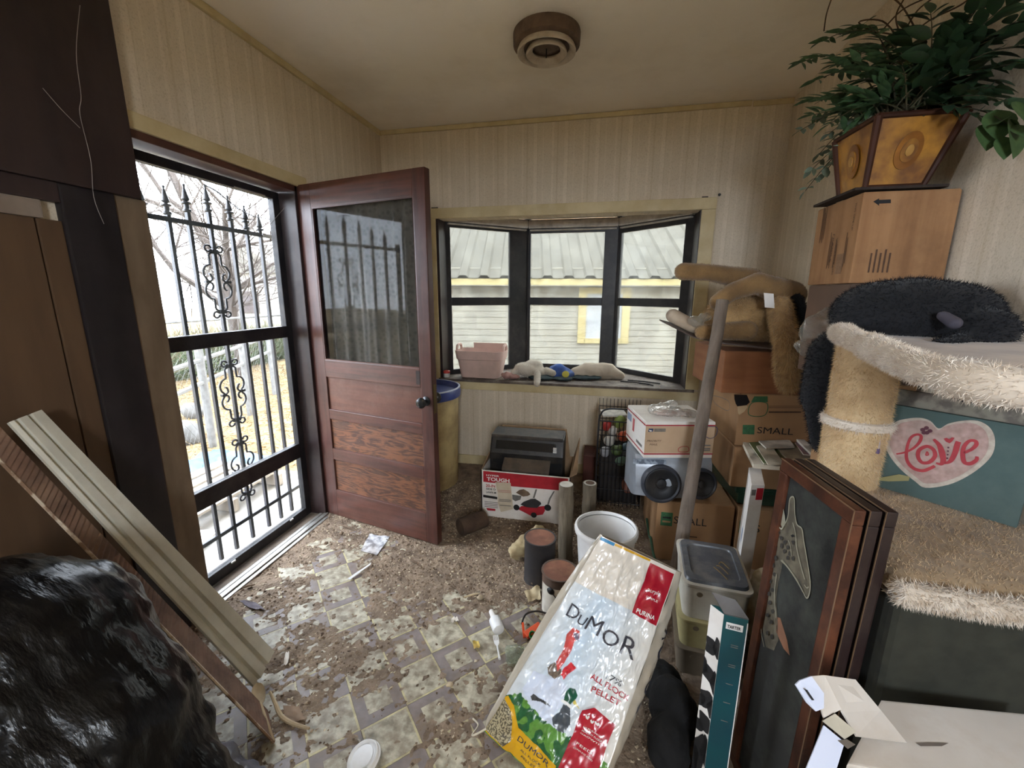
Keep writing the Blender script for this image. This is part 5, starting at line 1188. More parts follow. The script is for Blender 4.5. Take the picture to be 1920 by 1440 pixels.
# print colours live on the sheet as a colour attribute (flat print only)
o = mb.build('front_sheet', None, fb, smooth='all', recalc=False)
ca = o.data.color_attributes.new('print', 'FLOAT_COLOR', 'POINT')
cols_ = np.ones((NU*NV, 4))
for j in range(NV):
    for i in range(NU): cols_[j*NU+i, :3] = np.clip(print_col(i/(NU-1), j/(NV-1)), 0, 1)
ca.data.foreach_set('color', cols_.ravel())
bagfilm = mat('printed_film', (200,200,200), rough=.24, vcol='print', spec=.6, coat=.4, bump=.12, bs=14)
film_w = mat('plain_film', (196,186,168), (182,170,150), rough=.25, scale=5, spec=.6, coat=.3, bump=.25, bs=14)
o.data.materials.clear(); o.data.materials.append(bagfilm)
# gusset side and back
bdir = -bn
depth = lambda v: .02+.10*math.sin(PI*min(1, v*.9+.02))**.7
def wallp(u, s):
    def f(a, v):
        p = bagp(u, v); return p + bdir*depth(v)*a + (q10-q00).normalized()*(.055*math.sin(PI*a)*math.sin(PI*min(1, .15+v*.8)))*(1 if u > .5 else .25) + bn*.008*nz3((a*5, v*12, u), 1.6, 9)
    return f
for u, nm in ((1, 'side_gusset'), (0, 'side_gusset')):
    b = MB(); b.grid(wallp(u, 1), 14, 80); b.build(nm, film_w, fb, smooth='all', recalc=False)
b = MB(); b.grid(lambda u, v: bagp(u, v) + bdir*(depth(v)+.03*math.sin(PI*u)), 24, 50); b.build('back_sheet', film_w, fb, smooth='all', recalc=False)
b = MB(); b.grid(lambda u, a: bagp(u, 1) + bdir*depth(1)*a, 20, 5); b.build('bottom_fold', film_w, fb, smooth='all', recalc=False)
def bag_patch(name, pts, m, k=1, sub=14):
    """print with its own outline, draped on the bag: a fine uv grid clipped to the polygon"""
    us = [p[0] for p in pts]; vs_ = [p[1] for p in pts]
    bm = bmesh.new(); bm.faces.new([bm.verts.new((a, c, 0)) for a, c in pts])
    for ax, lo, hi in ((0, min(us), max(us)), (1, min(vs_), max(vs_))):
        n = max(2, int((hi-lo)*(55 if ax == 0 else 95)))
        for i in range(1, n):
            x = lo+(hi-lo)*i/n
            bmesh.ops.bisect_plane(bm, geom=bm.verts[:]+bm.edges[:]+bm.faces[:], plane_co=(x,0,0) if ax == 0 else (0,x,0), plane_no=(1,0,0) if ax == 0 else (0,1,0))
    b = MB(); bm.verts.index_update(); b.v = [bagp(q.co.x, q.co.y, .0016*k) for q in bm.verts]; b.f = [tuple(w.index for w in f.verts) for f in bm.faces]; b.m = [0]*len(b.f); bm.free()
    return b.build(name, m, fb, smooth='all', recalc=False)
def bag_text(body, u, v, wu, hv, m, k=2, bold=0, slope=0, first=1.0):
    me = text_mesh(body, bold); co = np.array([q.co for q in me.vertices]); lo, hi = co.min(0), co.max(0)
    b = MB(); b.v = [bagp(u+wu*(c[0]-lo[0])/(hi[0]-lo[0]), v - hv*c[1]/.72 + slope*wu*(c[0]-lo[0])/(hi[0]-lo[0]), .0016*k) for c in co]
    b.f = [tuple(p.vertices) for p in me.polygons]; b.m = [0]*len(b.f); return b.build('lettering', m, fb, recalc=False)
film_r = mat('red_film', (172,28,46), (160,24,42), rough=.22, scale=9, spec=.6, coat=.4, bump=.12, bs=14)
film_y = mat('yellow_film', (214,164,30), (202,152,26), rough=.22, scale=9, spec=.6, coat=.5, bump=.5, bs=10)
film_g = mat('pellet_print', (176,164,132), (84,76,58), rough=.3, scale=190, detail=2, lo=.44, hi=.56, coat=.5)
film_b = mat('blue_film', (40,130,180), rough=.3, scale=9); film_dk = mat('slate_ink', (62,62,70), (50,50,58), rough=.3, scale=9, coat=.5)
bag_patch('blue_strip', [(.0,.004),(.186,.004),(.186,.018),(.0,.018)], film_b); bag_patch('yellow_strip', [(.19,.002),(.66,.002),(.66,.012),(.19,.014)], film_y)
bag_patch('red_square', [(.671,.016),(.985,.018),(.983,.258),(.688,.246)], film_r)
bag_patch('red_banner', [(.633,.70),(.633,.684),(.721,.655),(.935,.668),(.930,.706),(.927,.873),(.94,.99),(.646,.99),(.639,.781)], film_r)
bag_patch('yellow_panel', [(.0,.826),(.017,.815),(.104,.832),(.235,.893),(.622,.907),(.638,.952),(.645,.995),(.0,.995)], film_y)
bag_patch('pellet_photo', [(.0,.834),(.085,.850),(.160,.886),(.228,.950),(.19,.990),(.0,.990)], film_g, 2)
bag_text('D', .09, .385, .115, .060, film_dk); bag_text('U', .222, .392, .090, .044, film_dk); bag_text('M', .325, .400, .150, .070, film_dk); bag_text('O', .510, .410, .165, .062, film_dk); bag_text('R', .720, .418, .150, .078, film_dk)
bag_text('17%', .705, .535, .15, .024, film_dk); bag_text('ALL FLOCK', .575, .562, .385, .022, film_r, bold=.01, slope=.02); bag_text('PELLET', .625, .602, .28, .021, film_r, bold=.01)
bag_text('purple', .75, .135, .16, .020, ink_w); bag_text('SIMPLE', .77, .165, .14, .010, ink_w); bag_text('PURINA', .725, .238, .215, .018, ink_w, bold=.02)
bag_text('DUMOR', .272, .935, .30, .022, film_dk); bag_text('ALL FLOCK', .33, .957, .20, .009, film_dk); bag_text('PELLET', .36, .975, .14, .009, film_dk)
for k in range(3): bag_text(('HELPS SUPPORT', 'HEALTHY FLOCK', 'GROWTH')[k], .69, .735+.013*k, .19, .006, ink_w)
bag_text('FEED', .70, .805, .14, .010, ink_w); bag_text('COMPLETE FEED', .69, .822, .17, .006, ink_w)
for k, (u, v, r) in enumerate(((.70,.700,.020), (.75,.705,.018), (.79,.70,.022))):
    bag_patch('hen_mark', [(u-r,v),(u-r*.6,v-.006),(u-r*.2,v-.001),(u+r*.5,v-.008),(u+r,v-.002),(u+r*.4,v+.006),(u-r*.4,v+.006)], ink_w, 2)
for i in range(4):
    for j in range(3): bag_patch('checker_mark', [(.72+.022*i,.895+.008*j+.004*(i % 2)),(.736+.022*i,.895+.008*j+.004*(i % 2)),(.736+.022*i,.900+.008*j+.004*(i % 2)),(.72+.022*i,.900+.008*j+.004*(i % 2))], ink_w, 2)
# brand word down the side
me = text_mesh('DUMOR'); co = np.array([q.co for q in me.vertices]); lo, hi = co.min(0), co.max(0); wp = wallp(1, 1)
b = MB(); b.v = [wp(.22+.45*c[1]/.75, .62-.36*(c[0]-lo[0])/(hi[0]-lo[0])) + (q10-q00).normalized()*.003 for c in co]; b.f = [tuple(p.vertices) for p in me.polygons]; b.m = [0]*len(b.f); b.build('lettering', film_dk, fb, recalc=False)
b = MB(); b.tube(catmull([bagp(-.0, .985, .004), q01+V((-.035,-.02,.0)), q01+V((-.03,.03,-.018)), q01+V((-.055,.05,-.02))], 5), .003, 6); b.build('pull_string', mat('string', (206,196,176), scale=30), fb, smooth=True)

# ---------------------------------------------------------------- leaning pole, bins, tall box, frames
p0, p1 = P(1259,1126,Z=.0)+V((0,0,.0)), P(1355,563,Y=2.09)
t = thing('wooden_pole', 'long grey wooden pole leaning against the reddish brown carton', 'pole', p0)
b = MB(); b.tube([p0.lerp(p1, k/10)+V((.003*nz3((k,1,1),.8,1), .003*nz3((k,2,1),.8,2), 0)) for k in range(11)], [.032-.006*k/10 for k in range(11)], 16); b.build('shaft', mat('grey_pole_wood', (118,104,92), (88,76,66), rough=.85, scale=7, st=(4,4,.5), bump=.4, bs=30, dirt=(130,118,100), ds=8, da=.4), t, smooth=True)
b = MB(); b.lathe([(.025,0),(.023,.0015),(.001,.002)], p1, 16, p1-p0); b.build('cut_end', ink_s, t)
binm = mat('cloudy_bin', (206,202,190), (186,180,166), rough=.4, scale=6, dirt=(150,138,118), ds=7, da=.5)
def bin_(label, c, w, d, z0, h, m, lidm, yaw, lid=True):
    u = V((*rot2(1,0,yaw),0)); v = V((*rot2(0,1,yaw),0)); c = V(c); t = thing('storage_bin', label, 'bin', c+V((0,0,z0)), 'stacked plastic bins behind the feed bag')
    def ring(s, z, r=.03): 
        pts = []
        for sx, sy in ((1,1),(-1,1),(-1,-1),(1,-1)):
            for k in range(5):
                a = {(1,1):0,(-1,1):PI/2,(-1,-1):PI,(1,-1):1.5*PI}[(sx,sy)] + k*PI/8
                pts.append(c + u*(sx*(w/2*s-r)+r*math.cos(a)) + v*(sy*(d/2*s-r)+r*math.sin(a)) + V((0,0,z)))
        return pts
    def loft(name, rings, m):
        b = MB(); n = len(rings[0]); vs = [p for r in rings for p in r]
        fs = [(i*n+j, i*n+(j+1) % n, (i+1)*n+(j+1) % n, (i+1)*n+j) for i in range(len(rings)-1) for j in range(n)] + [tuple(range(n-1,-1,-1)), tuple((len(rings)-1)*n+j for j in range(n))]
        b.add(vs, fs); return b.build(name, m, t, smooth=True)
    loft('body', [ring(.90, z0), ring(.96, z0+h*.8), ring(.97, z0+h-.012)], m)
    loft('rim', [ring(1.0, z0+h-.014), ring(1.02, z0+h-.010), ring(1.02, z0+h), ring(.98, z0+h+.001)], m)
    if lid: loft('lid', [ring(.93, z0+h), ring(.90, z0+h+.012), ring(.72, z0+h+.013), ring(.70, z0+h+.007)], lidm)
    for sx in (-.6, .6):
        b = MB(); b.lathe([(.011,0),(.009,.002),(.001,.0025)], c+u*(sx*w/2*.8)-v*(d/2*.955)+V((0,0,z0+h*.72)), 12, -v); b.build('round_dimple', mat('dimple', (120,108,88), scale=9), t)
    return t
smoke = mat('smoky_lid', (86,90,96), (70,74,80), rough=.3, scale=7, dirt=(150,146,138), ds=12, da=.5)
bc = (.462, 1.60, 0)
bin_('lowest dark bin of the stack behind the feed bag', bc, .235, .30, .0, .125, mat('dim_bin', (120,108,92), (100,90,76), rough=.5, scale=6), smoke, -.08, False)  # shade low in the stack is painted into this bin's colour
bin_('yellowish middle bin of the stack behind the feed bag', bc, .235, .30, .127, .125, mat('yellow_bin', (176,166,120), (156,146,104), rough=.45, scale=6, dirt=(120,110,80)), smoke, -.08, False)
bin_('cloudy white top bin with a smoky grey lid in the stack behind the feed bag', bc, .235, .30, .254, .150, binm, smoke, -.08, True)
for k in range(3):
    a = V((.46+.012*k, 1.56+.012*k, .4175)); b = MB(); b.tube(catmull([a, a+V((.012,-.03+.02*k,.004)), a+V((.03,-.07+.022*k,.002))], 4), .0022, 5); tag(b.build('straw_bit', straw, smooth=True, loc=a), ['leftmost dry straw bit on the smoky bin lid', 'middle dry straw bit on the smoky bin lid', 'rightmost dry straw bit on the smoky bin lid'][k], 'straw')
me = organic([('ell', (.68,1.64,.13), (.07,.09,.13), (0,0,.2)), ('cap', (.68,1.64,.2), (.68,1.66,.32), .06, .05)], .012, 3)
o = place_mesh(me, 'cloth_sack', mat('speckled_cream_cloth', (206,194,168), (176,160,130), rough=.95, scale=34, lo=.4, hi=.6), org=(.68,1.64,0), disp=lambda q: .010*nz3(q, 16, 2)); tag(o, 'cream speckled cloth sack between the bins and the tall white box', 'sack')
bgc = P(1262,1318,Z=.10)
me = organic([('ell', (bgc.x+.0,bgc.y,.08), (.08,.11,.085), (0,0,.2)), ('ell', (bgc.x-.02,bgc.y+.12,.05), (.08,.10,.06), (0,0,0)), ('ell', (bgc.x-.03,bgc.y-.12,.07), (.07,.09,.08), (0,0,0))], .012, 3)
o = place_mesh(me, 'dark_sack', mat('black_cloth', (20,19,19), (13,12,12), rough=.9, scale=12, bump=.5, bs=30), org=(bgc.x,bgc.y,0), disp=lambda q: .014*abs(nz3(q, 16, 2))+.005*nz3(q, 40, 4)-.008); tag(o, 'slumped black cloth sack on the floor between the feed bag and the bins', 'sack')
# tall teal box with a black and white patterned side
pz = .615
a = P(1333,1133,Z=pz); c = P(1358,1152,Z=pz); e = P(1404,1163,Z=pz)
t = thing('tall_box', 'tall narrow teal box with a black and white blotched side, beside the giraffe picture', 'box', ((c.x+e.x)/2, (c.y+e.y)/2, 0))
uu = (e-c); vv_ = (a-c); low = V((0,0,-pz+.0))
b = MB(); b.obox(V((c.x,c.y,0)), uu, vv_, (0,0,pz)); b.build('body', mat('teal_card', (20,82,84), (16,48,66), rough=.4, scale=2.2, dirt=(50,60,70), ds=4, da=.4), t, bevel=.002)
fF = Face((c.x,c.y,0), uu, (0,0,pz)); fL = Face((a.x,a.y,0), -vv_, (0,0,pz))
fL.rect(t, 'white_side', 0, 0, 1, 1, white_card)
rb = random.Random(3); blo = []
for cx_, cy_, rx_, ry_ in ((.35,.805,.42,.045),(.85,.82,.30,.04),(.5,.665,.55,.040),(.95,.64,.3,.045),(.05,.69,.3,.03),(.5,.525,.5,.045),(.1,.50,.35,.03),(.95,.50,.3,.035),(.6,.40,.55,.050),(.1,.36,.4,.035),(.5,.22,.55,.085),(.9,.26,.35,.07),(.1,.16,.4,.05)):
    ph = rb.uniform(0, 6); blo.append([(min(.999, max(.001, cx_+rx_*math.cos(a)*(1+.25*math.sin(3*a+ph)))), cy_+1.2*ry_*math.sin(a)*(1+.25*math.sin(2*a+ph))) for a in np.linspace(0, 2*PI, 19)[:-1]])
for q_ in blo: fL.patch(t, 'black_blotch', q_, ink_k, 2)
fF.rect(t, 'white_edge', .955, 0, .999, .985, ink_w); fF.rect(t, 'white_label', .12, .935, .82, .968, ink_w, 1); fF.text(t, 'TARTER', .18, .942, .010, ink_k, width=uu.length*.55, k=2, bold=.02)
for yy in (.86, .85, .76, .75, .66, .56, .46): fF.rect(t, 'small_print', .42, yy, .72, yy+.004, ink_s)
b = MB(); b.prism([V((c.x,c.y,pz)), V((e.x,e.y,pz)), V((e.x,e.y,pz))+vv_*.9+V((-.004,0,.030)), V((a.x,a.y,pz+.034))], (0,0,.003)); b.build('top_flap', mat('grey_flap', (92,88,86), (70,66,64), rough=.5, scale=8), t)
# framed pictures leaning against the scratching tree
frm = mat('bronze_frame', (92,54,38), (58,36,28), rough=.35, scale=9, detail=8, metal=.35, dirt=(150,92,62), ds=7, da=.5)
frk = mat('dark_frame', (40,26,24), (28,20,19), rough=.4, scale=9, dirt=(90,66,56), ds=9, da=.3)
velv = mat('grey_black_canvas', (50,49,46), (32,32,31), rough=.95, scale=4, detail=8, dirt=(82,86,78), ds=5, da=.6)
def frame(label, off, m, w=.034, z0=0.0):
    o0 = V((.4591,1.1827,z0))+V((off,off*.115,0)); u = V((.0322,-.2797,0)); v = V((.0252,.0028,1.0125-z0))
    f = Face(o0, u, v, .0008); nn = f.n; t = thing('framed_picture', label, 'picture', o0+u/2, 'framed pictures leaning on the cat tree')
    un, vn, L, Hh = u.normalized(), v.normalized(), u.length, v.length; dp = .022
    for a, q, nm in ((o0, un*L, 'frame_bar'), (o0+vn*(Hh-w), un*L, 'frame_bar')):
        b = MB(); b.prism([a, a+q, a+q+(vn*w if a == o0 else vn*w), a+vn*w], -nn*dp); b.build(nm, m, t, bevel=.004)
    for a in (o0+vn*w, o0+un*(L-w)+vn*w):
        b = MB(); b.obox(a, un*w, vn*(Hh-2*w), -nn*dp); b.build('frame_bar', m, t, bevel=.004)
    fc = Face(o0-nn*.010, u, v, .0008)
    b = MB(); b.obox(o0+un*w*.8+vn*w*.8-nn*.016, un*(L-1.6*w), vn*(Hh-1.6*w), nn*.006); b.build('canvas', velv, t)
    b = MB()
    for a, q in ((o0+vn*(Hh-.003), un*L), (o0+un*(L-.003), vn*Hh)): b.obox(a, q, (vn*.003 if a.z > .5 else un*.003), nn*.001)
    b.build('edge_line', mat('gilt_edge', (150,120,92), rough=.35, metal=.5, scale=9), t)
    return t, fc
t3, _ = frame('rear framed picture, only its dark frame edge showing', .060, frk)
t2, _ = frame('middle framed picture sandwiched behind the giraffe one', .030, frk)
t1, fg = frame('framed giraffe picture on dark canvas in a bronze frame, at the front', 0, frm)
gir = mat('giraffe_paint', (116,108,90), (84,78,66), rough=.95, scale=30); gir_l = mat('giraffe_light', (164,160,140), (146,142,122), rough=.95, scale=30); gir_d = mat('giraffe_dark', (64,60,54), (54,50,46), rough=.95, scale=30)
K = dict(ox=1380, oy=680, s=3.0)
trace(fg, t1, 'painted_neck', [(215,960),(260,930),(275,1050),(265,1110),(255,1180),(238,1240),(228,1330),(235,1440),(240,1560),(215,1620),(170,1600),(150,1500),(165,1330),(180,1210),(185,1080),(195,1000)], gir, **K)
trace(fg, t1, 'painted_head', [(285,905),(300,850),(340,860),(350,910),(375,930),(385,1000),(400,1080),(425,1230),(420,1300),(405,1325),(385,1290),(350,1220),(300,1150),(265,1110),(240,1060),(230,980),(255,930)], gir, k=2, **K)
trace(fg, t1, 'painted_ear', [(248,800),(262,803),(278,850),(284,915),(268,935),(252,900),(243,850)], gir_l, k=3, **K)
trace(fg, t1, 'painted_horn', [(308,770),(322,752),(335,765),(338,850),(320,880),(298,870)], gir, k=3, **K)
for pts in ([(285,905),(300,860),(308,775),(322,755),(335,768),(338,850),(350,910),(378,935),(388,1000),(402,1080),(425,1230),(420,1300),(405,1325),(385,1290),(350,1220),(300,1150),(265,1110)], [(248,800),(262,803),(278,850),(284,915)], [(230,935),(205,970),(190,1030),(183,1110),(178,1220),(165,1330)]):
    stroke(fg, t1, 'painted_outline', pts, .0035, gir_l, k=4, **K)
rg = random.Random(5)
for (x, y) in ((262,985),(285,1010),(265,1030),(300,1040),(280,1060),(310,1075),(330,1100),(300,1100),(210,1000),(225,1040),(205,1080),(230,1100),(215,1140),(195,1160),(225,1190),(200,1230),(215,1280),(190,1300),(200,1350),(215,1400),(185,1420),(205,1460),(185,1520),(210,1540),(330,1010),(245,955)):
    trace(fg, t1, 'painted_spot', [(x+rg.uniform(7,13)*math.cos(a), y+rg.uniform(9,17)*math.sin(a)) for a in np.linspace(0, 2*PI, 8)[:-1]], gir_d, k=5, **K)
trace(fg, t1, 'painted_patch', [(670,550),(700,560),(740,690),(755,780),(720,740),(675,640)], mat('orange_paint', (150,106,80), (126,90,70), rough=.9, scale=12), ox=1240, oy=980, s=3.13)
for pts, w_ in (([(262,1112),(300,1150),(350,1222),(388,1290)], .004), ([(285,905),(268,935),(250,930),(232,970)], .004), ([(330,900),(345,960),(352,1040),(372,1130),(398,1220)], .003), ([(395,1250),(410,1268),(420,1262)], .003), ([(238,1190),(228,1270),(226,1340),(236,1440)], .003), ([(160,1340),(150,1440),(152,1520),(168,1600)], .003), ([(305,1000),(318,1040),(322,1090)], .0025)):
    stroke(fg, t1, 'painted_outline', pts, w_, gir_l, k=6, **K)
trace(fg, t1, 'painted_eye', [(318,972),(332,966),(340,976),(326,984)], ink_k, k=6, **K)
# ---------------------------------------------------------------- scratching tree
ctree = thing('cat_tree', 'carpeted cat tree with a fluffy white perch on a tan post', 'cat tree', (.84, 1.25, 0))
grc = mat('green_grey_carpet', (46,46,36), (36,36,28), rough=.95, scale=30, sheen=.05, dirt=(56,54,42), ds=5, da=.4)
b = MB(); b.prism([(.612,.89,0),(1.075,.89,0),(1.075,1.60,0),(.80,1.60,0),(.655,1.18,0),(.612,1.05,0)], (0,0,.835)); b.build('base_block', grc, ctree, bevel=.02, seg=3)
b = MB(); nx_, ny_ = 40, 50
def plat(a, c):
    y = .885+.72*c; xl = .60+.20*max(0, (y-1.04)/.56); x = xl+(1.075-xl)*a; e = min(a, 1-a, c, 1-c)
    return V((x, y, .878 - .03*max(0, 1-e*14)**2 + .006*nz3((x, y, 0), 14, 3)))
b.grid(plat, nx_, ny_); b.add([(.60,.885,.834),(1.075,.885,.834),(1.075,1.605,.834),(.80,1.605,.834),(.60,1.04,.834)], [(0,1,2,3,4)]); pl_ = b.build('platform', fur_bge, ctree, smooth='all', recalc=False)
fur(pl_, 22000, .011, .0014, fur_bge2, droop=.1, lie=.8)
b = MB(); pts = catmull([V((.605,.885,.855)), V((.75,.878,.853)), V((.95,.878,.853)), V((1.06,.885,.855))], 8); b.tube(pts, .022, 10); lip = b.build('platform_lip', fur_wht, ctree, smooth=True); fur(lip, 8000, .016, .0014, fur_wht2, droop=.7)
tanf = mat('tan_post_plush', (204,178,138), (172,142,102), rough=.95, scale=8, sheen=.3, dirt=(150,116,76), ds=5, da=.4); tanf2 = mat('tan_fibres', (220,192,146), (186,154,108), rough=.95, scale=30, sheen=.3)
b = MB(); pc = V((.757,1.40,0)); b.lathe([(.074,.87),(.075,1.02),(.078,1.06),(.075,1.10),(.076,1.30)], pc, 32); ps = b.build('post', tanf, ctree, smooth=True); fur(ps, 16000, .013, .0012, tanf2, droop=.8, lie=.5)
b = MB(); b.lathe([(.070,1.052),(.086,1.058),(.088,1.068),(.086,1.078),(.070,1.084)], pc, 32, cap0=False, cap1=False); rg_ = b.build('fleece_band', fur_wht, ctree, smooth=True); fur(rg_, 900, .014, .0018, fur_wht2, droop=.5)
outl = [(.757,1.565),(.672,1.34),(.578,1.02),(.517,.785),(.552,.665),(.68,.61),(.86,.62),(.98,.70),(1.03,.90),(1.035,1.20),(1.02,1.44),(.90,1.59)]
oc = catmull([V((x, y, 1.322-.02*(1.2-y)*.5)) for x, y in outl], 8, True)
b = MB(); b.add([p+V((0,0,.004)) for p in oc], [tuple(range(len(oc)))]); b.add([p-V((0,0,.02)) for p in oc], [tuple(range(len(oc)))]); top_ = b.build('perch_top', fur_bge, ctree)
bm = bmesh.new(); bm.from_mesh(top_.data); bmesh.ops.triangulate(bm, faces=bm.faces); bm.to_mesh(top_.data); bm.free()
b = MB(); cl = oc+[oc[0]]; b.tube(cl, [.027+.006*nz3((p.x*9,p.y*9,0),1.2,3) for p in cl], 12, cap=False); rim_ = b.build('perch_rim', fur_wht, ctree, smooth=True, recalc=False); fur(rim_, 26000, .011, .0012, fur_wht2, droop=.3, lie=.7)

# black plush animal slumped over the perch
bs = [('ell', P(1705,590,d=1.24), (.165,.15,.105), (0,0,.21)), ('ell', P(1655,590,d=1.27), (.125,.14,.10), (0,0,.21)), ('ell', P(1775,590,d=1.20), (.12,.12,.090), (0,.2,.21)),
      ('ell', P(1838,618,d=1.09), (.070,.075,.058), (0,0,.2)), ('cap', P(1862,628,d=1.05), P(1840,648,d=1.04), .034, .030), ('cap', P(1800,645,d=1.06), P(1770,655,d=1.02), .03, .028),
      ('cap', P(1625,628,d=1.36), P(1578,655,d=1.42), .075, .075), ('cap', P(1566,665,d=1.41), P(1546,745,d=1.40), .078, .070), ('cap', P(1546,750,d=1.40), P(1545,830,d=1.39), .060, .040)]
bp = thing('black_plush_animal', 'big black plush animal slumped on the white perch with one leg hanging behind the post', 'plush', (.80, 1.2, 1.33))
me = organic(bs, .011, 6)
oxy = [(p.x, p.y) for p in oc]
for q in me.vertices:
    if 1.22 < q.co.z < 1.330 and inside(q.co.x, q.co.y, oxy): q.co.z = 1.330
o = place_mesh(me, 'body', fur_blk, bp); fur(o, 16000, .016, .0016, fur_blk2, droop=.3, lie=.5)
me = organic([('cap', P(1768,592,d=1.075), P(1790,606,d=1.05), .013, .016)], .005, 2); place_mesh(me, 'grey_ear', mat('grey_lining', (76,72,80), (58,54,62), rough=.9, scale=20), bp)
me = organic([('cap', P(1815,742,d=1.02), P(1852,735,d=1.0), .020, .030), ('cap', P(1852,735,d=1.0), P(1880,742,d=.98), .028, .02)], .008, 3)
o = place_mesh(me, 'black_toy_foot', fur_blk, org=P(1850,760,d=1.0)); tag(o, 'black plush foot poking out below the right side of the perch', 'plush')
# painted canvases standing on the platform
def panel(name, label, q, z0, z1, m, back=.02):
    a, c = V((*q[0], z0)), V((*q[1], z0)); u = c-a; v = V((.012,.012,z1-z0)); t = thing(name, label, 'canvas', a.lerp(c,.5))
    f = Face(a, u, v, .0009); b = MB(); b.obox(a, u, v, -f.n*back); b.build('board', m, t, bevel=.002); return t, f
teal = mat('dull_teal_paint', (74,92,88), (62,79,76), rough=.8, scale=5, dirt=(110,120,110), ds=6, da=.3)
t, f = panel('love_canvas', 'teal canvas painted with a pink heart reading love, on the cat tree platform', ((.796,1.385),(1.012,1.170)), .882, 1.13, teal)
hm = mat('pink_heart_paint', (176,146,136), (150,122,112), rough=.85, scale=60, dirt=(160,150,140), ds=20, da=.5); hm2 = mat('heart_rim_paint', (186,176,160), (166,150,136), rough=.85, scale=60)
S6 = dict(ox=1600, oy=680, s=4.5)
hp = catmull(face_px(f, [(350,505),(440,475),(560,465),(650,490),(720,555),(800,515),(920,490),(1050,490),(1150,545),(1195,640),(1180,760),(1100,860),(960,960),(800,1030),(610,1055),(520,1000),(400,900),(310,790),(270,690),(290,600)], k=1, **S6), 4, True)
b = MB(); b.add(hp, [tuple(range(len(hp)))]); b.build('heart', hm2, t, recalc=False)
cc = sum(hp, V((0,0,0)))/len(hp); hp2 = [cc+(p-cc)*.90+f.n*.0009 for p in hp]; b = MB(); b.add(hp2, [tuple(range(len(hp2)))]); b.build('heart_field', hm, t, recalc=False)
lr = mat('love_red', (166,60,64), (148,48,54), rough=.8, scale=20)
def ls(pts, w, closed=False): stroke(f, t, 'lettering', pts, w, lr, k=3, closed=closed, **S6)
ls([(365,770),(440,755),(510,720),(560,670),(575,620),(540,605),(490,630),(460,700),(450,790),(470,850),(520,895),(590,910),(650,890),(690,870)], [.004,.007,.006,.009,.007])
ls([(625,705),(680,735),(690,790),(640,840),(580,840),(548,790),(560,735)], .0085, True); ls([(625,750),(635,775),(615,780)], .003, True)
ls([(680,645),(730,700),(755,780),(760,830),(740,855),(700,845)], [.006,.013,.010,.004]); ls([(760,850),(820,830),(860,760),(880,690),(890,665)], [.004,.010,.011,.010])
ls([(935,760),(1000,730),(1040,690),(1030,660),(980,660),(935,710),(925,780),(940,840),(990,850),(1040,820),(1045,790)], [.006,.008,.007,.009,.009,.006])
dk = mat('dark_plum_paint', (86,44,54), scale=9)
for x, y in ((590,565),(620,550),(650,575),(625,590),(600,590)): f_pts = [(x+22*math.cos(a), y+16*math.sin(a)) for a in np.linspace(0,2*PI,9)[:-1]]; trace(f, t, 'painted_petal', f_pts, dk, k=4, **S6)
trace(f, t, 'small_heart', [(765,640),(790,632),(812,645),(835,628),(858,632),(840,660),(815,680),(785,665)], lr, k=4, **S6)
for k in range(4): trace(f, t, 'painted_dot', [(805+9*math.cos(a)-k*3, 715+k*30+8*math.sin(a)) for a in np.linspace(0,2*PI,7)[:-1]], dk, k=4, **S6)
trace(f, t, 'yellow_smear', [(140,985),(390,940),(480,960),(470,995),(300,1000)], mat('yellow_smear', (150,142,96), scale=14), k=4, **S6)
t, f = panel('patterned_canvas', 'pale patterned canvas standing behind the love canvas', ((.842,1.435),(1.04,1.235)), .882, 1.165, mat('pale_floral', (150,142,126), (110,100,92), rough=.85, scale=30, lo=.42, hi=.58, dirt=(120,124,104), ds=9, da=.4), .015)
b = MB(); b.obox((.776,1.352,1.00), (.016,-.018,0), (0,.002,.055), (-.006,-.006,0)); b.cm = 1; b.obox((.775,1.350,.995), (.017,-.019,0), (0,.002,.014), (-.007,-.007,0)); tag(b.build('gift_tag', [mat('lilac_white', (190,180,186), scale=30), mat('purple_band', (96,78,120), scale=9)], loc=(.78,1.34,.99)), 'lilac paper tag with a purple band between the post and the love canvas', 'tag')

# ---------------------------------------------------------------- cartons up the right wall, pot and artificial plants
tS, _ = carton('support_carton', 'large dim carton on the floor behind the cat tree', 'carton', (.905,1.71,0), .185, .24, .56, 0, tape=False, group='cartons behind the cat tree')
tS, _ = carton('support_carton', 'dim carton second from the floor behind the cat tree', 'carton', (.905,1.71,.564), .185, .24, .56, 0, tape=False, group='cartons behind the cat tree')
dimb = mat('dim_taped_cardboard', (104,80,64), (86,66,53), rough=.6, scale=5, dirt=(100,80,66), ds=5, da=.4)
tM, FM = carton('taped_carton', 'dull brown taped carton under the tall upper carton by the right wall', 'carton', (.828,1.695,1.128), .265, .31, .345, 0, m=dimb, group='cartons behind the cat tree')
tT, FT = carton('upper_carton', 'tan shipping carton highest by the right wall, holding the amber planter', 'carton', (.822,1.70,1.477), .272, .31, .290, 0, m=mat('shipping_cardboard', (158,118,80), (136,98,64), rough=.85, scale=4, st=(6,6,.6), dirt=(96,66,42), ds=4, da=.5), group='cartons behind the cat tree')
f = FT['left']
for a, n_, h in ((.16,4,.5), (.44,3,.45), (.58,2,.35), (.80,2,.4)):
    for k in range(n_): f.rect(tT, 'small_print', a+.028*k, .30+.04*(k % 2)+(.25 if a < .4 else -.1), a+.028*k+.012, .30+(.25 if a < .4 else -.1)+h-.06*(k % 3), ink_d)
f.rect(tT, 'print_block', .66, .12, .80, .36, mat('faint_ink', (136,104,76), (120,90,64), rough=.85, scale=50), 1)
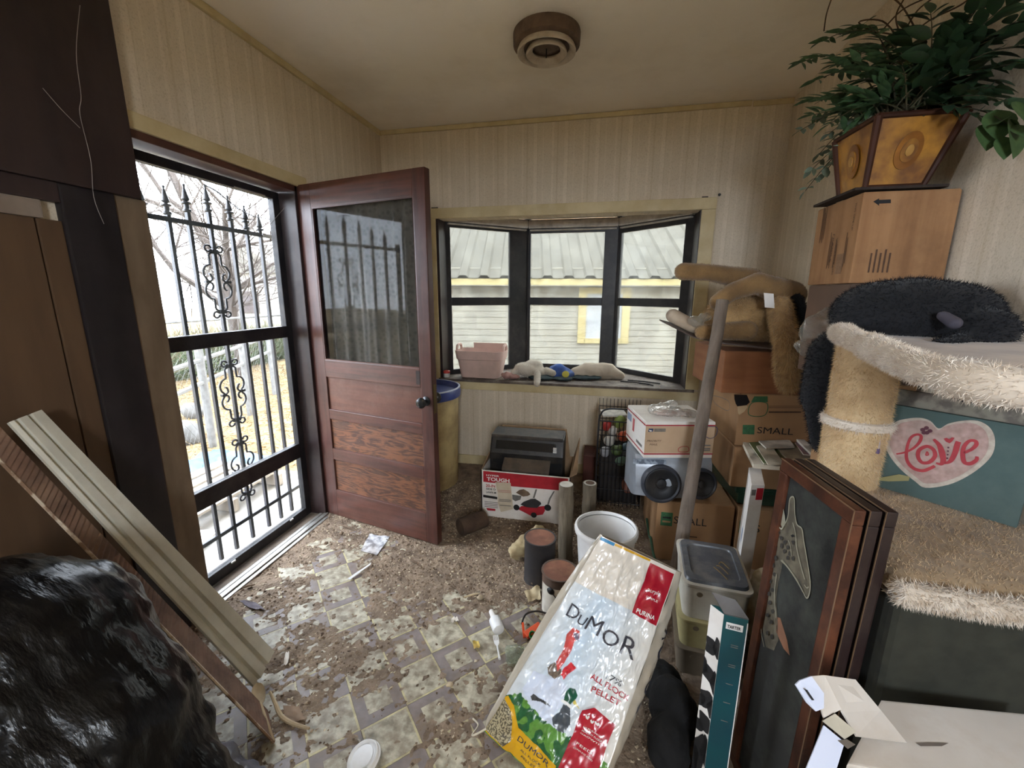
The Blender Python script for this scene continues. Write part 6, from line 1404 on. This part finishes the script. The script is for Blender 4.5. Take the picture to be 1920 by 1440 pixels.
def vtext(F, t, s, a, b0, size, width, m):
    me = text_mesh(s); co = np.array([q.co for q in me.vertices]); lo, hi = co.min(0), co.max(0); un, vn = F.u.normalized(), F.v.normalized(); base = F.p(a, b0, 2)
    b = MB(); b.v = [base - vn*float((c[0]-lo[0])/(hi[0]-lo[0])*width) + un*float(c[1]/.72*size) for c in co]; b.f = [tuple(p.vertices) for p in me.polygons]; b.m = [0]*len(b.f); b.build('lettering', m, t, recalc=False)
vtext(f, tT, 'FRAGILE', .50, .62, .012, .10, ink_d); vtext(f, tT, 'HANDLE WITH CARE', .60, .56, .009, .13, ink_d); vtext(f, tT, 'THIS SIDE UP', .88, .92, .010, .09, ink_d)
f = FT['front']; trace(f, tT, 'printed_arrow', [(1637,378),(1648,372),(1648,375),(1670,374),(1670,381),(1648,382),(1648,386)], ink_k)
for k in range(5): f.rect(tT, 'small_print', .18+.05*k, .12, .20+.05*k, .34+.04*(k % 2), ink_d)
# clear crinkled bag beside it
me = organic([('ell', P(1528,622,d=1.52), (.045,.05,.055), (0,0,0)), ('ell', P(1512,650,d=1.50), (.035,.03,.03), (0,0,0)), ('cap', P(1540,602,d=1.54), P(1552,585,d=1.54), .03, .018)], .008, 2)
o = place_mesh(me, 'clear_bag', clear_pl, org=P(1525,660,d=1.6), disp=lambda q: .014*abs(nz3(q, 28, 3))+.005*nz3(q, 70, 1)); tag(o, 'crinkled clear plastic bag caught beside the plush dog and the taped carton', 'bag')
amb = mat('amber_plastic', (180,126,42), (106,64,26), rough=.35, scale=14, detail=7, spec=.6, coat=.4, dirt=(110,66,28), ds=8, da=.6); amb_d = mat('dark_amber_edge', (72,40,24), (52,30,20), rough=.6, scale=9, spec=.2)
pt = thing('planter', 'tapered square amber glass planter on the upper carton', 'planter', (.91,1.79,1.77))
zb_, zt_ = 1.786, 1.985
bq = [(.828,1.712),(.992,1.712),(.992,1.872),(.828,1.872)]; tq = [(.812,1.668),(1.046,1.668),(1.046,1.900),(.800,1.900)]
b = MB(); B4 = [V((x,y,zb_)) for x, y in bq]; T4 = [V((x,y,zt_)) for x, y in tq]; I4 = [p+(V((.925,1.785,zt_))-p)*.08 for p in T4]; J4 = [V((p.x,p.y,zt_-.03)) for p in I4]
b.add(B4+T4+I4+J4, [(3,2,1,0)]+[(i,(i+1)%4,(i+1)%4+4,i+4) for i in range(4)]+[(i+4,(i+1)%4+4,(i+1)%4+8,i+8) for i in range(4)]+[(i+8,(i+1)%4+8,(i+1)%4+12,i+12) for i in range(4)]+[(12,13,14,15)]); b.build('pot', amb, pt, bevel=.004)
for i in range(4):
    b = MB(); b.tube([B4[i], T4[i]], [.009,.012], 8); b.build('corner_rib', amb_d, pt, smooth=True)
    b = MB(); b.tube([T4[i], T4[(i+1)%4]], .009, 8); b.build('top_rim', amb_d, pt, smooth=True)
    b = MB(); b.tube([B4[i], B4[(i+1)%4]], .007, 8); b.build('foot_rim', amb_d, pt, smooth=True)
for i in (0, 3):
    u0 = (B4[(i+1)%4]-B4[i]); up = (T4[i]+T4[(i+1)%4]-B4[i]-B4[(i+1)%4])/2; c = (B4[i]+B4[(i+1)%4]+T4[i]+T4[(i+1)%4])/4; n_ = u0.cross(up).normalized()
    if n_.dot(c-V((.91,1.79,1.88))) < 0: n_ = -n_
    un = u0.normalized(); vn = up.normalized()
    for rr_, th_, mm_ in ((1.0,.003,mat('amber_shadow', (150,98,38), (104,62,26), rough=.3, scale=9, detail=7, coat=.3)), (.62,.006,amb), (.30,.009,mat('amber_pale', (190,150,84), (150,104,48), rough=.3, scale=9, coat=.3))):  # outer oval in a darker amber, centre paler
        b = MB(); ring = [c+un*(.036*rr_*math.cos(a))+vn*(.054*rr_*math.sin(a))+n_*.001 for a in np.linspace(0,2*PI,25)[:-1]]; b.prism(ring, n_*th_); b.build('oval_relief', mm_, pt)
b = MB(); b.prism([(.79,1.69,1.7745),(1.05,1.69,1.7745),(1.05,1.98,1.7745),(.79,1.98,1.7745)], (0,0,.008)); tray = b.build('woven_tray', mat('dark_wicker', (56,44,36), (38,30,26), rough=.9, scale=60), loc=(.91,1.8,1.77)); tag(tray, 'thin dark woven tray between the amber planter and the upper carton', 'tray')
# foliage: every leaf an object sharing a few leaf meshes
def leaf_mesh(nm, w, m, fold=.25, seg=5):
    vs = []; fs = []
    for i in range(seg+1):
        t = i/seg; ww = w*math.sin(PI*(t**.8))**.9*(1 if 0 < i < seg else .05); z = -.12*t*t
        vs += [(t, -ww, z+fold*ww), (t, 0, z), (t, ww, z+fold*ww)]
    for i in range(seg):
        for k in range(2): a = i*3+k; fs.append((a, a+1, a+4, a+3))
    me = bpy.data.meshes.new(nm); me.from_pydata(vs, [], fs); me.materials.append(m); me.polygons.foreach_set('use_smooth', [True]*len(fs)); me.update(); return me
g1 = mat('fern_green', (72,104,64), (48,78,48), rough=.6, scale=3, dirt=(96,104,84), ds=5, da=.4); g2 = mat('sage_leaf', (120,134,112), (88,104,84), rough=.7, scale=3, dirt=(150,150,134), da=.4); g3 = mat('deep_green', (48,74,46), (32,54,34), rough=.55, scale=3, dirt=(80,90,70), da=.3); g4 = mat('pale_broad_leaf', (74,98,54), (56,80,44), rough=.6, scale=4); pinkl = mat('pink_bud', (176,140,150), (150,116,128), rough=.7, scale=5)
LM = dict(f=leaf_mesh('leaf', .15, g1), s=leaf_mesh('leaf', .28, g2), d=leaf_mesh('leaf', .22, g3), b=leaf_mesh('leaf', .38, g4, .15, 7), p=leaf_mesh('leaf', .25, pinkl))
stemm = mat('plant_stem', (70,66,44), (54,50,36), rough=.8, scale=9); vinem = mat('dry_vine', (84,66,48), (66,50,38), rough=.85, scale=9); palem = mat('pale_stem', (150,150,120), (124,126,98), rough=.8, scale=9)
rl = random.Random(11)
def put_leaf(root, kind, p, d, L, up=V((0,0,1))):
    o = bpy.data.objects.new('leaf', LM[kind]); COL.objects.link(o); o.parent = root; d = d.normalized(); s_ = d.cross(up); s_ = s_.normalized() if s_.length > .05 else d.orthogonal().normalized(); n = s_.cross(d)
    M = Matrix((d, s_, n)).transposed().to_4x4(); M = M @ Matrix.Rotation(rl.gauss(0,.4), 4, 'X') @ Matrix.Scale(L, 4); M.translation = p - ORG[root.name]
    e = p + d*L
    if e.x > 1.095: return bpy.data.objects.remove(o)
    o.matrix_local = M; return o
crown = V((.93,1.74,1.975))
def frond(root, tip, kind, n, L, sag=.12, r=.0028, m=None, start=.25, both=True, base=None):
    b0 = base or crown+V((rl.gauss(0,.03), rl.gauss(0,.04), 0)); mid = b0.lerp(tip, .5)+V((0,0,sag)); pts = catmull([b0, b0.lerp(mid,.5)+V((0,0,sag*.35)), mid, mid.lerp(tip,.5)+V((0,0,sag*.2)), tip], 6)
    for p in pts: p.x = min(p.x, 1.085)
    b = MB(); b.tube(pts, [r*(1-.6*i/len(pts)) for i in range(len(pts))], 5); b.build('stem', m or stemm, root, smooth=True, recalc=False)
    for k in range(n):
        t = start+(1-start)*(k+.5)/n; i = min(int(t*(len(pts)-1)), len(pts)-2); p = pts[i].lerp(pts[i+1], t*(len(pts)-1)-i); d = (pts[i+1]-pts[i]).normalized(); s_ = d.cross(V((0,0,1))).normalized()
        for sg in ((1,-1) if both else (rl.choice((1,-1)),)):
            put_leaf(root, kind, p, d*.55+s_*sg*.85+V((rl.gauss(0,.12), rl.gauss(0,.12), rl.gauss(.02,.22))), L*(1-.45*t)*rl.uniform(.8,1.2))
    put_leaf(root, kind, pts[-1], pts[-1]-pts[-3], L*.7)
fern = thing('artificial_fern', 'dark green artificial fern fronds fanning left out of the amber planter', 'plant', (.90,1.76,1.97))
for x, y, d, s_ in ((1500,118,1.72,.10),(1512,190,1.70,.05),(1540,78,1.72,.12),(1592,58,1.70,.12),(1640,92,1.55,.10),(1530,150,1.62,.08),(1570,120,1.55,.08),(1665,130,1.45,.08),(1525,215,1.62,.03),(1560,180,1.5,.05),(1610,150,1.42,.06),(1556,232,1.52,.05),(1612,222,1.42,.06),(1585,205,1.48,.06),(1690,205,1.38,.08),(1600,100,1.62,.10),(1650,165,1.40,.05)): frond(fern, P(x,y,d=d), 'f', 11, .095, s_)
ivy = thing('trailing_sage_plant', 'grey green trailing sprig hanging down the left side of the amber planter', 'plant', (.84,1.74,1.97))
for x, y, d in ((1510,358,1.72),(1500,245,1.70),(1545,325,1.66),(1568,282,1.62),(1535,290,1.72),(1600,262,1.56),(1555,250,1.6),(1590,225,1.52),(1520,320,1.74)): frond(ivy, P(x,y,d=d), 's', 7, .058, .06, both=True, start=.35)
for x, y in ((1640,192),(1660,196),(1643,215)): put_leaf(ivy, 'p', P(x,y,d=1.5), V((rl.gauss(0,.3),rl.gauss(0,.3),.8)), .032)
dark = thing('dark_foliage', 'dense dark green artificial foliage above and right of the planter', 'plant', (.98,1.68,1.98))
for x, y, d in ((1700,60,1.42),(1745,25,1.34),(1790,55,1.28),(1830,20,1.20),(1870,70,1.15),(1905,40,1.10),(1800,130,1.26),(1850,150,1.18),(1890,190,1.12),(1740,110,1.36),(1780,190,1.28),(1720,160,1.42),(1905,120,1.10),(1820,90,1.22),(1875,120,1.14),(1760,75,1.32),(1840,55,1.19),(1895,5,1.12),(1865,165,1.15),(1765,212,1.32),(1720,195,1.37),(1830,215,1.20),(1910,85,1.09),(1810,180,1.24)): frond(dark, P(x,y,d=d), 'd', 6, .11, .05, start=.3)
broad = thing('broad_leaf_sprig', 'broad pale green leaves hanging at the right edge beside the planter', 'plant', (1.04,1.60,1.97))
for x, y, d, L, dx, dz in ((1868,205,1.16,.10,-.2,-.9),(1895,222,1.13,.12,.1,-1),(1850,232,1.18,.09,-.4,-.8),(1905,190,1.10,.10,.3,-.6),(1880,255,1.14,.07,-.1,-1)): put_leaf(broad, 'b', P(x,y,d=d), V((dx*.3,-.5,dz)), L)
frond(broad, P(1895,235,d=1.12), 'b', 2, .08, .05, start=.6)
vines = thing('dry_vines', 'thin brown dry vines arching over the plants against the wall', 'plant', (.95,1.72,1.98))
for pl in ([(1690,80,1.5),(1655,40,1.55),(1610,42,1.58),(1650,68,1.55)], [(1700,75,1.48),(1740,40,1.4),(1800,10,1.3),(1830,-15,1.26)], [(1690,70,1.5),(1680,30,1.5),(1700,-10,1.48)], [(1700,70,1.5),(1640,60,1.56),(1600,66,1.6)], [(1545,58,1.72),(1550,25,1.72),(1562,-10,1.7)], [(1690,70,1.5),(1720,20,1.44),(1760,-10,1.38)], [(1650,62,1.55),(1690,20,1.5),(1740,-5,1.4)], [(1720,60,1.45),(1690,10,1.5),(1660,-12,1.52)]):
    b = MB(); b.tube(catmull([V((min(q.x,1.09),q.y,q.z)) for q in (P(x,y,d=d) for x, y, d in pl)], 6), .0026, 5); b.build('vine', vinem, vines, smooth=True)
for pl in ([(1752,95,1.33),(1725,130,1.36),(1712,180,1.40),(1700,212,1.46)], [(1790,80,1.27),(1765,120,1.32),(1755,170,1.36),(1752,208,1.42)], [(1850,85,1.18),(1820,120,1.22),(1790,150,1.27)]):
    b = MB(); b.tube(catmull([P(x,y,d=d) for x, y, d in pl], 6), .003, 5); b.build('pale_stem', palem, vines, smooth=True)

# ---------------------------------------------------------------- plush dog on the reddish carton
Y_ = lambda x, y, Y: P(x, y, Y=Y)
dg_ = thing('plush_dog', 'golden plush dog lying on its back on the reddish brown carton', 'plush', (.74,2.40,1.17))
shapes = [('cap', Y_(1362,600,2.42), Y_(1458,580,2.45), .116, .112), ('cap', Y_(1400,545,2.48), Y_(1470,560,2.46), .070, .080),
 ('cap', Y_(1400,626,2.32), Y_(1450,628,2.36), .04, .05)]
me = organic(shapes, .011, 5)
for q in me.vertices: q.co.z = max(q.co.z, 1.182)
o = place_mesh(me, 'body', fur_gold, dg_); fur(o, 15000, .022, .0019, fur_gold2, droop=.3, lie=.5)
velg = mat('short_gold_pile', (140,108,66), (112,84,50), rough=.9, scale=9, sheen=.3, dirt=(100,78,50), ds=4, da=.3); velg2 = mat('short_gold_fibres', (152,120,76), (120,92,56), rough=.95, scale=40, sheen=.3)
for sh_ in ([('cap', Y_(1281,509,2.27), Y_(1330,511,2.32), .042, .040), ('cap', Y_(1330,511,2.32), Y_(1410,525,2.40), .040, .056)],
            [('cap', Y_(1346,566,2.22), Y_(1372,547,2.235), .040, .042), ('cap', Y_(1372,547,2.235), Y_(1420,531,2.27), .042, .050), ('cap', Y_(1420,531,2.27), Y_(1484,553,2.36), .052, .066)],
            [('cap', Y_(1318,623,2.22), Y_(1400,620,2.27), .038, .050)]):
    me = organic(sh_, .009, 4); o = place_mesh(me, 'limb', velg, dg_); fur(o, 6000, .008, .0014, velg2, droop=.3, lie=.6)
me = organic([('cap', Y_(1462,572,2.27), Y_(1474,640,2.145), .046, .046), ('cap', Y_(1474,640,2.145), Y_(1479,695,2.135), .046, .056), ('cap', Y_(1479,695,2.135), Y_(1478,722,2.135), .055, .038)], .010, 4)
o = place_mesh(me, 'hanging_tail', fur_gold, dg_); fur(o, 7000, .030, .002, fur_gold2, droop=1.1, lie=.4)
greyf = mat('fawn_pad', (176,160,140), (150,132,112), rough=.95, scale=14)
me = organic([('cap', Y_(1262,592,2.28), Y_(1296,610,2.28), .036, .034), ('cap', Y_(1296,612,2.28), Y_(1330,622,2.28), .03, .03)], .008, 3); place_mesh(me, 'pale_paw', greyf, dg_)
me = organic([('ell', Y_(1305,603,2.22), (.040,.03,.025), (0,.3,0)), ('ell', Y_(1322,594,2.24), (.03,.02,.02), (0,0,0))], .007, 2)
o = place_mesh(me, 'clear_wrap', clear_pl, org=Y_(1310,603,2.22), disp=lambda q: .008*abs(nz3(q, 40, 3))); tag(o, 'bit of clear plastic wrap between the pale paw and lower limb of the plush dog', 'wrap')
b = MB(); q0 = Y_(1432,549,2.19); b.obox(q0, (.045,.01,-.004), (.012,0,-.066), (0,-.0015,0)); b.build('care_tag', white_card, dg_)
b = MB(); top = [Y_(1236,601,2.40), Y_(1300,634,2.22), Y_(1360,646,2.18), Y_(1452,656,2.17), Y_(1456,640,2.40), Y_(1350,630,2.46)]
b.prism(top, (0,0,.007)); tag(b.build('dark_leaf_tray', mat('dark_thin_board', (84,68,58), (64,52,46), rough=.6, scale=6, st=(1,6,1)), bevel=.002, loc=(.7,2.3,1.165)), 'thin dark pointed board under the plush dog, sticking out to the left', 'board')
me = organic([('cap', Y_(1490,565,2.30), Y_(1500,640,2.24), .040, .036), ('ell', Y_(1496,600,2.28), (.040,.045,.09), (0,0,0))], .010, 3)
o = place_mesh(me, 'black_cushion', fur_blk, org=(.93,2.28,1.16)); tag(o, 'black plush lump tucked behind the right end of the plush dog', 'plush'); fur(o, 2500, .014, .0016, fur_blk2, droop=.3)

# ---------------------------------------------------------------- white carton in the near right corner
wct = thing('white_carton', 'white carton with a lifted tucked flap in the near right corner', 'carton', (.75,.76,0))
wcm = mat('worn_white_card', (218,212,204), (204,196,186), rough=.75, scale=5, dirt=(176,156,130), ds=4, da=.5)
FLc, BLc, BRc, FRc = P(1588,1432,Z=.655), P(1652,1312,Z=.655), P(1926,1338,Z=.655), P(1960,1500,Z=.655)
for p in (BRc, FRc): p.x = min(p.x, 1.09)
low = V((0,0,-.655))
b = MB(); b.prism([p+low for p in (FLc, FRc, BRc, BLc)], (0,0,.655)); b.build('body', wcm, wct, bevel=.004)
def sheet(name, quad, m, th=.003):
    q = [P(x, y, d=d) for x, y, d in quad]; n = (q[1]-q[0]).cross(q[2]-q[0]).normalized(); b = MB(); b.prism(q, n*th); return b.build(name, m, wct)
blw = mat('bluish_card', (214,220,236), (202,208,226), rough=.6, scale=5)  # white card with the bluish daylight painted into its colour
sheet('tuck_flap', [(1492,1284,.765),(1500,1276,.768),(1522,1268,.772),(1545,1300,.762),(1545,1328,.752),(1530,1334,.748),(1513,1318,.752)], blw)
sheet('slot', [(1508,1292,.757),(1514,1294,.756),(1527,1313,.752),(1522,1313,.752)], ink_k, .001)
sheet('flap', [(1522,1268,.775),(1546,1266,.78),(1578,1330,.758),(1545,1346,.75)], wcm)
sheet('flap', [(1546,1266,.78),(1604,1274,.80),(1652,1332,.775),(1580,1336,.757)], wcm)
sheet('flap', [(1580,1336,.757),(1652,1332,.775),(1700,1392,.74),(1606,1380,.735)], wcm)
sheet('torn_tape', [(1542,1352,.745),(1566,1338,.75),(1606,1372,.735),(1584,1386,.728)], mat('dull_tape', (196,190,172), (176,168,150), rough=.45, scale=9), .002)
sheet('torn_hole', [(1571,1388,.726),(1588,1386,.728),(1604,1396,.722),(1590,1404,.718)], mat('torn_grey', (110,100,90), rough=.9, scale=20), .001)
sheet('side_flap', [(1545,1360,.74),(1584,1392,.725),(1560,1470,.69),(1500,1470,.69)], blw)
f = Face(FLc, FRc-FLc, BLc-FLc, .001)
f.patch(wct, 'gouge', [(.30,.42),(.36,.46),(.47,.50),(.44,.44),(.33,.39)], mat('gouge_grey', (120,108,98), rough=.9, scale=20), 1)

# ---------------------------------------------------------------- window sill
t = thing('pink_tub', 'dusty pink plastic tub with cut-out handles on the left of the window sill', 'tub', (-.985,3.40,.751))
def rr2(cx, cy, w, d, r, z, n=6):
    pts = []
    for (sx, sy, a0_) in ((1,-1,-PI/2),(1,1,0),(-1,1,PI/2),(-1,-1,PI)):
        for k in range(n): a = a0_+k*PI/2/(n-1); pts.append(V((cx+sx*(w/2-r)+r*math.cos(a), cy+sy*(d/2-r)+r*math.sin(a), z)))
    return pts
pkm = mat('dusty_pink_plastic', (206,176,164), (190,160,148), rough=.55, scale=6, dirt=(170,156,142), ds=6, da=.5)
rings = [rr2(-.985,3.40,.33,.20,.05,.752), rr2(-.985,3.40,.385,.225,.055,.90), rr2(-.985,3.40,.40,.24,.055,.905), rr2(-.985,3.40,.42,.25,.055,.975)]
inner = [rr2(-.985,3.40,.412,.242,.052,.975), rr2(-.985,3.40,.325,.195,.05,.757)]
b = MB(); n = len(rings[0]); R_ = rings+inner; vs = [p for r in R_ for p in r]; fs = [tuple(range(n-1,-1,-1)), tuple((len(R_)-1)*n+j for j in range(n))]
for i in range(len(R_)-1):
    for j in range(n):
        y_m = (R_[i][j].y+R_[i][(j+1)%n].y)/2; x_m = (R_[i][j].x+R_[i][(j+1)%n].x)/2
        fs.append((i*n+j, i*n+(j+1)%n, (i+1)*n+(j+1)%n, (i+1)*n+j))
b.add(vs, fs); b.build('body', pkm, t, smooth=True)
for sx in (-1, 1):
    b = MB(); b.tube(catmull([V((-.985+sx*.20,3.34,.97)),V((-.985+sx*.20,3.36,1.012)),V((-.985+sx*.20,3.44,1.012)),V((-.985+sx*.20,3.46,.97))],5), .011, 8); b.build('handle', pkm, t, smooth=True)
b = MB(); b.box((-1.09,3.505,.975),(-.80,3.520,1.022)); b.build('raised_back_rim', pkm, t, bevel=.006)
wpm = mat('grubby_white_plush', (206,198,184), (180,170,154), rough=.95, scale=8, sheen=.2, dirt=(150,138,120), ds=6, da=.4)
me = organic([('ell', (-.58,3.42,.815), (.13,.09,.062), (0,.15,.1)), ('ell', (-.55,3.44,.85), (.08,.07,.05), (0,0,0)), ('cap', (-.50,3.34,.80), (-.485,3.225,.742), .028, .026), ('cap', (-.44,3.44,.81), (-.38,3.40,.80), .032, .028), ('cap', (-.67,3.40,.81), (-.70,3.37,.80), .035, .028)], .009, 4)
o = place_mesh(me, 'white_plush_toy', wpm, org=(-.57,3.42,.751)); tag(o, 'grubby white plush toy on the sill with a limb drooping over the edge', 'plush'); fur(o, 5000, .010, .0016, mat('white_plush_fibres', (214,206,192), (186,176,160), rough=.95, scale=30), droop=.3)
me = organic([('ell', (-.34,3.48,.80), (.095,.085,.062), (0,0,0)), ('ell', (-.28,3.45,.785), (.07,.07,.045), (0,0,0))], .009, 3)
o = place_mesh(me, 'blue_cloth', mat('blue_printed_cloth', (62,92,160), (40,60,110), rough=.8, scale=12, dirt=(90,110,140), ds=9, da=.5), org=(-.33,3.48,.751), disp=lambda q: .016*nz3(q, 18, 3)); tag(o, 'rumpled blue printed cloth in the middle of the window sill', 'cloth')
b = MB(); b.lathe([(.03,0),(.028,.006),(.001,.010)], (-.275,3.375,.80), 12, (0,-.8,.5)); b.build('yellow_patch', mat('yellow_print', (196,186,80), scale=9), o, smooth=True)
me = organic([('cap', (-.10,3.52,.812), (.06,3.56,.805), .068, .075), ('cap', (.06,3.56,.805), (.17,3.52,.778), .072, .03), ('cap', (-.10,3.52,.812), (-.20,3.50,.80), .066, .045)], .010, 4)
o = place_mesh(me, 'beige_cushion', mat('grubby_beige_cloth', (194,182,164), (166,152,134), rough=.95, scale=7, dirt=(140,124,104), ds=6, da=.5), org=(0,3.53,.751), disp=lambda q: .008*nz3(q, 14, 2)); tag(o, 'plump beige cushion lying at the right end of the toys on the sill', 'cushion')
me = organic([('ell', (-.745,3.30,.785), (.05,.035,.03), (0,0,.3)), ('ell', (-.69,3.32,.772), (.05,.035,.02), (0,0,0))], .007, 3)
o = place_mesh(me, 'pink_rag', mat('dirty_pink', (176,138,128), (140,104,98), rough=.9, scale=16), org=(-.72,3.31,.751), disp=lambda q: .010*nz3(q, 34, 3)); tag(o, 'small dirty pink rag at the right foot of the pink tub', 'rag')
me = organic([('ell', (-.47,3.36,.768), (.11,.07,.016), (0,0,0)), ('ell', (-.30,3.36,.766), (.08,.06,.014), (0,0,0)), ('ell', (-.12,3.44,.768), (.14,.06,.015), (0,0,.2))], .008, 2)
o = place_mesh(me, 'dark_green_cloth', mat('dark_teal_cloth', (48,62,62), (34,44,46), rough=.9, scale=14), org=(-.3,3.38,.751), disp=lambda q: .008*nz3(q, 24, 3)); tag(o, 'dark teal cloth spread under the toys on the window sill', 'cloth')
t = thing('small_jar', 'small white jar with a red lid at the far left of the window sill', 'jar', (-1.262,3.29,.751))
b = MB(); b.lathe([(.026,0),(.028,.004),(.028,.03),(.024,.034)], (-1.262,3.285,.751), 20); b.build('body', white_pl, t, smooth=True)
b = MB(); b.lathe([(.030,.034),(.030,.052),(.026,.055),(.001,.055)], (-1.262,3.285,.751), 20); b.build('lid', mat('red_lid', (196,70,60), rough=.4, scale=6), t, smooth=True)
for k, (x, y, x2, y2) in enumerate(((.16,3.40,.38,3.34),(.22,3.46,.46,3.38),(.30,3.36,.40,3.30))):
    b = MB(); b.tube([(x,y,.757),((x+x2)/2,(y+y2)/2,.760),(x2,y2,.756)], .005, 6); tag(b.build('dark_stick', ink_k, smooth=True, loc=(x,y,.752)), ['longest thin black stick lying on the right of the window sill', 'thin black stick nearest the right pane on the sill', 'short black stick near the front edge of the sill'][k], 'stick')
r = np.random.default_rng(8); mb = MB()
for k in range(420):
    x, y, s_ = r.uniform(-1.1,.55), r.uniform(3.24,3.80), r.uniform(.002,.007)
    if x > .2 and y > 3.4+ (.6-x)*.9: continue
    mb.add([(x,y,.7505),(x+s_,y+s_*.3,.7505),(x+s_*.4,y+s_,.7505),(x+s_*.4,y+s_*.4,.7505+s_*.7)], [(0,1,3),(1,2,3),(2,0,3)])
tag(mb.build('sill_grit', crumb_a, recalc=False), 'pale grit and dead flies scattered on the window sill', 'debris', kind='stuff')
# nail and stains on the back wall
b = MB(); q0 = P(1349,365,Y=YB); b.tube([q0, q0+V((0,-.02,-.004))], [.010,.006], 8); tag(b.build('wall_hook', iron, smooth=True, loc=q0), 'small dark hook in the wallpaper right of the window casing corner', 'hook')

# ---------------------------------------------------------------- ceiling fixture
cf = V((-.325,2.285,HC))
t = thing('ceiling_fixture', 'round grimy ceiling fixture with concentric white rings', 'ceiling light', cf)
grim = mat('grimy_collar', (104,84,68), (74,58,48), rough=.8, scale=12, dirt=(140,120,100), ds=10, da=.5); ringm = mat('dusty_white_ring', (196,184,166), (176,162,142), rough=.6, scale=9, dirt=(140,118,96), ds=9, da=.5)
b = MB(); b.lathe([(.158,0),(.160,-.010),(.158,-.052),(.150,-.058),(.001,-.056)], cf, 40); b.build('collar', grim, t, smooth=True)
def ring(r0, r1, z0, z1, nm):
    b = MB(); b.lathe([(r0,z0),(r0+.010,z0-.004),(r1,z1+.006),(r1,z1),(r1-.006,z1-.003),(r0-.012,z0-.014)], cf, 40, cap0=False, cap1=False); b.add([], []); b.build(nm, ringm, t, smooth=True, recalc=False)
ring(.120, .140, -.050, -.082, 'outer_ring'); ring(.078, .098, -.058, -.088, 'inner_ring')
b = MB(); b.lathe([(.060,-.057),(.060,-.060),(.030,-.064),(.001,-.064)], cf, 30); b.build('centre_plate', grim, t, smooth=True)
b = MB(); b.tube([cf+V((0,0,-.06)), cf+V((.0,-.004,-.104))], .0028, 6); b.build('pull_stub', iron, t, smooth=True)
